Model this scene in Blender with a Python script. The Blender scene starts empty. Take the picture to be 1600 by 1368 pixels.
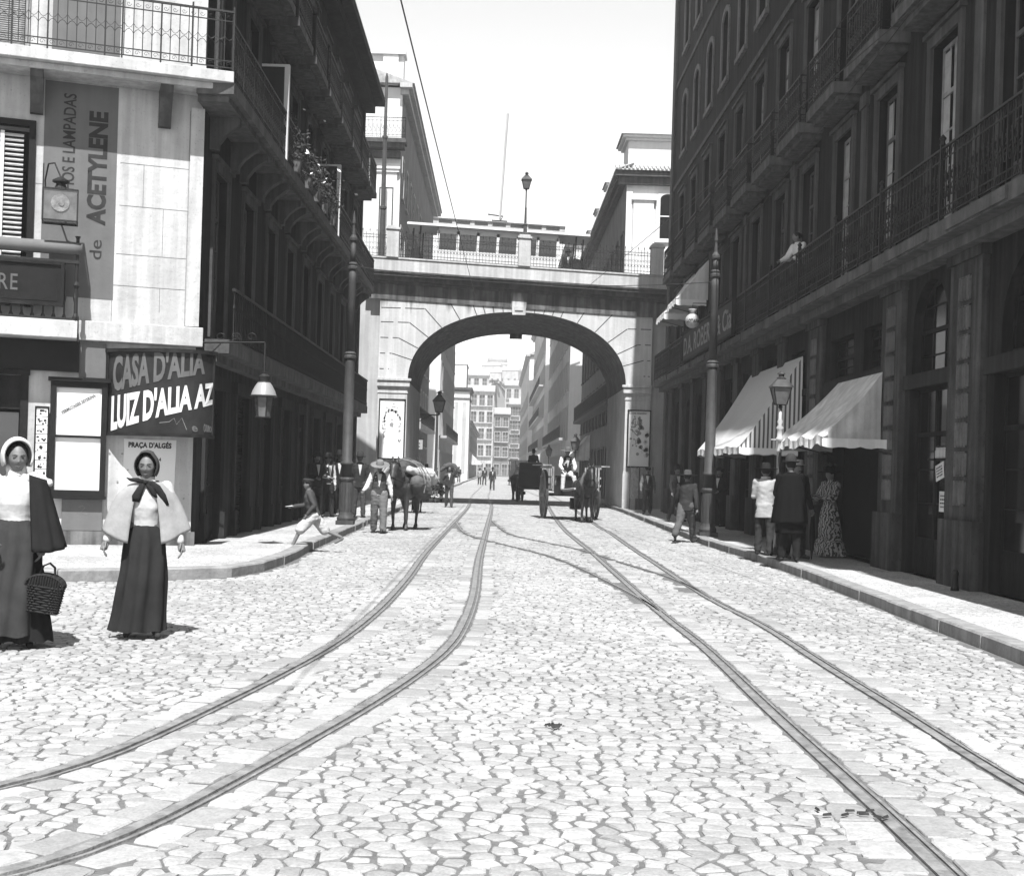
# Street scene with a stone viaduct arch, about 1900. All greys: the photograph is black and white.
import bpy, bmesh, math, random
from math import sin, cos, pi, radians, sqrt, atan2, hypot, floor, exp
from mathutils import Vector, Matrix, noise as mnoise
from mathutils.geometry import delaunay_2d_cdt
S = bpy.context.scene
COL = S.collection
rnd = random.Random(11)

# ------------------------------------------------------------------ camera, sky, sun, exposure
CAMH = 1.55; FPX = 2000.0; PX0, PY0 = 777.0, 734.0; ROLL = radians(1.7)
cd = bpy.data.cameras.new('camera'); cam = bpy.data.objects.new('camera', cd); COL.objects.link(cam); S.camera = cam
cd.sensor_width = 36.0; cd.sensor_fit = 'HORIZONTAL'; cd.lens = 36.0 * FPX / 1600.0
cd.shift_x = (800 - PX0) / 1600.0; cd.shift_y = (PY0 - 684) / 1600.0
cd.clip_start = 0.1; cd.clip_end = 6000
cam.location = (0, 0, CAMH)
cam.rotation_mode = 'QUATERNION'
from mathutils import Quaternion
cam.rotation_quaternion = (Matrix.Rotation(-ROLL, 3, 'Y') @ Matrix.Rotation(pi / 2, 3, 'X')).to_quaternion()

SUND = Vector((-0.03, 0.60, -1.0)).normalized()          # direction the sunlight travels
w = bpy.data.worlds.new('World'); S.world = w; w.use_nodes = True
wn = w.node_tree; wn.nodes.clear()
sky = wn.nodes.new('ShaderNodeTexSky'); sky.sky_type = 'NISHITA'; sky.sun_disc = False
sky.sun_elevation = math.asin(-SUND.z); sky.sun_rotation = atan2(-SUND.x, -SUND.y)
sky.dust_density = 0.0; sky.air_density = 1.3; sky.ozone_density = 0; sky.altitude = 0
bw = wn.nodes.new('ShaderNodeRGBToBW'); bg = wn.nodes.new('ShaderNodeBackground'); wo = wn.nodes.new('ShaderNodeOutputWorld')
wn.links.new(sky.outputs[0], bw.inputs[0]); wn.links.new(bw.outputs[0], bg.inputs[0]); wn.links.new(bg.outputs[0], wo.inputs[0])
bg.inputs[1].default_value = 0.12
sl = bpy.data.lights.new('sun', 'SUN'); sun = bpy.data.objects.new('sun', sl); COL.objects.link(sun)
sl.energy = 5.0; sl.angle = radians(0.5); sl.color = (1, 1, 1)
sun.rotation_mode = 'QUATERNION'; sun.rotation_quaternion = SUND.to_track_quat('-Z', 'Y'); sun.location = (0, -20, 40)
S.view_settings.view_transform = 'Standard'; S.view_settings.look = 'None'; S.view_settings.gamma = 1; S.view_settings.exposure = 1.2
S.cycles.max_bounces = 5; S.cycles.diffuse_bounces = 2; S.cycles.glossy_bounces = 2; S.cycles.transmission_bounces = 4
S.cycles.volume_bounces = 0; S.cycles.use_denoising = True; S.cycles.caustics_reflective = False; S.cycles.caustics_refractive = False

# ------------------------------------------------------------------ planning helper: image point (1600 px photo) -> plane
def ray(px, py):
    dx, dy = px - PX0, py - PY0
    c, s = cos(ROLL), sin(ROLL)
    return Vector(((dx * c + dy * s) / FPX, 1.0, -(dy * c - dx * s) / FPX))
def on_ground(px, py, z=0.0):
    d = ray(px, py); t = (z - CAMH) / d.z
    return Vector((d.x * t, t, z))

# ------------------------------------------------------------------ mesh builder
class MB:
    def __init__(s): s.v = []; s.f = []
    def add(s, vs, fs):
        n = len(s.v); s.v.extend([tuple(p) for p in vs]); s.f.extend([tuple(i + n for i in f) for f in fs]); return s
    def box(s, x0, x1, y0, y1, z0, z1):
        if x1 < x0: x0, x1 = x1, x0
        if y1 < y0: y0, y1 = y1, y0
        if z1 < z0: z0, z1 = z1, z0
        return s.add([(x0,y0,z0),(x1,y0,z0),(x1,y1,z0),(x0,y1,z0),(x0,y0,z1),(x1,y0,z1),(x1,y1,z1),(x0,y1,z1)],
              [(0,3,2,1),(4,5,6,7),(0,1,5,4),(1,2,6,5),(2,3,7,6),(3,0,4,7)])
    def quad(s, a, b, c, d): return s.add([a, b, c, d], [(0,1,2,3)])
    def poly(s, pts): return s.add(pts, [tuple(range(len(pts)))])
    def prism(s, pts, f, d0, d1):
        """pts 2D outline; f(p, d) -> 3D point; extruded from d0 to d1"""
        n = len(pts)
        vs = [f(p, d0) for p in pts] + [f(p, d1) for p in pts]
        fs = [tuple(range(n - 1, -1, -1)), tuple(range(n, 2 * n))] + [(i, (i + 1) % n, n + (i + 1) % n, n + i) for i in range(n)]
        return s.add(vs, fs)
    def rings(s, rs, cap=True, closed=True):
        n = len(rs[0]); vs = [p for r in rs for p in r]; fs = []
        for k in range(len(rs) - 1):
            for i in range(n if closed else n - 1):
                j = (i + 1) % n
                fs.append((k*n+i, k*n+j, (k+1)*n+j, (k+1)*n+i))
        if cap and closed:
            fs.append(tuple(range(n - 1, -1, -1))); fs.append(tuple((len(rs)-1)*n + i for i in range(n)))
        return s.add(vs, fs)
    def lathe(s, prof, c=(0,0,0), n=12, ax='z', cap=True):
        rs = []
        for r, h in prof:
            ring = []
            for i in range(n):
                a = 2*pi*i/n
                if ax == 'z': p = (c[0]+r*cos(a), c[1]+r*sin(a), c[2]+h)
                elif ax == 'y': p = (c[0]+r*cos(a), c[1]+h, c[2]+r*sin(a))
                else: p = (c[0]+h, c[1]+r*cos(a), c[2]+r*sin(a))
                ring.append(p)
            rs.append(ring)
        return s.rings(rs, cap)
    def tube(s, pts, r, n=6, cap=True):
        """r: number or list (numbers or (ra, rb))"""
        P = [Vector(p) for p in pts]; m = len(P)
        rad = r if isinstance(r, (list, tuple)) else [r] * m
        up = None; rs = []
        for k in range(m):
            t = (P[min(k+1, m-1)] - P[max(k-1, 0)])
            if t.length < 1e-9: t = Vector((0,0,1))
            t.normalize()
            if up is None:
                up = Vector((1,0,0)) if abs(t.x) < 0.8 else Vector((0,1,0))
            a = (up - t * up.dot(t)); 
            if a.length < 1e-6: a = t.orthogonal()
            a.normalize(); b = t.cross(a); up = a
            ra, rb = rad[k] if isinstance(rad[k], (tuple, list)) else (rad[k], rad[k])
            rs.append([P[k] + a * (ra*cos(2*pi*i/n)) + b * (rb*sin(2*pi*i/n)) for i in range(n)])
        return s.rings(rs, cap)
    def ball(s, c, r, n=10, m=7):
        rx, ry, rz = r if isinstance(r, (tuple, list)) else (r, r, r)
        rs = []
        for k in range(m + 1):
            t = pi * (0.02 + 0.96 * k / m)
            rs.append([(c[0]+rx*sin(t)*cos(2*pi*i/n), c[1]+ry*sin(t)*sin(2*pi*i/n), c[2]-rz*cos(t)) for i in range(n)])
        return s.rings(rs)
    def limb(s, pts, rad, n=12):
        """chain of tapered capsules for fusing"""
        P = [Vector(p) for p in pts]
        s.tube(P, rad, n)
        for p, r in zip(P, rad):
            ra = max(r) if isinstance(r, (tuple, list)) else r
            rb = min(r) if isinstance(r, (tuple, list)) else r
            s.ball(p, (ra, rb, min(ra, rb)) if isinstance(r, (tuple, list)) else r * 0.99, n, 7)
        return s
    def xf(s, fn, start=0):
        s.v[start:] = [tuple(fn(Vector(p))) for p in s.v[start:]]; return s
    def mesh(s, name, smooth=False):
        m = bpy.data.meshes.new(name); m.from_pydata(s.v, [], s.f); m.validate(); m.update()
        bm = bmesh.new(); bm.from_mesh(m); bmesh.ops.recalc_face_normals(bm, faces=bm.faces[:]); bm.to_mesh(m); bm.free()
        if smooth: m.polygons.foreach_set('use_smooth', [True] * len(m.polygons))
        return m
    def build(s, name, mat, parent=None, loc=(0,0,0), rotz=0.0, smooth=False, bevel=0):
        m = s.mesh(name, smooth)
        return obj(name, m, mat, parent, loc, rotz, bevel)

def obj(name, m, mat, parent=None, loc=(0,0,0), rotz=0.0, bevel=0):
    o = bpy.data.objects.new(name, m); COL.objects.link(o)
    if mat and not m.materials: m.materials.append(mat)
    if parent: o.parent = parent
    o.location = loc; o.rotation_euler = (0, 0, rotz)
    if bevel:
        b = o.modifiers.new('bevel', 'BEVEL'); b.width = bevel; b.segments = 2; b.limit_method = 'ANGLE'
    return o
def tag(o, label, cat, group=None, kind=None):
    if label: o['label'] = label
    if cat: o['category'] = cat
    if group: o['group'] = group
    if kind: o['kind'] = kind
    return o
def struct(o): o['kind'] = 'structure'; return o
def thing(name, label, cat, loc=(0,0,0), rotz=0.0, group=None):
    o = bpy.data.objects.new(name, None); COL.objects.link(o); o.empty_display_size = 0.2
    o.location = loc; o.rotation_euler = (0, 0, rotz)
    return tag(o, label, cat, group)
def kids(o): return [c for c in COL.objects if c.parent is o]
KIDS = {}
def dup(root, loc=None, rotz=None, label=None, group=None, parent='same', scale=None):
    r = root.copy(); COL.objects.link(r)
    if loc is not None: r.location = loc
    if rotz is not None: r.rotation_euler = (0, 0, rotz)
    if label: r['label'] = label
    if group: r['group'] = group
    if scale: r.scale = scale
    if parent != 'same': r.parent = parent
    for ch in root.children:
        c = ch.copy(); COL.objects.link(c); c.parent = r
        for g in ch.children:
            d = g.copy(); COL.objects.link(d); d.parent = c
    return r

WORK = bpy.data.scenes.new('workbench')      # scratch scene for evaluating modifiers; removed at the end
def work_dg():
    with bpy.context.temp_override(scene=WORK, view_layer=WORK.view_layers[0]):
        dg = bpy.context.evaluated_depsgraph_get(); dg.update(); return dg
def fuse(mb, voxel=0.015, smooth=4, name='m', disp=None):
    """voxel-remesh overlapping shapes into one continuous surface"""
    m = bpy.data.meshes.new(name); m.from_pydata(mb.v, [], mb.f); m.update()
    bm = bmesh.new(); bm.from_mesh(m); bmesh.ops.recalc_face_normals(bm, faces=bm.faces[:]); bm.to_mesh(m); bm.free()
    o = bpy.data.objects.new(name, m); WORK.collection.objects.link(o)
    r = o.modifiers.new('r', 'REMESH'); r.mode = 'VOXEL'; r.voxel_size = voxel; r.use_smooth_shade = True
    if smooth:
        q = o.modifiers.new('s', 'SMOOTH'); q.factor = 0.5; q.iterations = smooth
    dg = work_dg()
    me = bpy.data.meshes.new_from_object(o.evaluated_get(dg))
    me.name = name
    bpy.data.objects.remove(o); bpy.data.meshes.remove(m)
    if disp:
        nv = len(me.vertices); co = [0.0]*nv*3; no = [0.0]*nv*3
        me.vertices.foreach_get('co', co); me.vertex_normals.foreach_get('vector', no)
        for i in range(0, nv*3, 3):
            q = disp(Vector(co[i:i+3]), Vector(no[i:i+3])); co[i:i+3] = q[:]
        me.vertices.foreach_set('co', co); me.update()
    me.polygons.foreach_set('use_smooth', [True] * len(me.polygons))
    return me

def text_mb(txt, size=1.0, bold=0.0, sx=1.0, spacing=1.0, ext=0.01, align='CENTER'):
    """lettering as mesh data in the x-z plane facing -y; returns list of verts, faces"""
    c = bpy.data.curves.new('t', 'FONT'); c.body = txt; c.size = size; c.offset = bold; c.extrude = ext; c.align_x = align; c.space_character = spacing
    c.resolution_u = 3
    o = bpy.data.objects.new('t', c); WORK.collection.objects.link(o)
    dg = work_dg(); me = bpy.data.meshes.new_from_object(o.evaluated_get(dg))
    mb = MB(); mb.v = [(v.co.x * sx, -v.co.z, v.co.y) for v in me.vertices]; mb.f = [tuple(p.vertices) for p in me.polygons]
    bpy.data.objects.remove(o); bpy.data.curves.remove(c); bpy.data.meshes.remove(me)
    return mb

# ------------------------------------------------------------------ materials (all neutral greys)
def mat(name, v, rough=0.8, var=0.25, scale=3.0, bump=0.15, bscale=None, metal=0.0, spec=0.10, streak=0.0, speck=0.0, coat=0.0):
    m = bpy.data.materials.new(name); m.use_nodes = True; nt = m.node_tree; N = nt.nodes; L = nt.links
    b = N['Principled BSDF']; b.inputs['Roughness'].default_value = rough; b.inputs['Metallic'].default_value = metal
    b.inputs['Specular IOR Level'].default_value = spec
    tc = N.new('ShaderNodeTexCoord'); cur = None
    n1 = N.new('ShaderNodeTexNoise'); n1.inputs['Scale'].default_value = scale; n1.inputs['Detail'].default_value = 6; n1.inputs['Roughness'].default_value = 0.65
    L.new(tc.outputs['Object'], n1.inputs['Vector'])
    r = N.new('ShaderNodeMapRange'); r.inputs[1].default_value = 0.3; r.inputs[2].default_value = 0.7
    r.inputs[3].default_value = v * (1 - var); r.inputs[4].default_value = v * (1 + var * 0.7)
    L.new(n1.outputs['Fac'], r.inputs[0]); cur = r.outputs[0]
    if streak:
        mp = N.new('ShaderNodeMapping'); mp.inputs['Scale'].default_value = (4.0, 4.0, 0.25); L.new(tc.outputs['Object'], mp.inputs[0])
        n2 = N.new('ShaderNodeTexNoise'); n2.inputs['Scale'].default_value = 1.6; n2.inputs['Detail'].default_value = 5; L.new(mp.outputs[0], n2.inputs['Vector'])
        r2 = N.new('ShaderNodeMapRange'); r2.inputs[1].default_value = 0.42; r2.inputs[2].default_value = 0.62; r2.inputs[3].default_value = 1 - streak; r2.inputs[4].default_value = 1
        L.new(n2.outputs['Fac'], r2.inputs[0]); mm = N.new('ShaderNodeMath'); mm.operation = 'MULTIPLY'; L.new(cur, mm.inputs[0]); L.new(r2.outputs[0], mm.inputs[1]); cur = mm.outputs[0]
    if speck:
        n3 = N.new('ShaderNodeTexNoise'); n3.inputs['Scale'].default_value = 28; n3.inputs['Detail'].default_value = 3; L.new(tc.outputs['Object'], n3.inputs['Vector'])
        r3 = N.new('ShaderNodeMapRange'); r3.inputs[1].default_value = 0.28; r3.inputs[2].default_value = 0.40; r3.inputs[3].default_value = 1 - speck; r3.inputs[4].default_value = 1
        L.new(n3.outputs['Fac'], r3.inputs[0]); mm = N.new('ShaderNodeMath'); mm.operation = 'MULTIPLY'; L.new(cur, mm.inputs[0]); L.new(r3.outputs[0], mm.inputs[1]); cur = mm.outputs[0]
    L.new(cur, b.inputs['Base Color'])
    if bump:
        nb = N.new('ShaderNodeTexNoise'); nb.inputs['Scale'].default_value = bscale or scale * 6; nb.inputs['Detail'].default_value = 5; L.new(tc.outputs['Object'], nb.inputs['Vector'])
        bp = N.new('ShaderNodeBump'); bp.inputs['Strength'].default_value = bump; bp.inputs['Distance'].default_value = 0.03; L.new(nb.outputs['Fac'], bp.inputs['Height']); L.new(bp.outputs[0], b.inputs['Normal'])
    return m
M = {}
M['limestone'] = mat('limestone', 0.44, 0.85, 0.20, 0.9, 0.35, 9, streak=0.22, speck=0.25)
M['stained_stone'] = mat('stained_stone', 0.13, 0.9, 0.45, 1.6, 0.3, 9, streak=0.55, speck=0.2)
M['trim_stone'] = mat('trim_stone', 0.085, 0.85, 0.3, 2.0, 0.25, 14, streak=0.35, speck=0.2)
M['slab_stone'] = mat('slab_stone', 0.10, 0.85, 0.35, 2.5, 0.3, 16, streak=0.3, speck=0.3)
M['faint_joint'] = mat('faint_joint', 0.16, 0.95, 0.6, 9)
M['joint'] = mat('joint', 0.05, 0.95, 0.5, 6)
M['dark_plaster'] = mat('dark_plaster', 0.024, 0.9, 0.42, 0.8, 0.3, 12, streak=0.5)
M['grey_plaster'] = mat('grey_plaster', 0.030, 0.9, 0.25, 1.1, 0.2, 12, streak=0.3)
M['pale_plaster'] = mat('pale_plaster', 0.36, 0.9, 0.15, 0.9, 0.2, 12, streak=0.15)
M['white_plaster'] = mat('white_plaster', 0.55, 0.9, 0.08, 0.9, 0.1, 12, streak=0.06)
M['far_plaster'] = mat('far_plaster', 0.42, 0.9, 0.3, 0.5, 0.1, 12, streak=0.3)
M['iron'] = mat('iron', 0.011, 0.55, 0.3, 8, 0.15, metal=0.0, spec=0.3)
M['grey_iron'] = mat('grey_iron', 0.05, 0.65, 0.3, 6, 0.15, metal=0.0, spec=0.25, streak=0.3)
M['rail_steel'] = mat('rail_steel', 0.17, 0.5, 0.5, 9, 0.3, metal=0.0, spec=0.3)
M['groove'] = mat('groove', 0.025, 0.9, 0.4, 9)
M['wood'] = mat('wood', 0.016, 0.7, 0.4, 3, 0.2, streak=0.4)
M['pale_wood'] = mat('pale_wood', 0.28, 0.7, 0.3, 5, 0.2, streak=0.3)
M['black_paint'] = mat('black_paint', 0.010, 0.6, 0.3, 5, 0.05, spec=0.12)
M['white_paint'] = mat('white_paint', 0.5, 0.6, 0.08, 4, 0.05)
M['sash_paint'] = mat('sash_paint', 0.09, 0.6, 0.2, 4, 0.05)
M['glass'] = mat('glass', 0.012, 0.12, 0.5, 1.2, 0.02, 3, spec=0.7)
M['interior'] = mat('interior', 0.012, 0.95, 0.4, 1.0, 0)
M['tile'] = mat('tile', 0.30, 0.9, 0.4, 4, 0.3)
M['paper'] = mat('paper', 0.6, 0.8, 0.04, 3, 0.04, 5)
M['ink'] = mat('ink', 0.03, 0.8, 0.3, 6, 0)
M['ink_grey'] = mat('ink_grey', 0.22, 0.8, 0.3, 6, 0)
M['panel_paint'] = mat('panel_paint', 0.12, 0.85, 0.12, 2, 0.1, streak=0.08)
M['canvas'] = mat('canvas', 0.58, 0.95, 0.18, 2.2, 0.45, 5, streak=0.22)
M['sign_board'] = mat('sign_board', .018, .6, .5, 2, .1, spec=.12)
M['white_glass'] = mat('white_glass', .22, .3, .1, 3, 0, spec=.6)
M['leaf'] = mat('leaf', 0.035, 0.7, 0.5, 10, 0.2)
# ------------------------------------------------------------------ ground, rails, setts
def dense(pts, step=0.25):
    """smooth poly-line (Catmull-Rom) resampled"""
    P = [Vector(p) for p in pts]; out = []
    for i in range(len(P) - 1):
        p0 = P[max(i-1, 0)]; p1 = P[i]; p2 = P[i+1]; p3 = P[min(i+2, len(P)-1)]
        n = max(1, int((p2 - p1).length / step))
        for k in range(n):
            t = k / n
            out.append(0.5 * ((2*p1) + (p2-p0)*t + (2*p0-5*p1+4*p2-p3)*t*t + (3*p1-p0-3*p2+p3)*t*t*t))
    out.append(P[-1]); return out
G = on_ground
def smoothed(pts, it=60):
    for _ in range(it):
        pts = [pts[0]] + [(pts[i-1] + pts[i]*2 + pts[i+1]) / 4 for i in range(1, len(pts)-1)] + [pts[-1]]
    return pts
def railpath(pix, tail=None, head=None):
    pts = [G(*p) for p in pix]
    if head: pts = [Vector(h) for h in head] + pts
    if tail: pts = pts + [Vector(t) for t in tail]
    return smoothed(dense(pts), 9)
RA1 = railpath([(0,1242),(150,1190),(300,1120),(400,1072),(500,1020),(550,987),(600,945),(640,900),(670,859),(712,814),(732,791)], tail=[(-1.42, 75, 0), (-1.4, 110, 0), (-1.4, 230, 0)], head=[(-4.9, 3.6, 0), (-3.85, 4.75, 0)])
RA2 = railpath([(75,1368),(200,1305),(300,1255),(400,1200),(500,1145),(600,1087),(675,1035),(715,995),(740,935),(747,885),(752,859),(761.5,823),(768,791)], tail=[(-0.47, 75, 0), (-0.45, 110, 0), (-0.45, 230, 0)], head=[(-3.0, 3.75, 0)])
RB1 = railpath([(1485,1368),(1400,1285),(1300,1195),(1200,1105),(1100,1010),(1030,955),(945,880),(921,859),(885,830),(866,807)], tail=[(2.6,75,0),(2.2,110,0),(1.9,230,0)], head=[(1.82,3.2,0)])
RB2 = railpath([(1600,1230),(1500,1170),(1400,1105),(1300,1045),(1190,975),(1110,935),(1025,880),(992,859),(950,830),(930,819)], tail=[(3.5,75,0),(3.15,110,0),(2.85,230,0)], head=[(2.86,3.6,0)])
RC1 = railpath([(768,813),(794,833),(852,847),(905,858),(975,880),(1050,903),(1110,935)])
RC2 = railpath([(712,815),(728,834),(790,851),(850,866),(890,880),(950,909),(1000,935),(1030,955)])
RAILS = [RA1, RA2, RB1, RB2, RC1, RC2]

# kerb lines (traced on the ground plane)
KL = [Vector((-16, 14.9, 0)), G(112,907), G(189,905), G(267,905), G(330,903), G(390,897), G(431,886), G(461,874), G(482,862), G(508,849), G(559,827), G(583,815), G(625,797), Vector((-3.58, 52, 0)), Vector((-3.62, 62, 0)), Vector((-3.7, 75, 0)), Vector((-3.6, 110, 0)), Vector((-3.4, 250, 0))]
KL = dense(KL, 0.3)
KR = [Vector((4.42, 2.0, 0)), Vector((4.5, 8, 0)), G(1600,1039), G(1350,940), G(1200,882), G(1079,843), G(972,800), Vector((5.02, 62, 0)), Vector((4.9, 75, 0)), Vector((4.6, 110, 0)), Vector((4.2, 250, 0))]
KR = smoothed(dense(KR, 0.3), 10)

# base sheets
def paving_mat(name, v_stone, v_joint, sx, sy, var=0.2, bump=0.6, width=0.06):
    m = bpy.data.materials.new(name); m.use_nodes = True; nt = m.node_tree; N = nt.nodes; L = nt.links
    b = N['Principled BSDF']; b.inputs['Roughness'].default_value = 0.85; b.inputs['Specular IOR Level'].default_value = 0.2
    tc = N.new('ShaderNodeTexCoord'); mp = N.new('ShaderNodeMapping'); mp.inputs['Scale'].default_value = (sx, sy, 1); L.new(tc.outputs['Object'], mp.inputs[0])
    vo = N.new('ShaderNodeTexVoronoi'); vo.feature = 'DISTANCE_TO_EDGE'; vo.inputs['Scale'].default_value = 1; vo.inputs['Randomness'].default_value = 0.75; L.new(mp.outputs[0], vo.inputs['Vector'])
    vc = N.new('ShaderNodeTexVoronoi'); vc.inputs['Scale'].default_value = 1; vc.inputs['Randomness'].default_value = 0.75; L.new(mp.outputs[0], vc.inputs['Vector'])
    bwn = N.new('ShaderNodeRGBToBW'); L.new(vc.outputs['Color'], bwn.inputs[0])
    r = N.new('ShaderNodeMapRange'); r.inputs[3].default_value = v_stone*(1-var); r.inputs[4].default_value = v_stone*(1+var); L.new(bwn.outputs[0], r.inputs[0])
    e = N.new('ShaderNodeMapRange'); e.inputs[1].default_value = width*0.4; e.inputs[2].default_value = width*1.5; L.new(vo.outputs['Distance'], e.inputs[0])
    mx = N.new('ShaderNodeMix'); mx.inputs[2].default_value = v_joint; L.new(e.outputs[0], mx.inputs[0]); L.new(r.outputs[0], mx.inputs[3])
    ns = N.new('ShaderNodeTexNoise'); ns.inputs['Scale'].default_value = 0.8; ns.inputs['Detail'].default_value = 8; L.new(tc.outputs['Object'], ns.inputs['Vector'])
    r2 = N.new('ShaderNodeMapRange'); r2.inputs[1].default_value = 0.3; r2.inputs[2].default_value = 0.7; r2.inputs[3].default_value = 0.75; r2.inputs[4].default_value = 1.1; L.new(ns.outputs['Fac'], r2.inputs[0])
    mm = N.new('ShaderNodeMath'); mm.operation = 'MULTIPLY'; L.new(mx.outputs[0], mm.inputs[0]); L.new(r2.outputs[0], mm.inputs[1]); L.new(mm.outputs[0], b.inputs['Base Color'])
    bp = N.new('ShaderNodeBump'); bp.inputs['Strength'].default_value = bump; bp.inputs['Distance'].default_value = 0.02; L.new(e.outputs[0], bp.inputs['Height']); L.new(bp.outputs[0], b.inputs['Normal'])
    return m
M['far_setts'] = paving_mat('far_setts', 0.36, 0.22, 5.5, 7.5, width=0.10)
M['sidewalk'] = paving_mat('sidewalk', 0.36, 0.20, 14, 14, width=0.05, bump=0.3)
M['mortar'] = mat('mortar', 0.115, 0.95, 0.35, 7, 0.5, 60)

def grid_sheet(name, x0, x1, y0, y1, z, m):
    mb = MB(); mb.quad((x0,y0,z),(x1,y0,z),(x1,y1,z),(x0,y1,z)); return struct(mb.build(name, m))
grid_sheet('ground', -400, 400, -60, 1500, -0.06, M['far_plaster'])
FARY = 58.0
grid_sheet('road_far', -9, 9, FARY, 320, -0.004, M['far_setts'])
mbm = MB(); mbm.quad((-20, -10, -.0075), (9, -10, -.0075), (9, FARY, -.0075), (-20, FARY, -.0075)); struct(mbm.build('road', M['mortar']))

def side_of(path, p):
    """signed lateral distance of p to path (positive to the right of travel)"""
    best = 1e9; sg = 0
    for i in range(0, len(path) - 1):
        a = path[i]; b = path[i+1]
        ab = b - a; l2 = ab.length_squared
        if l2 < 1e-9: continue
        t = max(0, min(1, ((p.x-a.x)*ab.x + (p.y-a.y)*ab.y) / l2))
        qx, qy = a.x + ab.x*t, a.y + ab.y*t
        d = hypot(p.x-qx, p.y-qy)
        if d < best:
            best = d; sg = 1 if (ab.x*(p.y-a.y) - ab.y*(p.x-a.x)) < 0 else -1
    return best * sg
class Near:
    """bucketed path distance"""
    def __init__(s, path, R=1.2):
        s.b = {}; s.path = path
        for i in range(len(path)-1):
            a = path[i]; b = path[i+1]
            for gx in range(int(floor((min(a.x,b.x)-R))), int(floor(max(a.x,b.x)+R))+1):
                for gy in range(int(floor((min(a.y,b.y)-R))), int(floor(max(a.y,b.y)+R))+1):
                    s.b.setdefault((gx,gy), []).append(i)
    def d(s, x, y):
        L_ = s.b.get((int(floor(x)), int(floor(y))))
        if not L_: return 9e9
        best = 9e9
        for i in L_:
            a = s.path[i]; b = s.path[i+1]; abx = b.x-a.x; aby = b.y-a.y; l2 = abx*abx+aby*aby
            if l2 < 1e-9: continue
            t = max(0, min(1, ((x-a.x)*abx+(y-a.y)*aby)/l2)); dd = hypot(x-a.x-abx*t, y-a.y-aby*t)
            if dd < best: best = dd; s.sg = 1 if (abx*(y-a.y)-aby*(x-a.x)) < 0 else -1
        return best
NR = [Near(p) for p in RAILS]
KLY = sorted([(p.y, p.x) for p in KL if p.y > 17.3]); KRY = sorted([(p.y, p.x) for p in KR])
def interp(tab, y):
    if y <= tab[0][0]: return tab[0][1]
    for i in range(len(tab)-1):
        if tab[i+1][0] >= y:
            (a, xa), (b, xb) = tab[i], tab[i+1]; return xa + (xb-xa)*(y-a)/max(1e-6, b-a)
    return tab[-1][1]
NKL = Near(KL, 0.6)
def kl_inside(x, y):
    """inside the left pavement"""
    if y > 17.3: return x < interp(KLY, y)
    best = None
    for i in range(len(KL)-1):
        a, b = KL[i], KL[i+1]
        if a.y > 20 and b.y > 20: break
        if (a.x <= x <= b.x) or (b.x <= x <= a.x):
            t = (x-a.x)/((b.x-a.x) or 1e-9); yy = a.y+(b.y-a.y)*t
            best = yy if best is None else min(best, yy)
    return best is not None and y > best

# every sett is its own small stone: jittered courses, Voronoi outlines through a Delaunay triangulation
seeds = []; row = 0; y = 3.2
srnd = random.Random(5)
while y < FARY + 0.4:
    near = y < 26
    dx = 0.112 if y < 30 else 0.17; dy = 0.096 if y < 30 else 0.14
    xr = y * 0.415 + 0.9; x0 = max(-18, -y*0.40-0.9) if y < 17.6 else -4.1; x1 = min(5.6, xr)
    x = x0 + (row % 2) * dx * 0.5
    while x < x1:
        seeds.append((x + srnd.uniform(-.26, .26)*dx, y + srnd.uniform(-.36, .36)*dy + 0.05*sin(x*1.7+row*.13)))
        x += dx * srnd.uniform(0.8, 1.25)
    y += dy; row += 1
RB = 0.056         # half width of a grooved rail
EDGE = 0.21        # width of the flanking setts
def blocked(x, y):
    for n in NR[:4]:
        if n.d(x, y) < RB + EDGE*0.84: return True
    for n in NR[4:]:
        if n.d(x, y) < 0.095: return True
    if NKL.d(x, y) < 0.10 or kl_inside(x, y): return True
    if x > interp(KRY, y) - 0.10: return True
    return False
res = delaunay_2d_cdt([Vector(p) for p in seeds], [], [], 0, 1e-6)
dv, dfaces = res[0], res[2]
cc = []; around = [[] for _ in dv]
for fi, f in enumerate(dfaces):
    a, b, c = dv[f[0]], dv[f[1]], dv[f[2]]
    d = 2*(a.x*(b.y-c.y)+b.x*(c.y-a.y)+c.x*(a.y-b.y))
    if abs(d) < 1e-9: cc.append(((a+b+c)/3)); 
    else:
        a2, b2, c2 = a.length_squared, b.length_squared, c.length_squared
        cc.append(Vector(((a2*(b.y-c.y)+b2*(c.y-a.y)+c2*(a.y-b.y))/d, (a2*(c.x-b.x)+b2*(a.x-c.x)+c2*(b.x-a.x))/d)))
    for i in f: around[i].append(fi)
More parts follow.
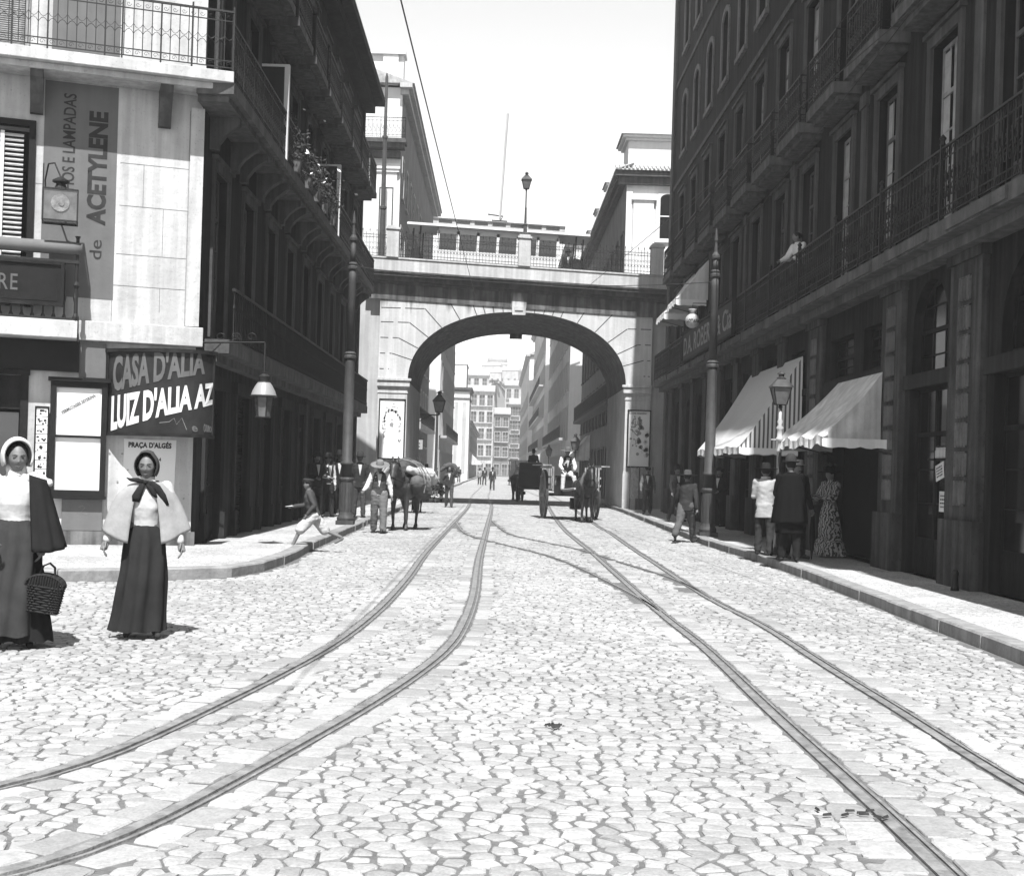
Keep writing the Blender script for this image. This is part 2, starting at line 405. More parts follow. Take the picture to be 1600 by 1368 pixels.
def stone(mb, pts, h=0.0, gap=0.011, dome=0.006):
    """irregular block: outline ring below the joint, shoulder ring, crowned top"""
    if gap > .005:       # wear the corners off
        cut = srnd.uniform(.07, .20); q = []
        for i in range(len(pts)):
            (ax, ay), (bx, by) = pts[i], pts[(i+1) % len(pts)]
            q.append((ax+(bx-ax)*cut, ay+(by-ay)*cut)); q.append((bx+(ax-bx)*cut, by+(ay-by)*cut))
        pts = q
    n = len(pts)
    cx = sum(p[0] for p in pts)/n; cy = sum(p[1] for p in pts)/n
    r = max(0.02, sum(hypot(p[0]-cx, p[1]-cy) for p in pts)/n)
    def ring(off, z, j=0.0):
        k = max(0.1, (r-off)/r); return [(cx+(p[0]-cx)*k+srnd.uniform(-j,j), cy+(p[1]-cy)*k+srnd.uniform(-j,j), z) for p in pts]
    tilt = (srnd.uniform(-.025,.025), srnd.uniform(-.03,.03))
    R0 = ring(gap*.6, -0.04); R1 = ring(gap, h-0.005, .004); R2 = ring(gap+0.008, h+dome*.3, .004)
    R = []
    for ringp in (R0, R1, R2): R.append([(p[0], p[1], p[2]+(p[0]-cx)*tilt[0]+(p[1]-cy)*tilt[1]) for p in ringp])
    b = len(mb.v); mb.v.extend(R[0]+R[1]+R[2]+[(cx, cy, h+dome)])
    for k in range(2):
        for i in range(n):
            j = (i+1) % n; mb.f.append((b+k*n+i, b+k*n+j, b+(k+1)*n+j, b+(k+1)*n+i))
    for i in range(n): mb.f.append((b+2*n+i, b+2*n+(i+1) % n, b+3*n))
setts = MB()
for i, p in enumerate(dv):
    if p.y < 3.6 or blocked(p.x, p.y): continue
    fs = around[i]
    if len(fs) < 4: continue
    pts = sorted([(cc[k].x, cc[k].y) for k in fs], key=lambda q: atan2(q[1]-p.y, q[0]-p.x))
    if max(hypot(q[0]-p.x, q[1]-p.y) for q in pts) > 0.42: continue
    # drop near-duplicate corners
    qs = []
    for q in pts:
        if not qs or hypot(q[0]-qs[-1][0], q[1]-qs[-1][1]) > 0.018: qs.append(q)
    if len(qs) < 4: continue
    # clip against the rail strips by pushing corners out
    out = []
    for (qx, qy) in qs:
        out.append((qx, qy))
    g = srnd.choice([.004, .006, .008, .011, .017]) * (1.0 if p.y < 10 else max(.85, 1.0-(p.y-10)*.01))
    stone(setts, out, srnd.uniform(-.004, .004), g, srnd.uniform(.002, .006))
# flanking rows of larger blocks along the running rails
def normal_at(path, i):
    a = path[max(i-1, 0)]; b = path[min(i+1, len(path)-1)]; t = (b-a); t.normalize(); return Vector((t.y, -t.x, 0)), t
for ri, path in enumerate(RAILS[:4]):
    for sd in (-1, 1):
        s_acc = 0.0; i = 0; L_ = srnd.uniform(.25, .5); start = None
        cum = [0.0]
        for k in range(1, len(path)): cum.append(cum[-1] + (path[k]-path[k-1]).length)
        def at_s(s):
            lo = 0
            import bisect
            k = min(max(bisect.bisect_left(cum, s), 1), len(path)-1)
            f = (s-cum[k-1])/max(1e-6, cum[k]-cum[k-1]); p = path[k-1].lerp(path[k], f); n, t = normal_at(path, k); return p, n
        s0 = 0.0
        while s0 < cum[-1]:
            ln = srnd.uniform(.17, .36); p0, n0 = at_s(s0); p1, n1 = at_s(min(s0+ln, cum[-1]))
            s0 += ln
            if p0.y > FARY or p0.y < 3.3: continue
            wd = EDGE * srnd.uniform(.78, 1.0)
            mid = (p0+p1)/2 + n0*sd*(RB+wd/2)
            bad = False
            for rj, nn in enumerate(NR):
                if rj != ri and nn.d(mid.x, mid.y) < (RB + 0.10 if rj < 4 else 0.13): bad = True
            if bad: continue
            ins = RB + 0.008
            q = [p0 + n0*sd*ins, p0 + n0*sd*(ins+wd*.5) , p0 + n0*sd*(ins+wd+srnd.uniform(-.03,.03)), (p0+p1)/2 + n0*sd*(ins+wd+srnd.uniform(-.01,.04)), p1 + n1*sd*(ins+wd+srnd.uniform(-.03,.03)), p1 + n1*sd*(ins+wd*.5), p1 + n1*sd*ins]
            if sd < 0: q = q[::-1]
            stone(setts, [(v.x, v.y) for v in q], srnd.uniform(-.003, .006), srnd.uniform(.010,.018), .004)
def sett_mat():
    m = bpy.data.materials.new('setts'); m.use_nodes = True; nt = m.node_tree; N = nt.nodes; L = nt.links
    b = N['Principled BSDF']; b.inputs['Roughness'].default_value = 0.7; b.inputs['Specular IOR Level'].default_value = 0.3
    g = N.new('ShaderNodeNewGeometry'); tc = N.new('ShaderNodeTexCoord')
    r = N.new('ShaderNodeMapRange'); r.inputs[3].default_value = 0.215; r.inputs[4].default_value = 0.325; L.new(g.outputs['Random Per Island'], r.inputs[0])
    cur = r.outputs[0]
    for sc, lo, hi, a, bb in ((0.45, .35, .65, .86, 1.06), (14, .3, .7, .86, 1.08), (70, .3, .6, .82, 1.04), (1.6, .28, .36, .72, 1.0)):
        n = N.new('ShaderNodeTexNoise'); n.inputs['Scale'].default_value = sc; n.inputs['Detail'].default_value = 5; L.new(tc.outputs['Object'], n.inputs['Vector'])
        q = N.new('ShaderNodeMapRange'); q.inputs[1].default_value = lo; q.inputs[2].default_value = hi; q.inputs[3].default_value = a; q.inputs[4].default_value = bb; L.new(n.outputs['Fac'], q.inputs[0])
        mm = N.new('ShaderNodeMath'); mm.operation = 'MULTIPLY'; L.new(cur, mm.inputs[0]); L.new(q.outputs[0], mm.inputs[1]); cur = mm.outputs[0]
    L.new(cur, b.inputs['Base Color'])
    nb = N.new('ShaderNodeTexNoise'); nb.inputs['Scale'].default_value = 22; nb.inputs['Detail'].default_value = 7; L.new(tc.outputs['Object'], nb.inputs['Vector'])
    bp = N.new('ShaderNodeBump'); bp.inputs['Strength'].default_value = 0.5; bp.inputs['Distance'].default_value = 0.012; L.new(nb.outputs['Fac'], bp.inputs['Height']); L.new(bp.outputs[0], b.inputs['Normal'])
    return m
M['setts'] = sett_mat()
ms = bpy.data.meshes.new('road_setts'); ms.from_pydata(setts.v, [], setts.f); ms.update()
so = obj('road_setts', ms, M['setts']); struct(so)
# rails: two-headed grooved rail as four strips
def rail_thing(paths, label, group=None):
    t = thing('tram_track', label, 'tram track', (0,0,0), 0, group)
    for path in paths:
        hd = MB(); gr = MB()
        def strip(mb, o0, o1, z0, z1, zb):
            rs = []
            for i, p in enumerate(path):
                n, _ = normal_at(path, i)
                rs.append([p+n*o0+Vector((0,0,zb)), p+n*o0+Vector((0,0,z0)), p+n*o1+Vector((0,0,z1)), p+n*o1+Vector((0,0,zb))])
            mb.rings(rs)
        k = .55 if path is RC1 or path is RC2 else 1.0
        strip(hd, -0.052*k, 0.008*k, .006, .006, -.03); strip(hd, 0.036*k, 0.052*k, .002, .002, -.03)
        strip(gr, 0.0082*k, 0.0358*k, -.008, -.008, -.03)
        r = hd.build('rail', M['rail_steel'], t); gr.build('flange_groove', M['groove'], r)
    return t
rail_thing([RA1, RA2], 'tram track curving from bottom left of the picture towards the arch', 'tram tracks set in the cobbles')
rail_thing([RB1, RB2], 'tram track on the right running down beside the right pavement', 'tram tracks set in the cobbles')
rail_thing([RC1, RC2], 'thin crossover track linking the left tram track to the right one', 'tram tracks set in the cobbles')

# pavements: kerb stones + surface
SWH = 0.13
def pavement(name, path, side, far_x, extra=None):
    mb = MB(); z = SWH
    for i in range(len(path)-1):
        a, b = path[i], path[i+1]; na, _ = normal_at(path, i); nb_, _ = normal_at(path, i+1)
        ai = a + na*side*0.2; bi = b + nb_*side*0.2
        if far_x is not None: mb.quad((ai.x, ai.y, z), (bi.x, bi.y, z), (far_x, bi.y, z), (far_x, ai.y, z))
    return mb
# kerb: individual stones joined as one kerb line
def kerb(path, side, y_max=130):
    mb = MB(); i = 0; kr = random.Random(3)
    while i < len(path)-2 and path[i].y < y_max:
        j = min(i + kr.choice([2,3,3,4]), len(path)-1)
        a, b = path[i], path[j]; na, ta = normal_at(path, i); nb_, tb = normal_at(path, j)
        h = SWH + kr.uniform(-.006, .008) + 0.004; g = 0.006; j0 = kr.uniform(-.012, .012)
        A = a + ta*g; B = b - tb*g
        o = [A + na*side*(0+j0), B + nb_*side*(0+j0), B + nb_*side*.22, A + na*side*.22]
        top = [A + na*side*(.018+j0), B + nb_*side*(.018+j0), B + nb_*side*.22, A + na*side*.22]
        mb.rings([[(v.x, v.y, -.05) for v in o], [(v.x, v.y, h-.02) for v in o], [(v.x, v.y, h) for v in top]])
        i = j
    return mb
M['kerb_stone'] = mat('kerb_stone', .23, .85, .25, 3, .3, 16, streak=.2, speck=.2)
struct(kerb(KL, -1).build('kerb_left', M['kerb_stone']))
struct(kerb(KR, 1).build('kerb_right', M['kerb_stone']))
# left pavement: one polygon behind the kerb stones
pl = []
for i, p in enumerate(KL):
    n_, _ = normal_at(KL, i); q = p - n_*0.2; pl.append((q.x, q.y, SWH))
mb = MB(); mb.poly(pl + [(-9, 250, SWH), (-9, 24, SWH), (-16, 24, SWH)])
struct(mb.build('sidewalk_left', M['sidewalk']))
mb = MB()
for i in range(len(KR)-1):
    a, b = KR[i], KR[i+1]; na, _ = normal_at(KR, i); nb_, _ = normal_at(KR, i+1); a2 = a + na*0.2; b2 = b + nb_*0.2
    mb.quad((a2.x, a2.y, SWH), (b2.x, b2.y, SWH), (9.0, b2.y, SWH), (9.0, a2.y, SWH))
struct(mb.build('sidewalk_right', M['sidewalk']))
# ------------------------------------------------------------------ viaduct with the arch
AY0, AY1 = 53.0, 61.7
AXC, AHW = 0.70, 4.52; SPR = 5.12; RISE = 2.98
def slope(x): return 9.45 - 0.040*(x + 5.3)          # the street on top falls to the right
arch = thing('stone_arch_bridge', 'pale rusticated stone arch carrying an upper street across the road', 'bridge', (AXC, AY0, 0))
def AO(mb, name, m, parent=arch, **k):
    mb.xf(lambda p: p - Vector((AXC, AY0, 0))); return mb.build(name, m, parent, **k)
def stained_arch_mat():
    m = mat('arch_stone', 0.46, 0.85, 0.16, 0.8, 0.3, 9, streak=0.15, speck=0.2)
    nt = m.node_tree; N = nt.nodes; L = nt.links; b = N['Principled BSDF']
    src = b.inputs['Base Color'].links[0].from_socket
    tc = N.new('ShaderNodeTexCoord'); sp = N.new('ShaderNodeSeparateXYZ'); L.new(tc.outputs['Object'], sp.inputs[0])
    mp = N.new('ShaderNodeMapping'); mp.inputs['Scale'].default_value = (2.6, 2.6, 0.12); L.new(tc.outputs['Object'], mp.inputs[0])
    ns = N.new('ShaderNodeTexNoise'); ns.inputs['Scale'].default_value = 1.0; ns.inputs['Detail'].default_value = 5; L.new(mp.outputs[0], ns.inputs['Vector'])
    ma = N.new('ShaderNodeMath'); ma.operation = 'MULTIPLY_ADD'; ma.inputs[1].default_value = 3.4; L.new(ns.outputs['Fac'], ma.inputs[0]); L.new(sp.outputs[2], ma.inputs[2])
    mr = N.new('ShaderNodeMapRange'); mr.inputs[1].default_value = 10.0; mr.inputs[2].default_value = 10.5; mr.inputs[3].default_value = 1.0; mr.inputs[4].default_value = 0.30; L.new(ma.outputs[0], mr.inputs[0])
    mu = N.new('ShaderNodeMath'); mu.operation = 'MULTIPLY'; L.new(src, mu.inputs[0]); L.new(mr.outputs[0], mu.inputs[1]); L.new(mu.outputs[0], b.inputs['Base Color'])
    return m
M['arch_stone'] = stained_arch_mat()
NARC = 40
def arc(t, dr=0.0):   # t 0..1 from left springing to right springing
    a = pi*(1-t); e = 0.92
    c, s = cos(a), sin(a)
    return (AXC + (AHW+dr)*math.copysign(abs(c)**e, c), SPR + (RISE+dr)*abs(s)**e)
XL, XR = -5.05, 6.25
mb = MB()
# front and back spandrel walls
for yy, flip in ((AY0, 0), (AY1, 1)):
    for i in range(NARC):
        a, b = arc(i/NARC), arc((i+1)/NARC)
        mb.quad((a[0],yy,a[1]),(b[0],yy,b[1]),(b[0],yy,slope(b[0])-.3),(a[0],yy,slope(a[0])-.3))
    mb.quad((XL,yy,SPR),(AXC-AHW,yy,SPR),(AXC-AHW,yy,slope(XL)-.3),(XL,yy,slope(XL)-.3))
    mb.quad((AXC+AHW,yy,SPR),(XR,yy,SPR),(XR,yy,slope(XR)-.3),(AXC+AHW,yy,slope(XR)-.3))
    AO(mb, 'spandrel_wall', M['arch_stone']); mb = MB()
# soffit
mb = MB()
for i in range(NARC):
    a, b = arc(i/NARC), arc((i+1)/NARC)
    mb.quad((a[0],AY0+.002,a[1]),(a[0],AY1-.002,a[1]),(b[0],AY1-.002,b[1]),(b[0],AY0+.002,b[1]))
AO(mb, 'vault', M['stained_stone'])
mb = MB()
mb.box(XL, AXC-AHW, AY0, AY1, SWH-.1, SPR); AO(mb, 'pier', M['limestone']); mb = MB(); mb.box(AXC+AHW, XR, AY0, AY1, SWH-.1, SPR)
AO(mb, 'pier', M['limestone'])
# imposts and plinths
mb = MB()
for (x0, x1) in ((XL, AXC-AHW), (AXC+AHW, XR)):
    for z0, z1, p in ((4.88, 5.12, .10), (5.12, 5.22, .16), (4.80, 4.88, .05), (4.60,4.66,.03)):
        mb.box(x0-.02, x1+(p if x0 < 0 else .02), AY0-p, AY0-.003, z0, z1) if x0 < 0 else mb.box(x0-p, x1+.02, AY0-p, AY0-.003, z0, z1)
    AO(mb, 'impost', M['limestone'], bevel=.008); mb = MB()
    mb.box(x0-.04, x1+.04, AY0-.12, AY0-.003, .05, 1.55)
    mb.box(x0-.02, x1+.02, AY0-.16, AY0-.12, .05, .45)
    mb.box(x0-.02, x1+.02, AY0-.07, AY0-.003, 1.55, 1.65)
    AO(mb, 'plinth', M['limestone'], bevel=.008); mb = MB()
# rustication: horizontal joints turning into the voussoir joints
mb = MB(); jw = .035
def joint(pts):
    for i in range(len(pts)-1):
        a, b = Vector(pts[i]), Vector(pts[i+1]); d = (b-a).normalized(); n = Vector((-d.y, d.x))*jw/2
        mb.add([(a.x+n.x, AY0-.004, a.y+n.y),(b.x+n.x, AY0-.004, b.y+n.y),(b.x-n.x, AY0-.004, b.y-n.y),(a.x-n.x, AY0-.004, a.y-n.y)], [(0,1,2,3)])
for sd in (-1, 1):
    for k, (zj, te) in enumerate(((5.60,.035),(6.18,.085),(6.78,.14),(7.38,.20),(7.95,.262),(8.48,.33))):
        t = te if sd < 0 else 1-te
        p = arc(t); q = arc(t, .80 + .28*k/5)
        xe = XL+.05 if sd < 0 else XR-.05
        if k > 0: joint([p, q])
        gx = q[0] + (-.02 if sd < 0 else .02); zz = q[1] if k > 0 else zj
        mid = xe + (gx-xe)*.45
        joint([(xe, zz), (mid-.12*sd*-1 if False else mid, zz)]); joint([(mid + (.18 if sd < 0 else -.18), zz), (gx, zz)])
for k in range(10):
    t = .385 + .23*k/9
    if .475 < t < .525: continue
    joint([arc(t), arc(t, .95)])
AO(mb, 'masonry_joint', M['joint'])
mb = MB()   # keystone and raised voussoir course stones
cx, cz = AXC, SPR+RISE
mb.prism([(cx-.27, cz-.12),(cx+.27, cz-.12),(cx+.36, cz+.95),(cx-.36, cz+.95)], lambda p, d: (p[0], d, p[1]), AY0-.10, AY0-.002)
mb.prism([(cx-.17, cz+.06),(cx+.17, cz+.06),(cx+.18, cz+.22),(cx-.18, cz+.22)], lambda p, d: (p[0], d, p[1]), AY0-.14, AY0-.1)
AO(mb, 'keystone', M['arch_stone'])
mb = MB()
cx, cz = AXC, SPR+RISE
mb.box(cx-.3, cx+.3, AY1-.25, AY1+.02, cz-.22, cz+.1); AO(mb, 'rear_keystone', M['stained_stone'])
# frieze band (stained), cornice, parapet base
def sl_box(mb, x0, x1, y0, y1, o0, o1):
    vs = []
    for z in (o0, o1):
        for (x, y) in ((x0,y0),(x1,y0),(x1,y1),(x0,y1)): vs.append((x, y, slope(x)+z))
    mb.add(vs, [(0,3,2,1),(4,5,6,7),(0,1,5,4),(1,2,6,5),(2,3,7,6),(3,0,4,7)])
mb = MB(); sl_box(mb, XL-.4, XR+.4, AY0-.05, AY0-.002, -.95, -.32)
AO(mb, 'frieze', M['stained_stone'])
mb = MB()
for o0, o1, p in ((-.32, -.20, .18), (-.20, -.02, .34), (-.02, .10, .50), (.10, .17, .56)):
    sl_box(mb, XL-.6, XR+.75, AY0-p, AY0+.25, o0, o1)
AO(mb, 'cornice', M['trim_stone'])
mb = MB(); sl_box(mb, -5.9, 7.1, AY0-.18, AY0+.22, .171, .72); sl_box(mb, -5.9, 7.1, AY0-.22, AY0+.26, .72, .78)
sl_box(mb, -9, 9, AY1-.3, AY1+.1, .171, .78)
AO(mb, 'parapet', M['limestone'])
mb = MB(); sl_box(mb, -9.2, 9.2, AY0+.25, AY1+.0, -.2, .16)
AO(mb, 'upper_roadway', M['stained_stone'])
for x in (-4.58, .86, 6.35):
    w_ = .25; mb = MB()
    sl_box(mb, x-w_, x+w_, AY0-.26, AY0+.30, .781, 1.92); sl_box(mb, x-w_-.05, x+w_+.05, AY0-.31, AY0+.35, 1.92, 2.0); sl_box(mb, x-w_+.02, x+w_-.02, AY0-.24, AY0+.28, 2.0, 2.08)
    AO(mb, 'pedestal', M['limestone'])
# iron railings on the parapet
def iron_panel(L_, H=1.02, step=.13, spikes=True, rich=1):
    m_ = MB(); r = .012
    for z in (.05, .16, H-.22, H-.1): m_.box(0, L_, -.012, .012, z-.010, z+.010)
    n = int(L_/step)
    for i in range(n+1):
        x = L_*i/n; m_.box(x-.009, x+.009, -.009, .009, 0, H + (.06 if spikes and i % 2 == 0 else 0))
        if spikes and i % 2 == 0: m_.lathe([(.002, .17),(.022,.10),(.012,.05)], (x,0,H-.02), 4)
    for i in range(n):
        xc = L_*(i+.5)/n; R_ = step*.36
        for (zc, rr) in ((H*.36, R_), (H*.56, R_*.8)):
            pts = [(xc+rr*cos(a), 0, zc+rr*1.25*sin(a)) for a in [k*2*pi/8 for k in range(9)]]
            m_.tube(pts, .008, 4)
        m_.tube([(xc-R_,0,H-.2),(xc,0,H-.11),(xc+R_,0,H-.2)], .007, 3)
    return m_
def slope_panel(x0, x1):
    m_ = iron_panel(x1-x0); m_.xf(lambda p: Vector((p.x+x0, p.y+AY0+.02, p.z+slope(p.x+x0)+.78))); return m_
for x0, x1 in ((-4.32, .60), (1.12, 6.09)): AO(slope_panel(x0, x1), 'railing', M['iron'])
AO(slope_panel(-5.85, -4.84), 'railing', M['iron']); AO(slope_panel(6.62, 7.1), 'railing', M['iron'])
m_ = iron_panel(13, step=.2); m_.xf(lambda p: Vector((p.x-6.5, p.y+AY1-.1, p.z+slope(p.x-6.5)+.78))); AO(m_, 'railing', M['iron'])
# flanking walls that tie the arch into the buildings
mb = MB(); mb.box(-9.5, XL-.002, AY0+.35, AY1, -.1, 9.3); AO(mb, 'flank_wall', M['pale_plaster']); mb = MB(); mb.box(XR+.002, 9.5, AY0+.35, AY1, -.1, 8.95); mb.box(-9.5, XL-.5, AY0+.02, AY0+.34, 9.35, 9.75)
AO(mb, 'flank_wall', M['pale_plaster'])
mb = MB(); mb.lathe([(.16,0),(.16,.02),(.05,.05)], (0,0,0), 8)

# framed posters on the piers
def poster(x0, x1, z0, z1, label, seed):
    t = thing('framed_poster', label, 'poster', ((x0+x1)/2, AY0-.13, z0), 0)
    w_, h_ = (x1-x0)/2, z1-z0
    m_ = MB(); m_.box(-w_+.04, w_-.04, -.02, .12, .04, h_-.04); m_.build('sheet', M['paper'], t)
    f = MB()
    for a in ((-w_, w_, 0, .05), (-w_, w_, h_-.05, h_), (-w_, -w_+.05, .05, h_-.05), (w_-.05, w_, .05, h_-.05)): f.box(a[0], a[1], -.05, .12, a[2], a[3])
    f.build('frame', M['wood'], t)
    return t, w_, h_
t, w_, h_ = poster(-4.96, -3.86, 1.86, 4.36, 'framed white poster with an arch of flowers and a figure on the left pier', 1)
r_ = random.Random(4); a_ = MB(); g_ = MB()
def blot(mb, x, z, rx, rz, n=7):
    mb.poly([(x+rx*cos(2*pi*i/n)*r_.uniform(.6,1.2), -.024, z+rz*sin(2*pi*i/n)*r_.uniform(.6,1.2)) for i in range(n)])
for i in range(26):
    a = pi*i/25; blot(a_ if i % 3 else g_, .33*cos(a)+r_.uniform(-.03,.03), 1.55+.5*sin(a)+r_.uniform(-.04,.04), .045, .06)
for i in range(34):
    sx = r_.choice((-1,1)); blot(a_ if r_.random() < .4 else g_, sx*r_.uniform(.27,.40), r_.uniform(.65,1.6), .03, .05)
blot(a_, .0, 1.42, .10, .11); blot(a_, .0, 1.63, .035, .05); blot(g_, .02, 1.28, .09, .08)
g_.poly([(-.10,-.0235,1.2),(.12,-.0235,1.2),(.2,-.0235,.5),(-.16,-.0235,.5)])
for i in range(10): blot(a_ if i % 2 else g_, r_.uniform(-.3,.3), r_.uniform(2.05,2.3), .05, .015)
a_.build('print', M['ink_grey'], t); g_.build('pale_print', mat('pale_print', .5, .8, .1, 4, 0), t)
t, w_, h_ = poster(5.32, 6.28, 1.82, 4.2, 'framed poster of mixed lettering and dark pictures on the right pier', 2)
a_ = MB(); g_ = MB()
for i in range(26): blot(a_ if r_.random() < .5 else g_, r_.uniform(-.05,.38), r_.uniform(.5,2.1), .09, .1)
for i in range(22): blot(a_, r_.uniform(-.35,0), r_.uniform(.7,2.1), .035, .05)
for (tx, z, s_) in (('GRANDES ARMAZENS', 2.2, .1), ('RUA', 1.75, .26), ('Q', 1.35, .3), ('J.', 1.0, .24)):
    q = text_mb(tx, s_, .004, .8, 1, .001); q.xf(lambda p: p + Vector((-.1, -.026, z))); a_.add(q.v, q.f)
a_.build('print', M['ink_grey'], t); g_.build('pale_print', bpy.data.materials['pale_print'], t)

# gas lamp on the middle pedestal
def lantern_parts(t, z, s=1.0, glow=.0):
    """four-sided street lantern: cage, panes, roof; base at height z"""
    c = MB(); b0, b1, h = .11*s, .19*s, .36*s
    P = [(-1,-1),(1,-1),(1,1),(-1,1)]
    for (a, b) in P: c.tube([(a*b0,b*b0,z),(a*b1,b*b1,z+h)], .012*s, 4)
    for rr, zz in ((b0, z), (b1, z+h)):
        for i in range(4):
            a, b = P[i], P[(i+1)%4]; c.tube([(a[0]*rr,a[1]*rr,zz),(b[0]*rr,b[1]*rr,zz)], .012*s, 4)
    c.lathe([(.02*s,-.10*s),(.05*s,-.06*s),(.03*s,-.02*s),(.12*s,0)], (0,0,z), 8)
    c.build('lantern_frame', M['iron'], t)
    g = MB(); k = .97; g.rings([[(a*b0*k,b*b0*k,z+.01) for a,b in P],[(a*b1*k,b*b1*k,z+h-.01) for a,b in P]]); g.build('pane', M['lamp_glass'], t)
    rf = MB(); q = [[(a*b1*1.18,b*b1*1.18,z+h) for a,b in P],[(a*b1*1.1,b*b1*1.1,z+h+.03*s) for a,b in P],[(a*b1*.5,b*b1*.5,z+h+.17*s) for a,b in P]]
    rf.rings(q); rf.lathe([(.09*s,.17*s),(.10*s,.20*s),(.06*s,.22*s),(.06*s,.27*s),(.09*s,.28*s),(.07*s,.31*s),(.02*s,.35*s)], (0,0,z+h), 10)
    rf.build('lantern_roof', M['grey_iron'], t)
M['lamp_glass'] = mat('lamp_glass', 0.09, 0.12, 0.4, 5, 0.05, spec=0.7)
t = thing('street_lamp', 'gas lamp on a slim post standing on the middle pedestal of the arch bridge', 'street lamp', (.86, AY0+.02, slope(.86)+2.08))
p = MB()
p.lathe([(.15, 0), (.15, .08), (.08, .14), (.07, .40), (.10, .44), (.055, .50), (.04, 1.10), (.05, 1.13), (.03, 1.17), (.028, 1.93)], n=10)
p.build('post', M['grey_iron'], t)
lantern_parts(t, 1.94, .98)

# tall pole on the bridge and the tram
t = thing('tall_iron_pole', 'very tall slim iron pole rising behind the left end of the bridge railing', 'pole', (-5.72, 60.0, 9.6))
p = MB(); p.lathe([(.17,-.6),(.17,1.2),(.14,1.25),(.13,4.0),(.17,4.02),(.17,4.12),(.11,4.16),(.10,7.3),(.14,7.32),(.14,7.42),(.08,7.46),(.07,10.2),(.02,10.4)], n=10); p.build('shaft', M['grey_iron'], t)
tr = thing('tram_car', 'electric tram car with open end platforms crossing the arch bridge', 'tram', (-.35, 57.6, slope(-.35)+.36), 0)
tr.rotation_euler = (0, atan2(.04, 1), 0)
L_ = 3.55
b_ = MB(); b_.box(-L_+.9, L_-.9, -1.0, 1.0, .75, 1.5); b_.box(-L_, L_, -.95, .95, .62, .75); b_.build('body', M['white_paint'], tr)
b_ = MB(); b_.box(-L_+.95, L_-.95, -1.012, 1.012, .80, 1.05); b_.box(-L_+.2,L_-.2,-.9,.9,.2,.6); b_.build('lower_panel', M['grey_plaster'], tr)
b_ = MB()
nW = 6; x0_ = -L_+.9; x1_ = L_-.9; W_ = (x1_-x0_)/nW
for i in range(nW+1):
    x = x0_ + W_*i
    for yy in (-1.0, .93): b_.box(x-.06, x+.06, yy, yy+.07, 1.5, 2.35)
for yy in (-1.0, .93):
    b_.box(x0_, x1_, yy, yy+.07, 2.22, 2.5)
b_.build('window_posts', M['white_paint'], tr)
for i in range(nW):
    g = MB(); g.box(x0_+W_*i+.06, x0_+W_*(i+1)-.06, -.97, -.95, 1.5, 2.22); g.build('window', M['glass'], tr)
b_ = MB(); b_.box(x0_+.1,x1_-.1,-.5,.5,1.5,2.2); b_.build('seats', M['wood'], tr)
b_ = MB()
b_.prism([(-1.18,2.5),(1.18,2.5),(1.05,2.62),(.55,2.72),(-.55,2.72),(-1.05,2.62)], lambda p, d: (d, p[0], p[1]), -L_-.5, L_+.5)
b_.build('roof', M['pale_plaster'], tr)
b_ = MB(); b_.prism([(-.58,2.72),(.58,2.72),(.58,2.95),(.66,2.97),(.3,3.05),(-.3,3.05),(-.66,2.97),(-.58,2.95)], lambda p, d: (d, p[0], p[1]), -L_+.6, L_-.6)
b_.build('clerestory', M['pale_plaster'], tr)
for i in range(7):
    g = MB(); x = -2.7+.8*i; g.box(x, x+.6, -.585, -.582, 2.77, 2.92); g.build('clerestory_window', M['glass'], tr)
for sx in (-1, 1):
    b_ = MB()
    pts = [(sx*(L_+.35)*1.0-sx*.45*(1-cos(a)), -.95+1.9*k/8) for k, a in enumerate([pi*abs(k-4)/8 for k in range(9)])]
    for z0, z1 in ((.62, 1.55),):
        b_.rings([[(p[0], p[1], z0) for p in pts]+[(p[0]-sx*.05, p[1], z0) for p in reversed(pts)], [(p[0], p[1], z1) for p in pts]+[(p[0]-sx*.05, p[1], z1) for p in reversed(pts)]])
    for yy in (-.95, .9): b_.box(sx*(L_-.1)-.03, sx*(L_-.1)+.03, yy, yy+.05, .7, 2.5)
    b_.box(sx*(L_+.25)-.03, sx*(L_+.25)+.03, -.3, -.24, 1.5, 2.5)
    b_.build('platform', M['grey_plaster'], tr)
b_ = MB(); b_.box(-.35,.35,-.2,.2,3.05,3.13); b_.tube([(0,0,3.1),(.15,0,3.35),(-.55,0,3.4)], .035, 5); b_.build('trolley_base', M['iron'], tr)
b_ = MB(); b_.tube([(0, 0, 3.2), (.02, .1, 8.0)], .06, 5)
b_.build('trolley_pole', M['pale_plaster'], tr)
for sx in (-1.2, 1.2):
    b_ = MB(); 
    for yy in (-.7, .7): b_.lathe([(.38,-.05),(.38,.05)], (sx, yy, .36), 14, 'y')
    b_.build('wheels', M['iron'], tr)
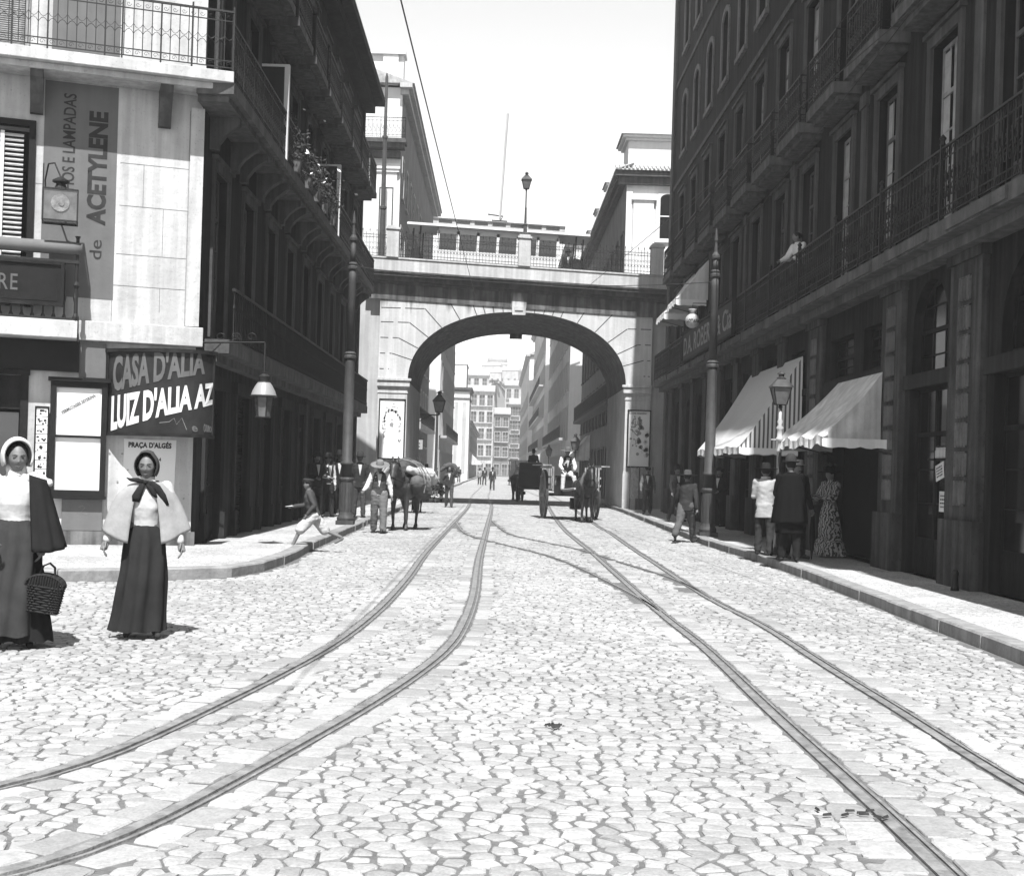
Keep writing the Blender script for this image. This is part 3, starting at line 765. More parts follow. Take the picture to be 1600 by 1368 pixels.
# ------------------------------------------------------------------ facade kit. Local axes: x along the wall, y into the building, z up
def wall_mesh(x0, x1, z0, z1, ops, depth=.32, y=0.0, mb=None):
    """wall sheet with reveals; ops = (xa, xb, za, zb, arch_rise)"""
    mb = mb or MB()
    us = sorted(set([x0, x1] + [o[0] for o in ops] + [o[1] for o in ops])); vs = sorted(set([z0, z1] + [o[2] for o in ops] + [o[3] for o in ops]))
    for i in range(len(us)-1):
        run = None
        for k in range(len(vs)-1):
            ua, ub, va, vb = us[i], us[i+1], vs[k], vs[k+1]; cu, cv = (ua+ub)/2, (va+vb)/2
            hole = any(o[0] < cu < o[1] and o[2] < cv < o[3] for o in ops)
            if hole:
                if run is not None: mb.quad((ua,y,run),(ub,y,run),(ub,y,va),(ua,y,va)); run = None
            elif run is None: run = va
        if run is not None: mb.quad((us[i],y,run),(us[i+1],y,run),(us[i+1],y,z1),(us[i],y,z1))
    for o in ops:
        xa, xb, za, zb = o[:4]; r = o[4] if len(o) > 4 else 0; y2 = y+depth
        mb.quad((xa,y,za),(xa,y2,za),(xa,y2,zb-r),(xa,y,zb-r)); mb.quad((xb,y,za),(xb,y,zb-r),(xb,y2,zb-r),(xb,y2,za)); mb.quad((xa,y,za),(xb,y,za),(xb,y2,za),(xa,y2,za))
        if not r: mb.quad((xa,y,zb),(xa,y2,zb),(xb,y2,zb),(xb,y,zb))
        else:
            n = 10; c = (xa+xb)/2; h = (xb-xa)/2; P = [(c-h*cos(pi*i/n), zb-r+r*sin(pi*i/n)) for i in range(n+1)]
            mb.poly([(p[0],y,p[1]) for p in P[:n//2+1]] + [(xa,y,zb)]); mb.poly([(p[0],y,p[1]) for p in P[n//2:]] + [(xb,y,zb)])
            for i in range(n): mb.quad((P[i][0],y,P[i][1]),(P[i][0],y2,P[i][1]),(P[i+1][0],y2,P[i+1][1]),(P[i+1][0],y,P[i+1][1]))
    return mb
MESH = {}
def window_meshes(w, h, kind='sash', arch=0.0, sw=.16, sp=.05):
    """frame, pane, surround meshes with origin bottom-centre of the opening, wall face at y=0"""
    key = (round(w,2), round(h,2), kind, arch, sw)
    if key in MESH: return MESH[key]
    f = MB(); a = w/2; y0, y1 = .14, .19; t = .055
    hr = h-arch
    f.box(-a, -a+t, y0, y1, 0, hr); f.box(a-t, a, y0, y1, 0, hr); f.box(-a+t, a-t, y0, y1, 0, t)
    if not arch: f.box(-a+t, a-t, y0, y1, h-t, h)
    else:
        n = 10
        for i in range(n):
            p = [(-(a-d)*cos(pi*k/n), hr+(arch-d)*sin(pi*k/n)) for d in (0, t) for k in (i, i+1)]
            f.prism([p[0], p[1], p[3], p[2]], lambda q, d: (q[0], d, q[1]), y0, y1)
    if kind == 'french':
        f.box(-.045, .045, y0-.01, y1, t, h-t-(0.0 if not arch else .02)); tr = h*.74
        f.box(-a+t, -.045, y0-.008, y1, tr, tr+.07); f.box(.045, a-t, y0-.008, y1, tr, tr+.07)
        f.box(-a+t, -.045, y0-.004, y1, t, h*.2); f.box(.045, a-t, y0-.004, y1, t, h*.2)
        for s_ in (-1, 1):
            for zz in (.38, .56): f.box(min(s_*.045, s_*(a-t)), max(s_*.045, s_*(a-t)), y0+.01, y1-.01, h*zz, h*zz+.025)
            f.box(s_*(a*.5)-.012, s_*(a*.5)+.012, y0+.012, y1-.012, tr+.07, h-t)
    elif kind == 'sash':
        f.box(-a+t, a-t, y0-.012, y1, h*.5-.03, h*.5+.03)
        for xx in (-a/3, a/3): f.box(xx-.012, xx+.012, y0+.01, y1-.01, t, h-t)
        for zz in (.25, .75): f.box(-a+t, a-t, y0+.012, y1-.012, h*zz-.012, h*zz+.012)
    g = MB()
    if arch: g.poly([(-a+.01,.165,.01),(a-.01,.165,.01)] + [((a-.01)*cos(pi*k/10), .165, hr+(arch-.01)*sin(pi*k/10)) for k in range(11)])
    else: g.quad((-a+.01,.165,.01),(a-.01,.165,.01),(a-.01,.165,h-.01),(-a+.01,.165,h-.01))
    s = MB()
    if sw:
        s.box(-a-sw, -a-.002, -sp, .02, -.0, hr); s.box(a+.002, a+sw, -sp, .02, 0, hr)
        if not arch:
            s.box(-a-sw, a+sw, -sp-.004, .02, hr+.001, h+sw); s.box(-a-sw-.05, a+sw+.05, -sp-.06, .02, h+sw, h+sw+.07)
        else:
            n = 10
            for i in range(n):
                p = [(-(a+d)*cos(pi*k/n), hr+(arch+d)*sin(pi*k/n)) for d in (0.002, sw) for k in (i, i+1)]
                s.prism([p[0], p[1], p[3], p[2]], lambda q, d: (q[0], d, q[1]), -sp, .02)
        if kind != 'french': s.box(-a-sw-.03, a+sw+.03, -sp-.05, .02, -.14, -.002)
    r = (f.mesh('window'), g.mesh('pane'), s.mesh('surround') if sw else None)
    MESH[key] = r; return r
def add_window(parent, x, z, w, h, kind='sash', arch=0.0, sw=.16, name='window', fm='sash_paint', gm='glass', sm='trim_stone', curtain=None):
    f, g, s = window_meshes(w, h, kind, arch, sw)
    def inst(n, m_, mt, par, loc=(0,0,0)):
        if not m_.materials: m_.materials.append(M[mt])
        o = bpy.data.objects.new(n, m_); COL.objects.link(o); o.parent = par; o.location = loc
        o.material_slots[0].link = 'OBJECT'; o.material_slots[0].material = M[mt]; return o
    o = inst(name, f, fm, parent, (x, 0, z)); inst('pane', g, gm, o)
    if s: inst('surround', s, sm, o)
    if curtain:
        c = MB(); n = 9
        for sgn in (-1, 1):
            x1 = sgn*w*.46; x0 = sgn*w*curtain
            for i in range(n):
                a = x0+(x1-x0)*i/n; b = x0+(x1-x0)*(i+1)/n
                c.quad((a,.158-.004*(i%2),.1),(b,.158-.004*((i+1)%2),.1),(b,.158-.004*((i+1)%2),h-.1),(a,.158-.004*(i%2),h-.1))
        c.build('curtain', M['curtain'], o)
    return o
M['curtain'] = mat('curtain', 0.30, 0.95, 0.2, 5, 0.1)
def scroll_rail(L_, H=.95, step=.135, fine=True, style=0):
    """wrought-iron balcony railing panel, y=0 plane"""
    m_ = MB()
    m_.box(0, L_, -.018, .018, H-.02, H+.012)
    for z in (.06, .17, H-.16): m_.box(0, L_, -.008, .008, z-.008, z+.008)
    n = max(2, int(round(L_/step)))
    for i in range(n+1):
        x = L_*i/n; r = .013 if i % 6 == 0 else .007
        m_.box(x-r, x+r, -r, r, .0 if i % 6 == 0 else .06, H)
    k = 8 if fine else 5
    for i in range(n):
        xc = L_*(i+.5)/n; s_ = L_/n
        if style == 0:
            for sg_ in (-1, 1):
                m_.tube([(xc+s_*q_, 0, .50+sg_*(.008+.30*q_*q_)) for q_ in (-.5, -.4, -.25, 0, .25, .4, .5)], .005, 3)
            for zc, sg in ((.115, 1), (H-.09, -1)):
                pts = [(xc-.03+.045*(1-j/k)*cos(sg*j*1.0)+.02, 0, zc+.045*(1-j/k)*sin(sg*j*1.0)) for j in range(k)]
                m_.tube(pts, .0045, 3)
        else:
            for zc, sg in ((.36, 1), (.58, -1)):
                rr = s_*.42
                pts = [(xc + rr*(1-.7*j/k)*cos(sg*j*.95+1.2), 0, zc+rr*1.7*(1-.7*j/k)*sin(sg*j*.95+1.2)) for j in range(k+1)]
                m_.tube(pts, .010, 3)
            m_.tube([(xc-s_*.4,0,H-.15),(xc,0,H-.04),(xc+s_*.4,0,H-.15)], .006, 3)
            m_.tube([(xc-s_*.4,0,.17),(xc,0,.07),(xc+s_*.4,0,.17)], .006, 3)
    return m_
def bracket(mb, x, z, out=.55, h=.5, w=.2):
    pr = [(0, z), (-out, z), (-out, z-.12), (-out*.75, z-.2), (-out*.5, z-h*.55), (-out*.3, z-h*.8), (-out*.28, z-h), (-.0, z-h)]
    mb.prism(pr, lambda p, d: (d, p[0], p[1]), x-w/2, x+w/2)

# ------------------------------------------------------------------ RIGHT BUILDING: x = distance from the far end towards the camera
RBX, RBY = 6.45, 49.5
M['pilaster_stone'] = mat('pilaster_stone', .065, .85, .4, 2.0, .4, 14, streak=.5, speck=.4)
M['upper_trim'] = mat('upper_trim', .15, .85, .3, 3, .3, 16, streak=.3, speck=.3)
rb = thing('apartment_building', 'tall dark building on the right with rows of balconies over shops and awnings', 'building', (RBX, RBY, 0), -pi/2)
U = lambda Y: RBY - Y
RL = 42.0
CY = [21.65 + 2.76*k for k in range(-3, 10)]; CU = sorted(U(y) for y in CY)
CU = [u for u in CU if 1.2 < u < 37.5]
ops = []; W_ = []
for u in CU:
    W_.append((u, 5.14, 1.15, 3.0, 'french', 0)); W_.append((u, 8.86, 1.15, 2.9, 'french', 0))
    W_.append((u, 13.3, 1.05, 2.1, 'sash', .28)); W_.append((u, 17.1, 1.05, 2.1, 'sash', .28))
for (u, z, w, h, k, a) in W_: ops.append((u-w/2, u+w/2, z, z+h, a))
shops = []   # (Yfar, Ynear, z0, z1, arch, kind)
shops += [(16.7, 13.6, .13, 3.0, 0, 'shop'), (16.5, 13.8, 3.25, 4.6, 1.0, 'light')]
shops += [(20.1, 18.45, .13, 3.0, 0, 'shop'), (20.05, 18.5, 3.12, 4.62, .72, 'light')]
shops += [(25.1, 21.6, .13, 3.2, 0, 'open'), (22.75, 21.6, 3.5, 4.25, 0, 'light'), (25.0,23.4,3.5,4.25,0,'light')]
shops += [(28.6, 27.0, .13, 3.3, 0, 'open'), (31.2, 29.6, .13, 3.3, 0, 'open'), (28.4, 27.2, 3.5, 4.3, 0, 'light'), (31.2, 29.6, 3.45, 4.5, .7, 'light')]
shops += [(34.0, 32.6, .13, 3.0, 0, 'shop'), (34.0, 32.6, 3.2, 4.3, 0, 'light'), (36.6, 35.2, .13, 2.9, 0, 'shop'), (36.6, 35.2, 3.1, 4.3, 0, 'light')]
shops += [(39.2, 37.8, .13, 3.0, 0, 'shop'), (39.2, 37.8, 3.15, 4.3, .6, 'light'), (41.8,40.4,.13,4.3,.7,'shop'), (44.2,42.9,.13,4.2,.6,'shop'), (46.8,45.4,.13,4.2,.6,'shop')]
for s_ in shops: ops.append((U(s_[0]), U(s_[1]), s_[2], s_[3], s_[4]))
wm = wall_mesh(0, RL, -.05, 21.5, ops, .34)
# end (gable) wall, back and roof closing
wm.quad((0,0,-.05),(0,0,21.5),(0,9,21.5),(0,9,-.05)); wm.quad((RL,0,-.05),(RL,9,-.05),(RL,9,21.5),(RL,0,21.5)); wm.quad((0,9,-.05),(0,9,21.5),(RL,9,21.5),(RL,9,-.05))
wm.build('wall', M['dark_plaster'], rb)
b_ = MB(); b_.box(.05, RL-.05, .36, 8.9, .0, 21.3); b_.build('interior', M['interior'], rb)
for (u, z, w, h, k, a) in W_:
    far = u < 12
    add_window(rb, u, z, w, h, k, a, .17, sm=('trim_stone' if z < 12 else 'upper_trim'), fm=('sash_paint' if int(u*7+z) % 3 else 'pale_wood'), curtain=(.22 if (int(u*3)+int(z)) % 2 == 0 and z < 12 else None))
for s_ in shops:
    w = abs(s_[0]-s_[1]); u = (U(s_[0])+U(s_[1]))/2
    if s_[5] == 'open':
        continue
    if s_[5] == 'light': add_window(rb, u, s_[2], w, s_[3]-s_[2], 'sash', s_[4], .0, name='fanlight', fm='wood')
    else:
        add_window(rb, u, s_[2], w, s_[3]-s_[2], 'french', s_[4], .0, name='shop_front', fm='wood')
b_ = MB()   # quoin strip at the far end and roof cornice
b_.box(-.05, .55, -.09, .0-.002, .0, 21.4)
b_.build('corner_pilaster', M['trim_stone'], rb)
b_ = MB(); b_.box(-.3, RL, -.35, .4, 21.5, 21.75); b_.box(-.45, RL, -.5, .4, 21.75, 21.95); b_.build('cornice', M['trim_stone'], rb)
b_ = MB(); b_.prism([(-.3,21.95),(9.2,21.95),(4.5,24.2)], lambda p, d: (d, p[0], p[1]), -.3, RL); b_.build('roof', M['tile'], rb)
b_ = MB(); b_.box(-.02, RL, -.52, -.002, 4.90, 5.12); b_.box(-.02, RL, -.30, -.003, 4.74, 4.898)
for u in CU: b_.box(u-1.02, u+1.02, -.56, -.521, 4.93, 5.09)
b_.build('balcony_slab', M['slab_stone'], rb)
sr = scroll_rail(RL-.1, 1.0, .15, True, 1); sr.xf(lambda p: p + Vector((.03, -.49, 5.12))); sr.build('railing', M['iron'], rb)
for i, u in enumerate(CU[:-1]):
    ends = MB(); x = (u+CU[i+1])/2; ends.box(x-.02, x+.02, -.52, -.45, 5.12, 6.18); ends.lathe([(.045,0),(.03,.05),(.05,.09),(.01,.14)], (x,-.49,6.17), 8); ends.build('railing_post', M['iron'], rb)
slab2 = MB(); slab2.box(-1.05, 1.05, -.52, -.002, 0, .20); slab2.box(-.95, .95, -.40, -.003, -.10, -.001)
slab2m = slab2.mesh('balcony'); r2 = scroll_rail(2.0, .98, .15, True, 1); r2.xf(lambda p: p + Vector((-1.0, -.48, .2)))
rside = scroll_rail(.46, .98, .15, True, 1)
q = MB(); q.add(r2.v, r2.f)
for sx in (-1.0, 1.0): q.add([(sx, -.48+v[0], v[2]+.2) for v in rside.v], rside.f)
r2m = q.mesh('railing')
for u in CU:
    o = obj('balcony', slab2m, M['slab_stone'], rb, (u, 0, 8.62)); obj('railing', r2m, M['iron'], o)
b_ = MB(); b_.box(.0, RL, -.05, -.002, 12.35, 12.5); b_.box(.0, RL, -.05, -.002, 16.25, 16.4); b_.build('string_course', M['trim_stone'], rb)
for i in range(0, len(CU)-1, 2):
    x = (CU[i]+CU[i+1])/2; b_ = MB(); b_.box(x-.16, x+.16, -.045, -.002, 5.13, 8.45); b_.box(x-.22, x+.22, -.07, -.002, 8.25, 8.5); b_.build('wall_pilaster', M['trim_stone'], rb)
# stone pilasters of the shops, some clad with cast-iron grilles
for Y, w in ((17.55, 1.2), (20.85, 1.0), (25.95, 1.1), (29.1, .6), (31.9, .8), (34.6, .7), (37.2, .7), (39.8, .7), (42.35, .6), (44.8, .7), (47.6, 1.0)):
    pl = MB(); gr = MB(); u = U(Y); pl.box(u-w/2, u+w/2, -.10, -.002, 1.05, 4.6); pl.box(u-w/2-.05, u+w/2+.05, -.17, -.002, .0, 1.05); pl.box(u-w/2-.05, u+w/2+.05, -.15, -.002, 4.6, 4.735)
    if Y in (17.55, 20.85, 25.95):
        c0, c1 = -.22, .22; z = 1.25
        while z < 4.4:
            for k in range(4):
                x = u + c0 + .44*(k+.5)/4
                for (xa, xb, za, zb) in ((x-.045, x-.03, z, z+.34), (x+.03, x+.045, z, z+.34), (x-.045, x+.045, z, z+.02), (x-.045, x+.045, z+.32, z+.34)):
                    gr.box(xa, xb, -.125, -.101, za, zb)
            z += .40
    po_ = pl.build('shop_pilaster', M['pilaster_stone'], rb)
    if gr.v: gr.build('iron_grille', M['upper_trim'], po_)
for a in ((20.3,13.3,3.0,3.22),(25.3,21.4,3.2,3.45),(31.5,26.8,3.3,3.44)): b_ = MB(); b_.box(U(a[0]), U(a[1]), -.06, -.002, a[2], a[3]); b_.build('fascia', M['grey_plaster'], rb)
# tracery and goods inside the near shop
t_ = text_mb('No. 14', .2, .003, .9, 1, .003); t_.xf(lambda p: p + Vector((U(17.5), -.055, 3.02)))

# ------------------------------------------------------------------ LEFT BUILDING, street side: x = distance away from the corner
LX, LY = -5.12, 21.5
lb = thing('corner_building', 'dark corner building on the left with balconies above shops', 'building', (LX, LY, 0), pi/2)
LL = 24.0
LC = [23.0+2.55*k-LY for k in range(9)]
ops = []; W_ = []
for u in LC:
    W_.append((u, 3.72, 1.1, 2.95, 'french', 0)); W_.append((u, 7.82, 1.1, 2.5, 'french', 0)); W_.append((u, 11.05, 1.05, 2.3, 'french', 0))
doors = []
for k, u in enumerate(LC): doors.append((u-.68, u+.68, .13, 2.85, 0, ('door','shutter','door','shutter','door','open','door','shutter','door')[k]))
for (u, z, w, h, k, a) in W_: ops.append((u-w/2, u+w/2, z, z+h, a))
for d in doors: ops.append(d[:5])
wm = wall_mesh(.0, LL, -.05, 14.4, ops, .32)
wm.quad((LL,0,-.05),(LL,0,14.4),(LL,9,14.4),(LL,9,-.05))
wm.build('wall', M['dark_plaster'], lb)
b_ = MB(); b_.box(.3, LL-.05, .36, 8.5, .0, 14.3); b_.build('interior', M['interior'], lb)
for i, (u, z, w, h, k, a) in enumerate(W_): add_window(lb, u, z, w, h, k, a, .15, curtain=(.2 if i % 4 == 1 else None))
def panel_door(w, h):
    m_ = MB(); a = w/2; m_.box(-a, a, .14, .19, 0, h)
    for s_ in (-1, 1):
        for z0, z1 in ((.12, .85), (1.0, 2.1)):
            x0, x1 = sorted((s_*.06, s_*(a-.07)))
            m_.box(x0, x1, .115, .1395, z0, z1); m_.box(x0+.06, x1-.06, .10, .1145, z0+.06, z1-.06)
    m_.box(-.02, .02, .11, .1399, 0, 2.3); m_.box(-a, a, .10, .1398, 2.28, 2.38)
    return m_
pdm = panel_door(1.36, 2.72).mesh('door')
sh = MB(); z = 0
while z < 2.7: sh.rings([[(-.68,.15,z),(-.68,.12,z+.02),(-.68,.12,z+.04),(-.68,.15,z+.055),(-.68,.18,z+.03)],[(.68,.15,z),(.68,.12,z+.02),(.68,.12,z+.04),(.68,.15,z+.055),(.68,.18,z+.03)]]); z += .055
shm = sh.mesh('roller_shutter')
sfr = MB(); sfr.box(-.86,-.682,-.06,.02,0,2.72); sfr.box(.682,.86,-.06,.02,0,2.72); sfr.box(-.90,.90,-.08,.02,2.722,2.95); sfr.box(-.9,-.68,-.1,-.061,0,.5); sfr.box(.68,.9,-.1,-.061,0,.5)
sfm = sfr.mesh('surround')
hand = MB(); hand.ball((.08,.09,1.0), .03, 6, 4); handm = hand.mesh('handle')
for d in doors:
    u = (d[0]+d[1])/2
    if d[5] == 'shutter': o = obj('roller_shutter', shm, M['wood'], lb, (u,0,.13))
    elif d[5] == 'door': o = obj('door', pdm, M['wood'], lb, (u,0,.13)); obj('handle', handm, M['iron'], o)
    else: o = None
    s_ = obj('door_surround' if not o else 'surround', sfm, M['grey_plaster'], o or lb, (0,0,0) if o else (u,0,.13))
# slabs and railings
b_ = MB(); b_.box(1.0, LL, -.44, -.002, 3.42, 3.66); b_.box(.6, LL, -.22, -.003, 3.28, 3.419); b_.box(.55, 1.0, -.44, -.004, 3.42, 3.66)
b_.build('balcony_slab', M['slab_stone'], lb)
bal = MB(); n = int((LL-1.0)/.16)
for i in range(n):
    x = 1.05 + (LL-1.1)*i/(n-1)
    bal.lathe([(.018,0),(.018,.06),(.028,.10),(.014,.16),(.012,.55),(.024,.60),(.012,.66),(.012,.9)], (x, -.40, 3.66), 5)
bal.box(1.0, LL, -.43, -.37, 4.55, 4.6); bal.box(1.0, LL, -.42, -.38, 3.66, 3.7); bal.build('railing', M['iron'], lb)
b_ = MB(); b_.box(-.50, LL-.6, -.62, -.002, 7.58, 7.76); b_.box(-.4, LL-.6, -.52, -.003, 7.48, 7.579); b_.build('upper_balcony_slab', M['slab_stone'], lb)
for u in LC:
    for s_ in (-.85, .85): b_ = MB(); bracket(b_, u+s_, 7.48, .5, .55, .2); b_.build('bracket', M['trim_stone'], lb)
sr = scroll_rail(LL-.15, .98, .15, True, 1); sr.xf(lambda p: p + Vector((-.48, -.58, 7.76))); sr.build('railing', M['iron'], lb)
s3 = MB(); s3.box(-1.0, 1.0, -.66, -.002, 0, .18); s3.box(-.9,.9,-.5,-.003,-.1,-.001); s3m = s3.mesh('balcony')
q = MB(); r3 = scroll_rail(1.9, .95, .15, True, 1); q.add([(v[0]-.95, v[1]-.62, v[2]+.18) for v in r3.v], r3.f)
rs = scroll_rail(.6, .95, .15, True, 1)
for sx in (-.95, .95): q.add([(sx, -.62+v[0], v[2]+.18) for v in rs.v], rs.f)
r3m = q.mesh('railing')
for u in LC: o = obj('balcony', s3m, M['slab_stone'], lb, (u,0,10.82)); obj('railing', r3m, M['iron'], o)
b_ = MB(); b_.box(-1.0, LL+.1, -.4, .2, 14.1, 14.4); b_.box(-1.2, LL+.3, -.72, .2, 14.4, 14.62); b_.build('cornice', M['grey_plaster'], lb)
b_ = MB(); b_.prism([(-.74,14.62),(8,14.62),(8,17.5),(3.5,17.5)], lambda p, d: (d, p[0], p[1]), .5, LL+.3); b_.build('roof', M['tile'], lb)
for x in (LL-.25, 12.1): b_ = MB(); b_.tube([(x,-.06,.2),(x,-.06,14.2)], .05, 8); b_.build('drainpipe', M['grey_iron'], lb)

# LEFT BUILDING, corner front facing the side street (turned 18 degrees): local x negative to the left
FA = radians(18.4)
FO = Vector((LX, LY, 0)); FR = FA - pi/2
# ------------------------------------------------------------------ sunlit corner front (child parts of the corner building, own local frame)
def FB(mb, name, m, parent=None, **k):
    if parent is None: return mb.build(name, m, lb, (0,0,0), FR, **k)
    return mb.build(name, m, parent, (0,0,0), 0, **k)
def FW3(x, y, z): return FO + Vector((cos(FA)*x - sin(FA)*y, sin(FA)*x + cos(FA)*y, z))
XE = -6.0
ops = [(-5.2, -2.62, .13, 2.85, 0), (-4.6, -2.72, 3.95, 6.85, 0), (-4.5, -2.86, 7.9, 10.3, 0), (-1.1+.0, -.0-.0, 30, 31, 0)][:3] + [(-5.3,-3.4,11.1,13.2,0)]
wf = wall_mesh(XE, 0, -.05, 14.4, ops, .35)
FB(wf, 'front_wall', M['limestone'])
b_ = MB(); b_.box(XE, -.4, .37, 3.0, 0, 14.2); FB(b_, 'front_interior', M['interior'])
# corner pilaster, plinth, ledges
b_ = MB(); b_.box(-.19, .03, -.05, -.002, 3.8, 7.45); b_.box(-.19, .03, -.05, -.002, 7.8, 14.1); FB(b_, 'corner_pilaster', M['limestone'])
b_ = MB(); b_.box(-2.55, .06, -.06, -.002, -.02, .36); FB(b_, 'plinth', M['stained_stone'])
b_ = MB(); b_.box(-1.88, .10, -.12, -.002, 3.46, 3.78); b_.box(XE, -1.9, -.60, -.002, 3.44, 3.72); FB(b_, 'ledge', M['limestone'], bevel=.012)
# masonry joints of the pale ashlar
b_ = MB()
for z, x0, x1 in ((6.42,-1.3,-.2),(5.72,-1.3,-.2),(4.92,-1.33,-.2),(4.40,-1.40,-.2),(5.95,-2.62,-2.5),(2.1,-.2,.0),(1.3,-2.5,-1.4)): b_.box(x0, x1, -.0035, .01, z, z+.007)
for x, z0, z1 in ((-.93,5.73,6.42),(-.6,4.93,5.72),(-.62,4.0,4.4),(-.205,3.8,7.4),(-1.38,3.80,4.15)): b_.box(x, x+.007, -.0045, .01, z0, z1)
FB(b_, 'masonry_joint', M['faint_joint'])
# upper slab + railing
b_ = MB(); b_.box(XE, .42, -.70, -.002, 7.76, 7.94); b_.box(XE, .30, -.56, -.003, 7.66, 7.759); FB(b_, 'front_balcony_slab', M['limestone'], bevel=.01)
for x in (-.62, -2.62, -4.6): b_ = MB(); bracket(b_, x, 7.66, .5, .6, .2); FB(b_, 'front_bracket', M['trim_stone'])
sr = scroll_rail(6.32, .98, .145, True, 0); sr.xf(lambda p: p + Vector((-5.92, -.66, 7.94))); FB(sr, 'front_railing', M['iron'])
b_ = MB()
for x in (.40, -.26, -1.35, -3.0): b_.box(x-.014, x+.014, -.67, -.64, 7.9, 9.0)
FB(b_, 'railing_post', M['iron'])
# painted advertisement down the wall
b_ = MB(); b_.box(-2.50, -1.36, -.006, -.001, 4.16, 7.64); b_.box(-2.42, -1.36, -.006, -.001, 7.96, 14.0); FB(b_, 'painted_panel', M['panel_paint'])
def vertical_text(txt, size, x, z, bold, sx=1.0, sp=1.0):
    m_ = text_mb(txt, size, bold, sx, sp, .0015, 'LEFT')
    m_.xf(lambda p: Vector((x - p.z, -.0078 + p.y, z + p.x))); return m_
def vfit(name, txt, cap, x, z0, z1, bold):
    m_ = text_mb(txt, 1.0, bold, 1.0, 1.0, .0015, 'LEFT'); xs = [v[0] for v in m_.v]; zs = [v[2] for v in m_.v if v[2] >= 0]
    kx = (z1-z0)/(max(xs)-min(xs)); kz = cap/.70
    m_.v = [(x - v[2]*kz, -.0078 + v[1], z0 + (v[0]-min(xs))*kx) for v in m_.v]; FB(m_, name, M['ink'])
vfit('painted_lettering', 'de', .19, -1.56, 4.80, 5.12, .006); vfit('painted_lettering', 'ACETYLENE', .27, -1.53, 5.36, 7.22, .045)
vfit('painted_lettering', 'ELHOS E LAMPADAS', .19, -2.02, 5.70, 7.46, .012)
# louvred shutters of the first-floor window, upper cane blind
def front_window(x0, x1, z0, z1):
    f = MB(); f.box(x0-.1, x0, -.05, .1, z0, z1+.1); f.box(x1, x1+.1, -.05, .1, z0, z1+.1); f.box(x0, x1, -.05, .1, z1, z1+.1); return f
b_ = front_window(-4.6, -2.72, 3.95, 6.85); wnd = FB(b_, 'window_frame', M['black_paint'])
b_ = MB(); z = 4.72
while z < 6.72: b_.rings([[(-4.5,-.02,z),(-4.5,-.05,z+.018),(-4.5,.03,z+.06)],[(-2.80,-.02,z),(-2.80,-.05,z+.018),(-2.80,.03,z+.06)]]); z += .078
for x in (-3.12, -4.0): b_.box(x-.03, x+.03, -.075, -.052, 4.6, 6.74)
b_.build('slatted_shutter', M['white_paint'], wnd)
b_ = MB(); z = 7.98
while z < 10.3: b_.box(-4.5, -2.84, -.10, -.07, z, z+.022); z += .034
FB(b_, 'cane_blind', M['pale_wood'])
b_ = front_window(-4.5, -2.86, 7.9, 10.3); FB(b_, 'window_frame', M['pale_wood'])
# first-floor balcony in front of the window: turned posts, rolled blind, sign board
b_ = MB()
for i in range(26):
    x = -5.9 + i*.158
    b_.lathe([(.03,0),(.035,.03),(.016,.08),(.014,.25),(.03,.34),(.016,.42),(.014,.86),(.026,.9)], (x, -.56, 3.74), 6)
b_.box(-5.95, -1.9, -.60, -.52, 4.62, 4.67); b_.box(-5.95, -1.9, -.59, -.53, 3.72, 3.76)
b_.lathe([(.045,0),(.05,.06),(.028,.12),(.028,.5),(.05,.56),(.028,.62),(.026,1.3),(.045,1.34)], (-1.93, -.56, 3.72), 8)
FB(b_, 'front_balustrade', M['iron'])
b_ = MB(); b_.tube([(-5.9,-.56,4.86),(-2.0,-.56,4.86),(-1.86,-.56,4.86)], [.105,.105,.09], 12); FB(b_, 'rolled_blind', M['panel_paint'], smooth=True)
sg = thing('shop_sign_board', 'black framed sign board with pale letters RE on the first-floor balcony at far left', 'sign', FW3(-3.3, -.62, 3.92), FA)
b_ = MB(); b_.box(-1.3, 1.18, -.03, .0, 0, .70); b_.build('board', M['black_paint'], sg)
b_ = MB()
for a in ((-1.3,1.18,.0,.05),(-1.3,1.18,.65,.70),(-1.3,-1.25,.05,.65),(1.13,1.18,.05,.65)): b_.box(a[0],a[1],-.06,-.031,a[2],a[3])
b_.box(-1.2,1.08,-.036,-.031,.08,.095); b_.box(-1.2,1.08,-.036,-.031,.605,.62); b_.box(1.065,1.08,-.036,-.031,.095,.605); b_.build('frame', M['wood'], sg)
q = text_mb('RE', .36, .002, .72, 1.15, .002, 'RIGHT'); q.xf(lambda p: p + Vector((.50, -.036, .22))); q.build('lettering', M['sash_paint'], sg)
# shop front at far left: timber frame, fanlight shadows
b_ = MB(); b_.box(-5.2,-2.62,.05,.12,2.3,2.85); b_.box(-2.74,-2.62,-.02,.2,.13,2.85); b_.box(-5.2,-5.08,-.02,.2,.13,2.85); b_.box(-4.0,-3.9,.02,.15,.13,2.3); b_.box(-5.2,-2.6,-.14,-.002,2.85,2.93)
FB(b_, 'shop_front', M['wood'])
b_ = MB(); b_.box(-6,-1.86,-.09,-.002,2.94,3.43); FB(b_, 'fascia', M['black_paint'])
b_ = MB(); b_.box(-1.855,-1.44,-.05,-.002,2.86,3.43); FB(b_, 'grey_board', M['panel_paint'])
b_ = MB(); b_.box(-5.06,-4.02,.10,.13,.3,2.25); b_.box(-3.88,-2.76,.10,.13,.6,2.25); FB(b_, 'shop_pane', M['glass'])

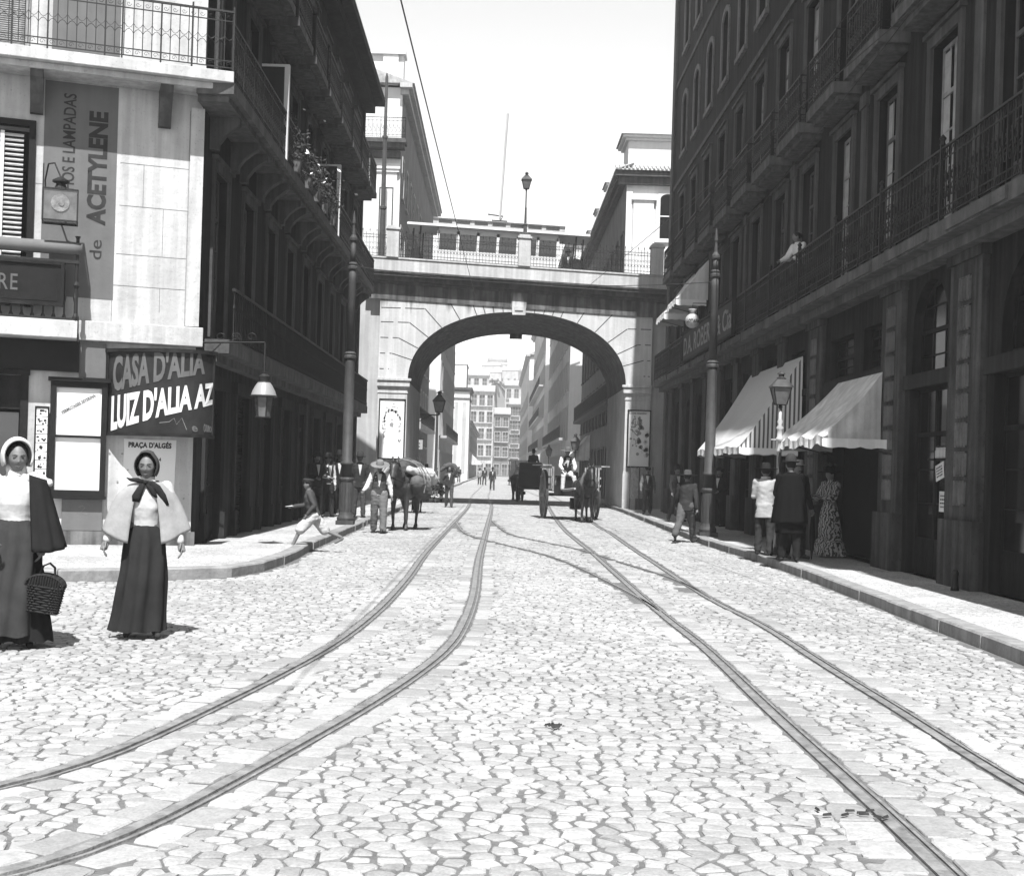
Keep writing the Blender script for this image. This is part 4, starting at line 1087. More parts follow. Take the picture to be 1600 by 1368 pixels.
# display case
dc = thing('display_case', 'tall black framed display case with two white sheets on the corner wall', 'display case', FW3(-1.84, -.002, .92), FA)
b_ = MB(); W2, H2 = .44, 1.86
for a in ((-W2,-W2+.09,0,H2),(W2-.09,W2,0,H2),(-W2+.09,W2-.09,0,.10),(-W2+.09,W2-.09,H2-.10,H2),(-W2+.09,W2-.09,.96,.99)): b_.box(a[0],a[1],-.17,0,a[2],a[3])
b_.box(-W2-.04, W2+.04, -.22, 0, H2, H2+.06); b_.box(-W2-.02, W2+.02, -.19, 0, -.04, 0); b_.build('frame', M['black_paint'], dc)
b_ = MB(); b_.quad((-W2+.09,-.12,.1),(W2-.09,-.12,.1),(W2-.09,-.12,.95),(-W2+.09,-.12,.95)); b_.quad((-W2+.09,-.12,.99),(W2-.09,-.12,.99),(W2-.09,-.12,H2-.1),(-W2+.09,-.12,H2-.1)); b_.build('sheet', M['paper'], dc)
b_ = MB(); b_.add([(-.345,-.126,1.27),(.335,-.126,1.68),(.345,-.126,1.74),(-.345,-.126,1.33)], [(0,1,2,3)]); band = b_.build('paper_band', M['panel_light'] if 'panel_light' in M else M['canvas'], dc)
q = text_mb('VERMUTAGES SEVERINA', .062, .002, .82, 1.1, .001); an = atan2(.41,.68)
q.xf(lambda p: Vector((p.x*cos(an)-p.z*sin(an), -.128, p.x*sin(an)+p.z*cos(an)+1.482))); q.build('lettering', M['ink'], band)
# postcard strip
pcs = thing('postcard_rack', 'narrow vertical frame of small picture postcards beside the display case', 'postcard rack', FW3(-2.40, -.06, .90), FA)
b_ = MB(); 
for a in ((-.11,-.09,0,1.46),(.09,.11,0,1.46),(-.09,.09,0,.02),(-.09,.09,1.44,1.46)): b_.box(a[0],a[1],-.05,0,a[2],a[3])
b_.box(-.09,.09,-.01,0,.02,1.44); b_.build('frame', M['wood'], pcs)
b_ = MB(); d_ = MB(); r_ = random.Random(8)
for k in range(10):
    z = .03+.141*k; b_.box(-.085,.085,-.03,-.011,z,z+.13)
    for j in range(6):
        x = r_.uniform(-.06,.06); zz = z+r_.uniform(.02,.09); a = r_.uniform(.012,.028); d_.poly([(x+a*cos(t_), -.0305, zz+a*.8*sin(t_)) for t_ in (0,1,2,3,4,5)])
b_.build('postcard', M['paper'], pcs); d_.build('print', M['ink'], pcs)
# painted dark patch with chalk mark, wall poster
b_ = MB(); b_.box(-2.06,-1.43,-.066,-.003,.365,.87); FB(b_, 'painted_patch', M['panel_paint'])
b_ = MB(); b_.tube([(-1.80,-.068,.74),(-1.74,-.068,.77),(-1.70,-.068,.74),(-1.76,-.068,.66),(-1.80,-.068,.64),(-1.66,-.068,.63)], .003, 3); FB(b_, 'chalk_mark', M['ink_grey'])
po = thing('wall_poster', 'torn white paper poster headed PRACA D\'ALGES behind the hooded woman', 'poster', FW3(-.70, -.004, .55), FA)
po['label'] = "weathered white poster headed PRAÇA D'ALGÉS pasted below the curved sign"
b_ = MB(); r_ = random.Random(2); W2 = .42; ed = []
for i in range(9): ed.append((-W2+.84*i/8, -.006, r_.uniform(0,.02)))
for i in range(8): ed.append((W2+r_.uniform(-.012,.006), -.006, 1.34*(i+1)/8))
for i in range(1,9): ed.append((W2-.84*i/8, -.006, 1.34+r_.uniform(-.012,.006)))
for i in range(1,8): ed.append((-W2+r_.uniform(-.006,.012), -.006, 1.34-1.34*i/8))
b_.poly(ed); b_.build('sheet', M['paper'], po)
q = text_mb("PRAÇA D'ALGÉS", .115, .006, .80, 1.05, .001); q.xf(lambda p: p + Vector((0,-.008,1.20)))
for tx, z, s_ in (('4 TOUROS 4', .98, .08), ('CORRIDA', .72, .16), ('ELEGANTE', .60, .08), ('DOMINGO', .35, .12)):
    p_ = text_mb(tx, s_, .003, .8, 1.05, .001); p_.xf(lambda p: p + Vector((0,-.008,z-.0))); 
    if z > .9 or z < .7: q.add(p_.v, p_.f)
q.build('lettering', M['ink'], po)
r_ = random.Random(9); b_ = MB()
for i in range(16):
    x, z = r_.uniform(-1.35,-.1), r_.uniform(.45,1.7); a = r_.uniform(.008,.022); b_.poly([(x+a*r_.uniform(.6,1.3)*cos(t_), -.013, z+a*r_.uniform(.6,1.3)*sin(t_)) for t_ in range(0,6)])
FB(b_, 'plaster_chip', M['ink_grey'])

# curved shop sign wrapped round the corner
cs = thing('curved_shop_sign', 'large dark curved sign reading CASA D\'ALIA LUIZ D\'ALIA wrapped round the shop corner', 'sign', (LX, LY, 1.93), 0)
P0 = FW3(-1.42, -.04, 0) - Vector((LX, LY, 0)); P2 = Vector((.42, -.42, 0)); P1 = Vector((.12, -1.22, 0)) 
P3 = Vector((.42, -.05, 0))
def bez(t):
    return (1-t)**2*P0 + 2*(1-t)*t*P1 + t*t*P2
NB = 28; arcp = [bez(i/NB) for i in range(NB+1)]; cumb = [0]
for i in range(NB): cumb.append(cumb[-1] + (arcp[i+1]-arcp[i]).length)
SL = cumb[-1]; SH = 1.42
def on_sign(s, z, off=0.0):
    import bisect
    k = min(max(bisect.bisect_left(cumb, s), 1), NB); f = (s-cumb[k-1])/(cumb[k]-cumb[k-1]); p = arcp[k-1].lerp(arcp[k], f)
    d = (arcp[k]-arcp[k-1]).normalized(); n = Vector((d.y, -d.x, 0)); return p + n*off + Vector((0,0,z))
def sign_band(z0, z1, o0, o1):
    m_ = MB(); m_.rings([[on_sign(SL*i/NB, z0, o0), on_sign(SL*i/NB, z0, o1), on_sign(SL*i/NB, z1, o1), on_sign(SL*i/NB, z1, o0)] for i in range(NB+1)]); return m_
sign_band(0.03, SH-.03, -.02, .0).build('board', M['sign_board'] if 'sign_board' in M else M['black_paint'], cs, smooth=False)
b_ = sign_band(0, .05, -.03, .04); q = sign_band(SH-.06, SH, -.03, .05); b_.add(q.v, q.f)
for s_ in (.02, SL-.02): 
    p = on_sign(s_, 0, 0); b_.box(p.x-.02, p.x+.02, p.y-.03, p.y+.03, -.0, SH)
b_.build('frame', M['wood'], cs)
def sign_text(txt, size, s0, s1, z0, z1, bold, hgt=1.0):
    """lettering that climbs from z0 to z1 along the sign"""
    m_ = text_mb(txt, size, bold, 1.0, 1.0, .004, 'LEFT'); xs = [v[0] for v in m_.v]; w_ = max(xs); 
    # subdivide not needed: letters are small relative to the curve
    m_.v = [tuple(on_sign(s0 + (s1-s0)*(v[0]/w_), z0 + (z1-z0)*(v[0]/w_) + v[2]*(hgt + (.62-1)*hgt*(v[0]/w_)), .006 - v[1])) for v in m_.v]; return m_
a_ = sign_text("CASA D'ALIA", .60, .14, SL*.88, .74, 1.06, .022, 1.30); a_.build('top_lettering', M['sash_paint'], cs)
a_ = sign_text("LUIZ D'ALIA AZ", .58, .12, SL*.985, .10, .58, .024, 1.28); a_.build('main_lettering', M['canvas'], cs)
a_ = sign_text("e", .22, SL*.78, SL*.83, .10, .10, .004, 1.0); q = sign_text("OUROS", .19, SL*.885, SL*.99, .10, .10, .003, 1.0); a_.add(q.v, q.f); a_.build('small_lettering', M['sash_paint'], cs)
b_ = MB()
b_.tube([on_sign(SL*.52, .22, .005), on_sign(SL*.6,.24,.005), on_sign(SL*.64,.30,.005), on_sign(SL*.66,.20,.005), on_sign(SL*.7,.31,.005), on_sign(SL*.74,.12,.005)], .004, 3); b_.build('flourish', M['ink_grey'], cs)
b_ = MB(); b_.box(-.2,.40,-.40,.10,SH+.001,SH+.03); 

# square glass wall lantern
wl = thing('wall_lantern', 'square glass oil lantern on a bracket at far left in front of the painted wall', 'lantern', FW3(-2.21, -.62, 5.24), FA)
b_ = MB(); a = .26
for sx in (-1,1):
    for sy in (-1,1): b_.box(sx*a-.012, sx*a+.012, sy*.2-.012, sy*.2+.012, 0, .5)
for z in (0,.49):
    b_.box(-a,a,-.212,-.188,z,z+.02); b_.box(-a,a,.188,.212,z,z+.02); b_.box(-a-.01,-a+.01,-.19,.19,z,z+.02); b_.box(a-.01,a+.01,-.19,.19,z,z+.02)
b_.lathe([(.02,.50),(.14,.52),(.09,.56),(.07,.62),(.13,.64),(.13,.67),(.04,.72)], (0,0,0), 12); b_.build('frame', M['iron'], wl)
b_ = MB(); b_.box(-a+.015,a-.015,-.195,.195,.02,.488); b_.build('pane', M['lamp_glass'], wl)
b_ = MB(); b_.lathe([(.14,0),(.12,.03),(.05,.06),(.0,.06)], (0,-.21,.28), 14, 'y'); b_.lathe([(.05,0),(.04,-.02),(.0,-.02)], (0.02,-.2,.27), 10, 'y'); b_.build('reflector', M['rail_steel'], wl)
b_ = MB(); b_.tube([(-.22,.62,.35),(-.25,.5,.75),(-.2,.3,.98),(-.1,.05,.95),(0,0,.72)], .014, 5); b_.tube([(-.28,.62,.2),(-.28,.62,1.05)], .014, 5); b_.build('bracket', M['iron'], wl)
# hanging street lamp by the left facade
hl = thing('hanging_lamp', 'gas lantern with glass shade hanging from a scrolled bracket over the left pavement', 'street lamp', (-3.95, 21.45, 2.32), 0)
b_ = MB(); zt = 1.25
b_.tube([(0,0,.72),(0,0,zt)], .014, 6); b_.tube([(0,0,zt),(-1.15,.35,zt)], .016, 6); b_.tube([(-1.15,.35,zt-.35),(-.8,.25,zt-.02)], .012, 5)
for k in range(3):
    x = -.25-.28*k; b_.tube([(x+.09*cos(t_*.7)*(1-t_/12), x*-.3, zt+.09+.08*sin(t_*.7)*(1-t_/12)) for t_ in range(10)], .008, 4)
b_.build('bracket', M['iron'], hl)
b_ = MB(); b_.lathe([(.05,.72),(.10,.68),(.08,.60),(.11,.58)], n=12); b_.lathe([(.22,.335),(.235,.345),(.22,.36),(.12,.40)], n=16)
for k in range(6):
    t_ = 2*pi*k/6; b_.tube([(.165*cos(t_),.165*sin(t_),.34),(.125*cos(t_),.125*sin(t_),.0)], .009, 4)
b_.tube([(.125*cos(t_),.125*sin(t_),0) for t_ in [2*pi*k/12 for k in range(13)]], .01, 4); b_.build('lantern_frame', M['iron'], hl)
b_ = MB(); b_.lathe([(.10,.585),(.14,.53),(.19,.44),(.215,.365)], n=16, cap=False); b_.build('glass_shade', M['white_glass'] if 'white_glass' in M else M['canvas'], hl, smooth=True)
b_ = MB(); b_.lathe([(.155,.33),(.12,.01)], n=6, cap=False); b_.build('pane', M['lamp_glass'], hl)

# privacy partitions on the upper balcony, flowers
for Y, k in ((26.3, 0), (34.9, 1)):
    t = thing('balcony_screen', ['grey partition screen with white edge on the upper left balcony, nearer one', 'grey partition screen with white edge on the upper left balcony, farther one'][k], 'screen', (LX, Y, 7.78), pi/2, 'partition screens on the upper left balcony')
    b_ = MB(); b_.box(-.03,.03,-.52,-.01,.02,1.9); b_.build('panel', M['grey_plaster'], t)
    b_ = MB(); b_.box(-.05,.07,-.62,-.521,0,1.95); b_.box(-.05,.07,-.52,-.01,1.9,1.95); b_.build('edge_post', M['white_paint'], t)
def leafy(seed, n, rx, ry, rz, s=.05):
    r = random.Random(seed); m_ = MB()
    for i in range(n):
        c = Vector((r.gauss(0,.45)*rx, r.gauss(0,.45)*ry, abs(r.gauss(0,.5))*rz)); a = Vector((r.uniform(-1,1),r.uniform(-1,1),r.uniform(-1,1))).normalized(); b = a.orthogonal().normalized(); q = r.uniform(.5,1.3)*s
        m_.add([c-a*q, c+b*q*.5, c+a*q, c-b*q*.5], [(0,1,2,3)])
    return m_
M['blossom'] = mat('blossom', .6, .8, .2, 6, 0)
for i, Y in enumerate((27.4, 29.0, 30.4, 31.8, 33.3)):
    t = thing('potted_plant', ['bushy plant with a few pale flowers on the upper left balcony rail, nearest pot', 'second leafy potted plant from the near end of the upper left balcony', 'middle leafy potted plant with white flowers on the upper left balcony', 'trailing potted plant near the far screen of the upper left balcony', 'small potted plant right before the far screen of the upper left balcony'][i], 'plant', (LX+.62, Y, 7.78), 0, 'potted plants on the upper left balcony')
    b_ = MB(); b_.lathe([(.09,0),(.13,.22),(.14,.24)], n=10); b_.build('pot', M['panel_paint'], t)
    b_ = leafy(i, 200, .30, .6, .75, .05); b_.xf(lambda p: p + Vector((0,0,.25))); b_.build('foliage', M['leaf'], t)
    b_ = leafy(i+20, 4, .35, .6, .9, .06); b_.xf(lambda p: p + Vector((.08,0,.3))); b_.build('flower', M['blossom'], t)
# ------------------------------------------------------------------ buildings beyond the bridge
def far_window_mesh(w, h, key):
    k = ('far', w, h, key)
    if k in MESH: return MESH[k]
    s = MB(); a = w/2; t = .12
    s.box(-a-t, -a, -.05, .02, 0, h); s.box(a, a+t, -.05, .02, 0, h); s.box(-a-t, a+t, -.055, .02, h, h+t); s.box(-a-t-.05, a+t+.05, -.1, .02, -.1, -.002)
    s.box(-.03, .03, .0, .03, 0, h); s.box(-a, a, .0, .029, h*.6, h*.6+.05)
    g = MB(); g.quad((-a,.04,0),(a,.04,0),(a,.04,h),(-a,.04,h))
    MESH[k] = (s.mesh('window'), g.mesh('pane')); return MESH[k]
def block(name, label, side, X, y0, y1, H, wallm, floors, bay, depth=8.0, endm=None, eave=.5, roof=1.6, balconies=(), group=None, end_windows=False, trim='pale_plaster', gl='glass'):
    if y0 > 95: gl = 'hazed_pane'
    # street block: side -1 is left, +1 is right; the facade plane stands at X from y0 to y1
    L_ = y1-y0
    if side < 0: t = thing(name, label, 'building', (X, y0, 0), pi/2, group); f = lambda u: u
    else: t = thing(name, label, 'building', (X, y1, 0), -pi/2, group); f = lambda u: L_-u
    n = max(1, int(L_/bay)); b_ = L_/n; ops = []; W_ = []
    for i in range(n):
        u = (i+.5)*b_
        for j, (z, h, w) in enumerate(floors): W_.append((u, z, h, w, j)); ops.append((u-w/2, u+w/2, z, z+h, 0))
    wm = wall_mesh(0, L_, -.05, H, ops, .3); wm.quad((0,depth,-.05),(0,depth,H),(L_,depth,H),(L_,depth,-.05))
    wm.build('wall', M[wallm], t)
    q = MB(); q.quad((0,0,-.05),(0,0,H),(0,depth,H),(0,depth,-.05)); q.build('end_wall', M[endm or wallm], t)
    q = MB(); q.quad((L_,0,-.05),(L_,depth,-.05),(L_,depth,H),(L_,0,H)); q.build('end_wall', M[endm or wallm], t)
    q = MB(); q.box(.1, L_-.1, .32, depth-.1, 0, H-.1); q.build('interior', M['interior'], t)
    for (u, z, h, w, j) in W_:
        s, g = far_window_mesh(w, h, trim)
        if not s.materials: s.materials.append(M[trim])
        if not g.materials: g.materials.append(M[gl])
        o = bpy.data.objects.new('window', s); COL.objects.link(o); o.parent = t; o.location = (u, 0, z)
        p = bpy.data.objects.new('pane', g); COL.objects.link(p); p.parent = o
    q = MB(); q.box(-.15, L_+.15, -eave*.6, .1, H-.35, H-.1); q.box(-eave, L_+eave, -eave, .1, H-.1, H+.12); q.build('cornice', M[trim], t)
    if roof:
        q = MB(); q.prism([(-eave-.1,H+.12),(depth,H+.12),(depth/2,H+.12+roof)], lambda p, d: (d, p[0], p[1]), -eave*.8, L_+eave*.8); q.build('roof', M['tile'], t)
    for (z, u0, u1) in balconies:
        q = MB(); q.box(u0, u1, -.6, -.002, z-.2, z); q.build('balcony_slab', M[trim], t)
        r = MB(); k = int((u1-u0)/.22)
        for i in range(k+1):
            x = u0+(u1-u0)*i/k; r.box(x-.012, x+.012, -.57, -.55, z, z+.9)
        r.box(u0, u1, -.585, -.535, z+.9, z+.95); r.box(u0, u1, -.57, -.55, z+.08, z+.1); r.build('railing', M['iron'], t)
    return t
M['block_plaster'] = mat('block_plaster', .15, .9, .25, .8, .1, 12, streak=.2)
M['hazed_pane'] = mat('hazed_pane', 0.10, 0.4, 0.4, 1.0, 0.0)  # far panes paler than near glass: distance haze painted into the colour
F4 = [(.2,2.7,1.3),(4.3,2.3,1.1),(7.9,2.2,1.1),(11.4,2.1,1.0),(15.0,1.9,1.0)]
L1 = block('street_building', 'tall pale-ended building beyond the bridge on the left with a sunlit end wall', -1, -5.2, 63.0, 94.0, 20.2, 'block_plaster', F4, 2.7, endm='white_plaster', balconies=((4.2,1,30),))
# end wall of the left block seen over the railing: pilaster, balcony, parapet (local x along street, y into the building)
q = MB(); q.box(-.14,-.002,.15,1.15,9.6,16.0); q.box(-.22,-.002,.05,1.25,16.0,16.15); q.box(-.28,-.002,0,1.32,16.15,16.4); q.box(-.18,-.002,.1,1.2,9.4,9.9); q.box(-.10,-.002,1.75,2.6,9.6,16.0); q.build('end_pilaster', M['white_plaster'], L1)
q = MB()
for (a, b, c, d) in ((.3,1.0,10.3,10.36),(.3,1.0,15.2,15.26),(.3,.36,10.36,15.2),(.94,1.0,10.36,15.2)): q.box(-.15,-.141,a,b,c,d)
q.build('panel_line', M['joint'], L1)
q = MB(); q.box(-.9,-.002,-.3,4.5,17.3,17.5); q.box(-.7,-.003,-.2,4.5,17.1,17.299); q.box(-.3,-.004,0,4.5,16.7,17.0); q.build('end_balcony', M['trim_stone'], L1)
r_ = scroll_rail(4.6, 1.0, .2, False, 1); r_.xf(lambda p: Vector((-.85, p.x-.25, p.z+17.5))); r2_ = scroll_rail(.8,1.0,.2,False,1); r2_.xf(lambda p: Vector((-.85+p.x, -.25, p.z+17.5))); r_.add(r2_.v, r2_.f); r_.build('end_railing', M['iron'], L1)
q = MB(); q.box(-.12,0,.25,1.0,20.3,21.8); q.box(-.2,.9,-.1,3.0,21.8,21.95); q.box(-.0,.8,.0,3.0,20.32,21.8); q.build('roof_parapet', M['white_plaster'], L1)
q = MB(); q.box(-.06,-.002,1.9,2.7,17.6,19.6); q.build('end_door', M['panel_paint'], L1)

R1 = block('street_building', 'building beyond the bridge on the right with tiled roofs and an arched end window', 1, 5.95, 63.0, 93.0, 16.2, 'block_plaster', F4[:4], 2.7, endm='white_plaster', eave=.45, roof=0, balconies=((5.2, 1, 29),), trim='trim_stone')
LR = 30.0   # near end is local x = LR
q = MB(); q.box(LR+.002, LR+.14, .35, 1.35, 9.4, 15.0); q.box(LR+.002, LR+.24, .25, 1.5, 15.0, 15.3); q.box(LR+.002, LR+.1, .0, .3, 9.4, 15.6); q.build('end_pilaster', M['white_plaster'], R1)
s, g = None, None
wn_ = thing('x','y','z'); bpy.data.objects.remove(wn_)
def end_window(parent, x, y, z, w, h, arch):
    """window on a wall facing local +x"""
    f, g, s = window_meshes(w, h, 'sash', arch, .16)
    for mm, mt in ((f,'white_paint'),(g,'glass'),(s,'white_paint')):
        if not mm.materials: mm.materials.append(M[mt])
    o = bpy.data.objects.new('window', f); COL.objects.link(o); o.parent = parent; o.location = (x+.205, y, z); o.rotation_euler = (0,0,pi/2)
    for n_, mm in (('pane', g), ('surround', s)):
        p = bpy.data.objects.new(n_, mm); COL.objects.link(p); p.parent = o; p.location = (0, -.02, 0) if n_ == 'pane' else (0, .19, 0)
end_window(R1, LR, 2.05, 13.1, .85, 2.3, .3); end_window(R1, LR, 4.6, 13.1, .85, 2.3, .3)
q = MB(); q.box(LR, LR+.5, -.6, 8.5, 16.1, 16.35); q.box(LR+.002, LR+.3, -.4, 8.5, 15.75, 16.1); q.build('end_cornice', M['trim_stone'], R1)
q = MB()   # tiled hip roof with ribs, then the raised attic block
x1 = LR+.62; 
q.add([(x1,-.6,16.36),(x1,8.6,16.36),(x1-3.0,4,17.7),(-.5,-.6,16.36),(-.5,8.6,16.36),(2.5,4,17.7)], [(0,1,2),(0,2,5,3),(1,4,5,2),(3,5,4)])
q.build('roof', M['tile'], R1)
q = MB(); 
for i in range(46): y = -.55+9.1*i/45; q.tube([(x1+.02,y,16.40),(x1-.9,y,16.80)], .055, 5)
for i in range(120): x = -.4+30.8*i/119; q.tube([(x,-.62,16.40),(x,.3,16.75)], .05, 4)
q.build('eave_tile', M['tile'], R1)
def attic(t, xa, xb, ya, yb, z0, z1, nm='attic'):
    q = MB(); q.box(xa, xb, ya, yb, z0, z1); q.box(xa-.15, xb+.15, ya-.15, yb+.15, z1, z1+.12); q.box(xa-.3, xb+.3, ya-.3, yb+.3, z1+.121, z1+.25); o = q.build(nm, M['white_plaster'], t)
    r = MB(); xm, ym = (xa+xb)/2, (ya+yb)/2
    r.add([(xa-.4,ya-.4,z1+.251),(xb+.4,ya-.4,z1+.251),(xb+.4,yb+.4,z1+.251),(xa-.4,yb+.4,z1+.251),(xm,ya+1.2,z1+1.1),(xm,yb-1.2,z1+1.1)], [(0,1,4),(1,2,5,4),(2,3,5),(3,0,4,5),(0,3,2,1)]); r.build('attic_roof', M['tile'], o)
attic(R1, LR-3.0, LR-.6, .1, 8.0, 16.4, 18.1)
for k in range(3): attic(R1, LR-10.5-7.2*k, LR-9.2-7.2*k, .0, 3.0, 16.4, 17.6, 'dormer')
# second right block (cross street between), third and fourth blocks
R2 = block('street_building', 'long pale building behind the horse cart with a narrow white sunlit end wall', 1, 5.3, 97.5, 138.0, 19.0, 'far_plaster', F4, 2.9, endm='white_plaster', balconies=((4.2, 1, 39),), trim='pale_plaster')
R3 = block('street_building', 'third building from the bridge on the right, lined with small balconies', 1, 5.0, 142.0, 190.0, 21.0, 'far_plaster', F4, 3.2, endm='white_plaster', balconies=((4.2,1,46),(7.8,1,46),(11.3,1,46)))
R4 = block('street_building', 'fourth building from the bridge on the right at the narrow far end', 1, 4.4, 194.0, 262.0, 19.0, 'far_plaster', F4[:4], 3.6, endm='white_plaster')
L2 = block('street_building', 'second building beyond the arch on the left with a white sunlit end wall', -1, -4.75, 102.0, 134.0, 17.0, 'far_plaster', F4[:4], 2.9, endm='white_plaster', balconies=((4.2,1,31),))
tw = thing('church_tower', 'slim white tower block with a projecting cornice beyond the arch on the left', 'tower', (-5.2, 172.0, 0), 0)
q = MB(); q.box(-1.2,1.2,0,9,0,11.9); q.build('lower_stage', M['white_plaster'], tw)
q = MB(); q.box(-1.4,1.4,-.2,9.2,11.9,12.2); q.box(-1.55,1.55,-.35,9.3,12.2,12.5); q.box(-1.3,1.3,-.12,9.1,10.9,11.1); q.build('cornice', M['trim_stone'], tw)
q = MB(); q.box(-.95,.7,.3,8,12.5,15.6); q.box(-1.05,.8,.2,8.1,15.6,15.8); q.build('upper_stage', M['white_plaster'], tw)
q = MB(); q.box(-.8,-.3,-.06,-.001,1.0,10.5); q.box(.3,.8,-.06,-.001,1.0,10.5); q.build('pilaster', M['pale_plaster'], tw)
L3 = block('street_building', 'low long building past the white tower on the left side', -1, -4.3, 183.0, 262.0, 8.3, 'far_plaster', F4[:2], 3.2, endm='white_plaster', roof=1.2)
# closing row at the far end, several house fronts facing the camera
def front_house(label, x0, x1, Y, H, wallm, nb, nf, roof=1.5, step=0.0):
    t = thing('far_house', label, 'building', (x0, Y, 0), 0, 'house fronts closing the far end of the street'); W_ = x1-x0
    ops = []; fl = (H-4.2)/max(1, nf-1)
    for j in range(nf):
        for i in range(nb):
            u = W_*(i+.5)/nb; z = .3 if j == 0 else 4.2+fl*(j-1)+.5; ops.append((u-.6,u+.6,z,z+(2.6 if j == 0 else fl*.62),0))
    wm = wall_mesh(0, W_, -.05, H, ops, .3); wm.quad((0,0,-.05),(0,10,-.05),(0,10,H),(0,0,H)); wm.quad((W_,0,-.05),(W_,0,H),(W_,10,H),(W_,10,-.05)); wm.build('wall', M[wallm], t)
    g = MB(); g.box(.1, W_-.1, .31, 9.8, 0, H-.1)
    g.build('interior', M['hazed_pane'], t)  # shows through as the panes, with the same haze painted in
    for o_ in ops:
        w_, h_ = o_[1]-o_[0], round(o_[3]-o_[2],1); s, g = far_window_mesh(1.2, h_, 'pale_plaster')
        if not s.materials: s.materials.append(M['pale_plaster'])
        o = bpy.data.objects.new('window', s); COL.objects.link(o); o.parent = t; o.location = ((o_[0]+o_[1])/2, 0, o_[2])
    q = MB(); q.box(-.2, W_+.2, -.5, .1, H-.2, H+.1)
    for j in range(1, nf): q.box(.3, W_-.3, -.5, -.002, 4.2+fl*(j-1)+.25, 4.2+fl*(j-1)+.45)
    q.build('balcony_slab', M['pale_plaster'], t)
    r = MB(); r.prism([(-.4,H+.1),(10,H+.1),(5,H+.1+roof)], lambda p, d: (d, p[0], p[1]), -.2, W_+.2); r.build('roof', M['tile'], t)
    return t
front_house('far house with dark flat cornice at the left end of the closing row', -8.5, -1.2, 292, 19.5, 'far_plaster', 4, 5)
front_house('far narrow house just right of the flat-corniced one in the closing row', -1.2, 2.6, 300, 14.8, 'block_plaster', 2, 4)
front_house('far pale narrow house in the middle of the closing row', 2.6, 5.2, 306, 17.5, 'pale_plaster', 2, 5)
front_house('far gabled house right of the middle of the closing row', 5.2, 9.5, 312, 16.5, 'far_plaster', 3, 4, 3.2)
front_house('far broad house at the right end of the closing row', 9.5, 17, 318, 20.0, 'block_plaster', 4, 5)
front_house('far tall house rising behind the closing row on the left', -14, -3, 345, 27.0, 'far_plaster', 5, 7)
front_house('far tall pale house rising behind the closing row on the right', 1.5, 12, 352, 25.0, 'pale_plaster', 5, 6)
# hill with a church dome and terraces
hm = MB(); nX, nY = 46, 22; hr_ = random.Random(3)
for j in range(nY+1):
    for i in range(nX+1):
        x = -420+840*i/nX; y = 420+900*j/nY; k = j/nY
        h = 78*(1-exp(-k*3.2))*(.75+.25*cos((x-10)/190)) + 7*mnoise.noise(Vector((x/60,y/80,1.0)))*min(1,k*4) - 1
        hm.v.append((x,y,h))
for j in range(nY):
    for i in range(nX): a = j*(nX+1)+i; hm.f.append((a,a+1,a+nX+2,a+nX+1))
struct(hm.build('hill', mat('hillside', .10, .95, .5, .03, 0), smooth=True))
dome = thing('hilltop_church', 'faint domed church standing on the hill beyond the end of the street', 'church', (-2, 860, 58), 0)
q = MB(); q.box(-14,14,0,20,-20,8); q.box(-10,10,-2,0,-20,12); q.build('nave', M['white_plaster'], dome)
q = MB(); q.lathe([(7,8),(7,15),(7.6,15.2),(7.4,16)], (0,8,0), 16); q.build('drum', M['white_plaster'], dome)
q = MB(); q.lathe([(7.2,16),(6.6,19.5),(4.8,22.5),(2,24.2),(1.2,24.4),(1.2,27),(.2,29)], (0,8,0), 16); q.build('dome', M['far_plaster'], dome, smooth=True)
for k in range(26):
    x = hr_.uniform(-110,130); y = hr_.uniform(520,820); kk = (y-420)/900
    h = 78*(1-exp(-kk*3.2))*(.75+.25*cos((x-10)/190))
    t = thing('hillside_house', 'faint small house among those scattered over the distant hill', 'building', (x,y,h-3), hr_.uniform(-.3,.3), 'faint houses scattered over the distant hillside')
    w_, d_, z_ = hr_.uniform(4,9), hr_.uniform(4,7), hr_.uniform(6,12)
    q = MB(); q.box(-w_,w_,-d_,d_,0,z_); q.build('wall', M[hr_.choice(['white_plaster','pale_plaster','far_plaster'])], t)
    q = MB(); q.add([(-w_-.3,-d_-.3,z_),(w_+.3,-d_-.3,z_),(w_+.3,d_+.3,z_),(-w_-.3,d_+.3,z_),(-w_+.5,0,z_+2.4),(w_-.5,0,z_+2.4)],[(0,1,5,4),(1,2,5),(2,3,4,5),(3,0,4),(0,3,2,1)]); q.build('roof', M['tile'], t)
    q = MB()
    n_ = max(2, int(w_/1.6))
    for i in range(n_):
        for z in range(1, int(z_/3.2)): xx = -w_+2*w_*(i+.5)/n_; q.box(xx-.5, xx+.5, -d_-.03, -d_+.02, z*3.0, z*3.0+1.7)
    q.build('windows', M['glass'], t)
pt = thing('palm_tree', 'single palm tree on the slope above the far end of the street', 'tree', (-1.5, 470, 20), 0)
q = MB(); q.tube([(0,0,-6),(.4,0,4),(0,0,13)], [.6,.45,.4], 7); q.build('trunk', M['wood'], pt)
q = MB()
for k in range(34):
    a = 2*pi*k/34+hr_.uniform(-.2,.2); e = hr_.uniform(-.3,1.2); r_ = 6.0
    c = [(0,0,13)]
    for s_ in (1,2,3,4): c.append((cos(a)*cos(e)*r_*s_/4, sin(a)*cos(e)*r_*s_/4, 13+sin(e)*r_*s_/4-.28*s_*s_))
    for i in range(4):
        a0, a1 = Vector(c[i]), Vector(c[i+1]); n_ = Vector((-sin(a),cos(a),0))*.5; q.quad(a0-n_, a1-n_*.6, a1+n_*.6, a0+n_)
q.build('crown', M['leaf'], pt)
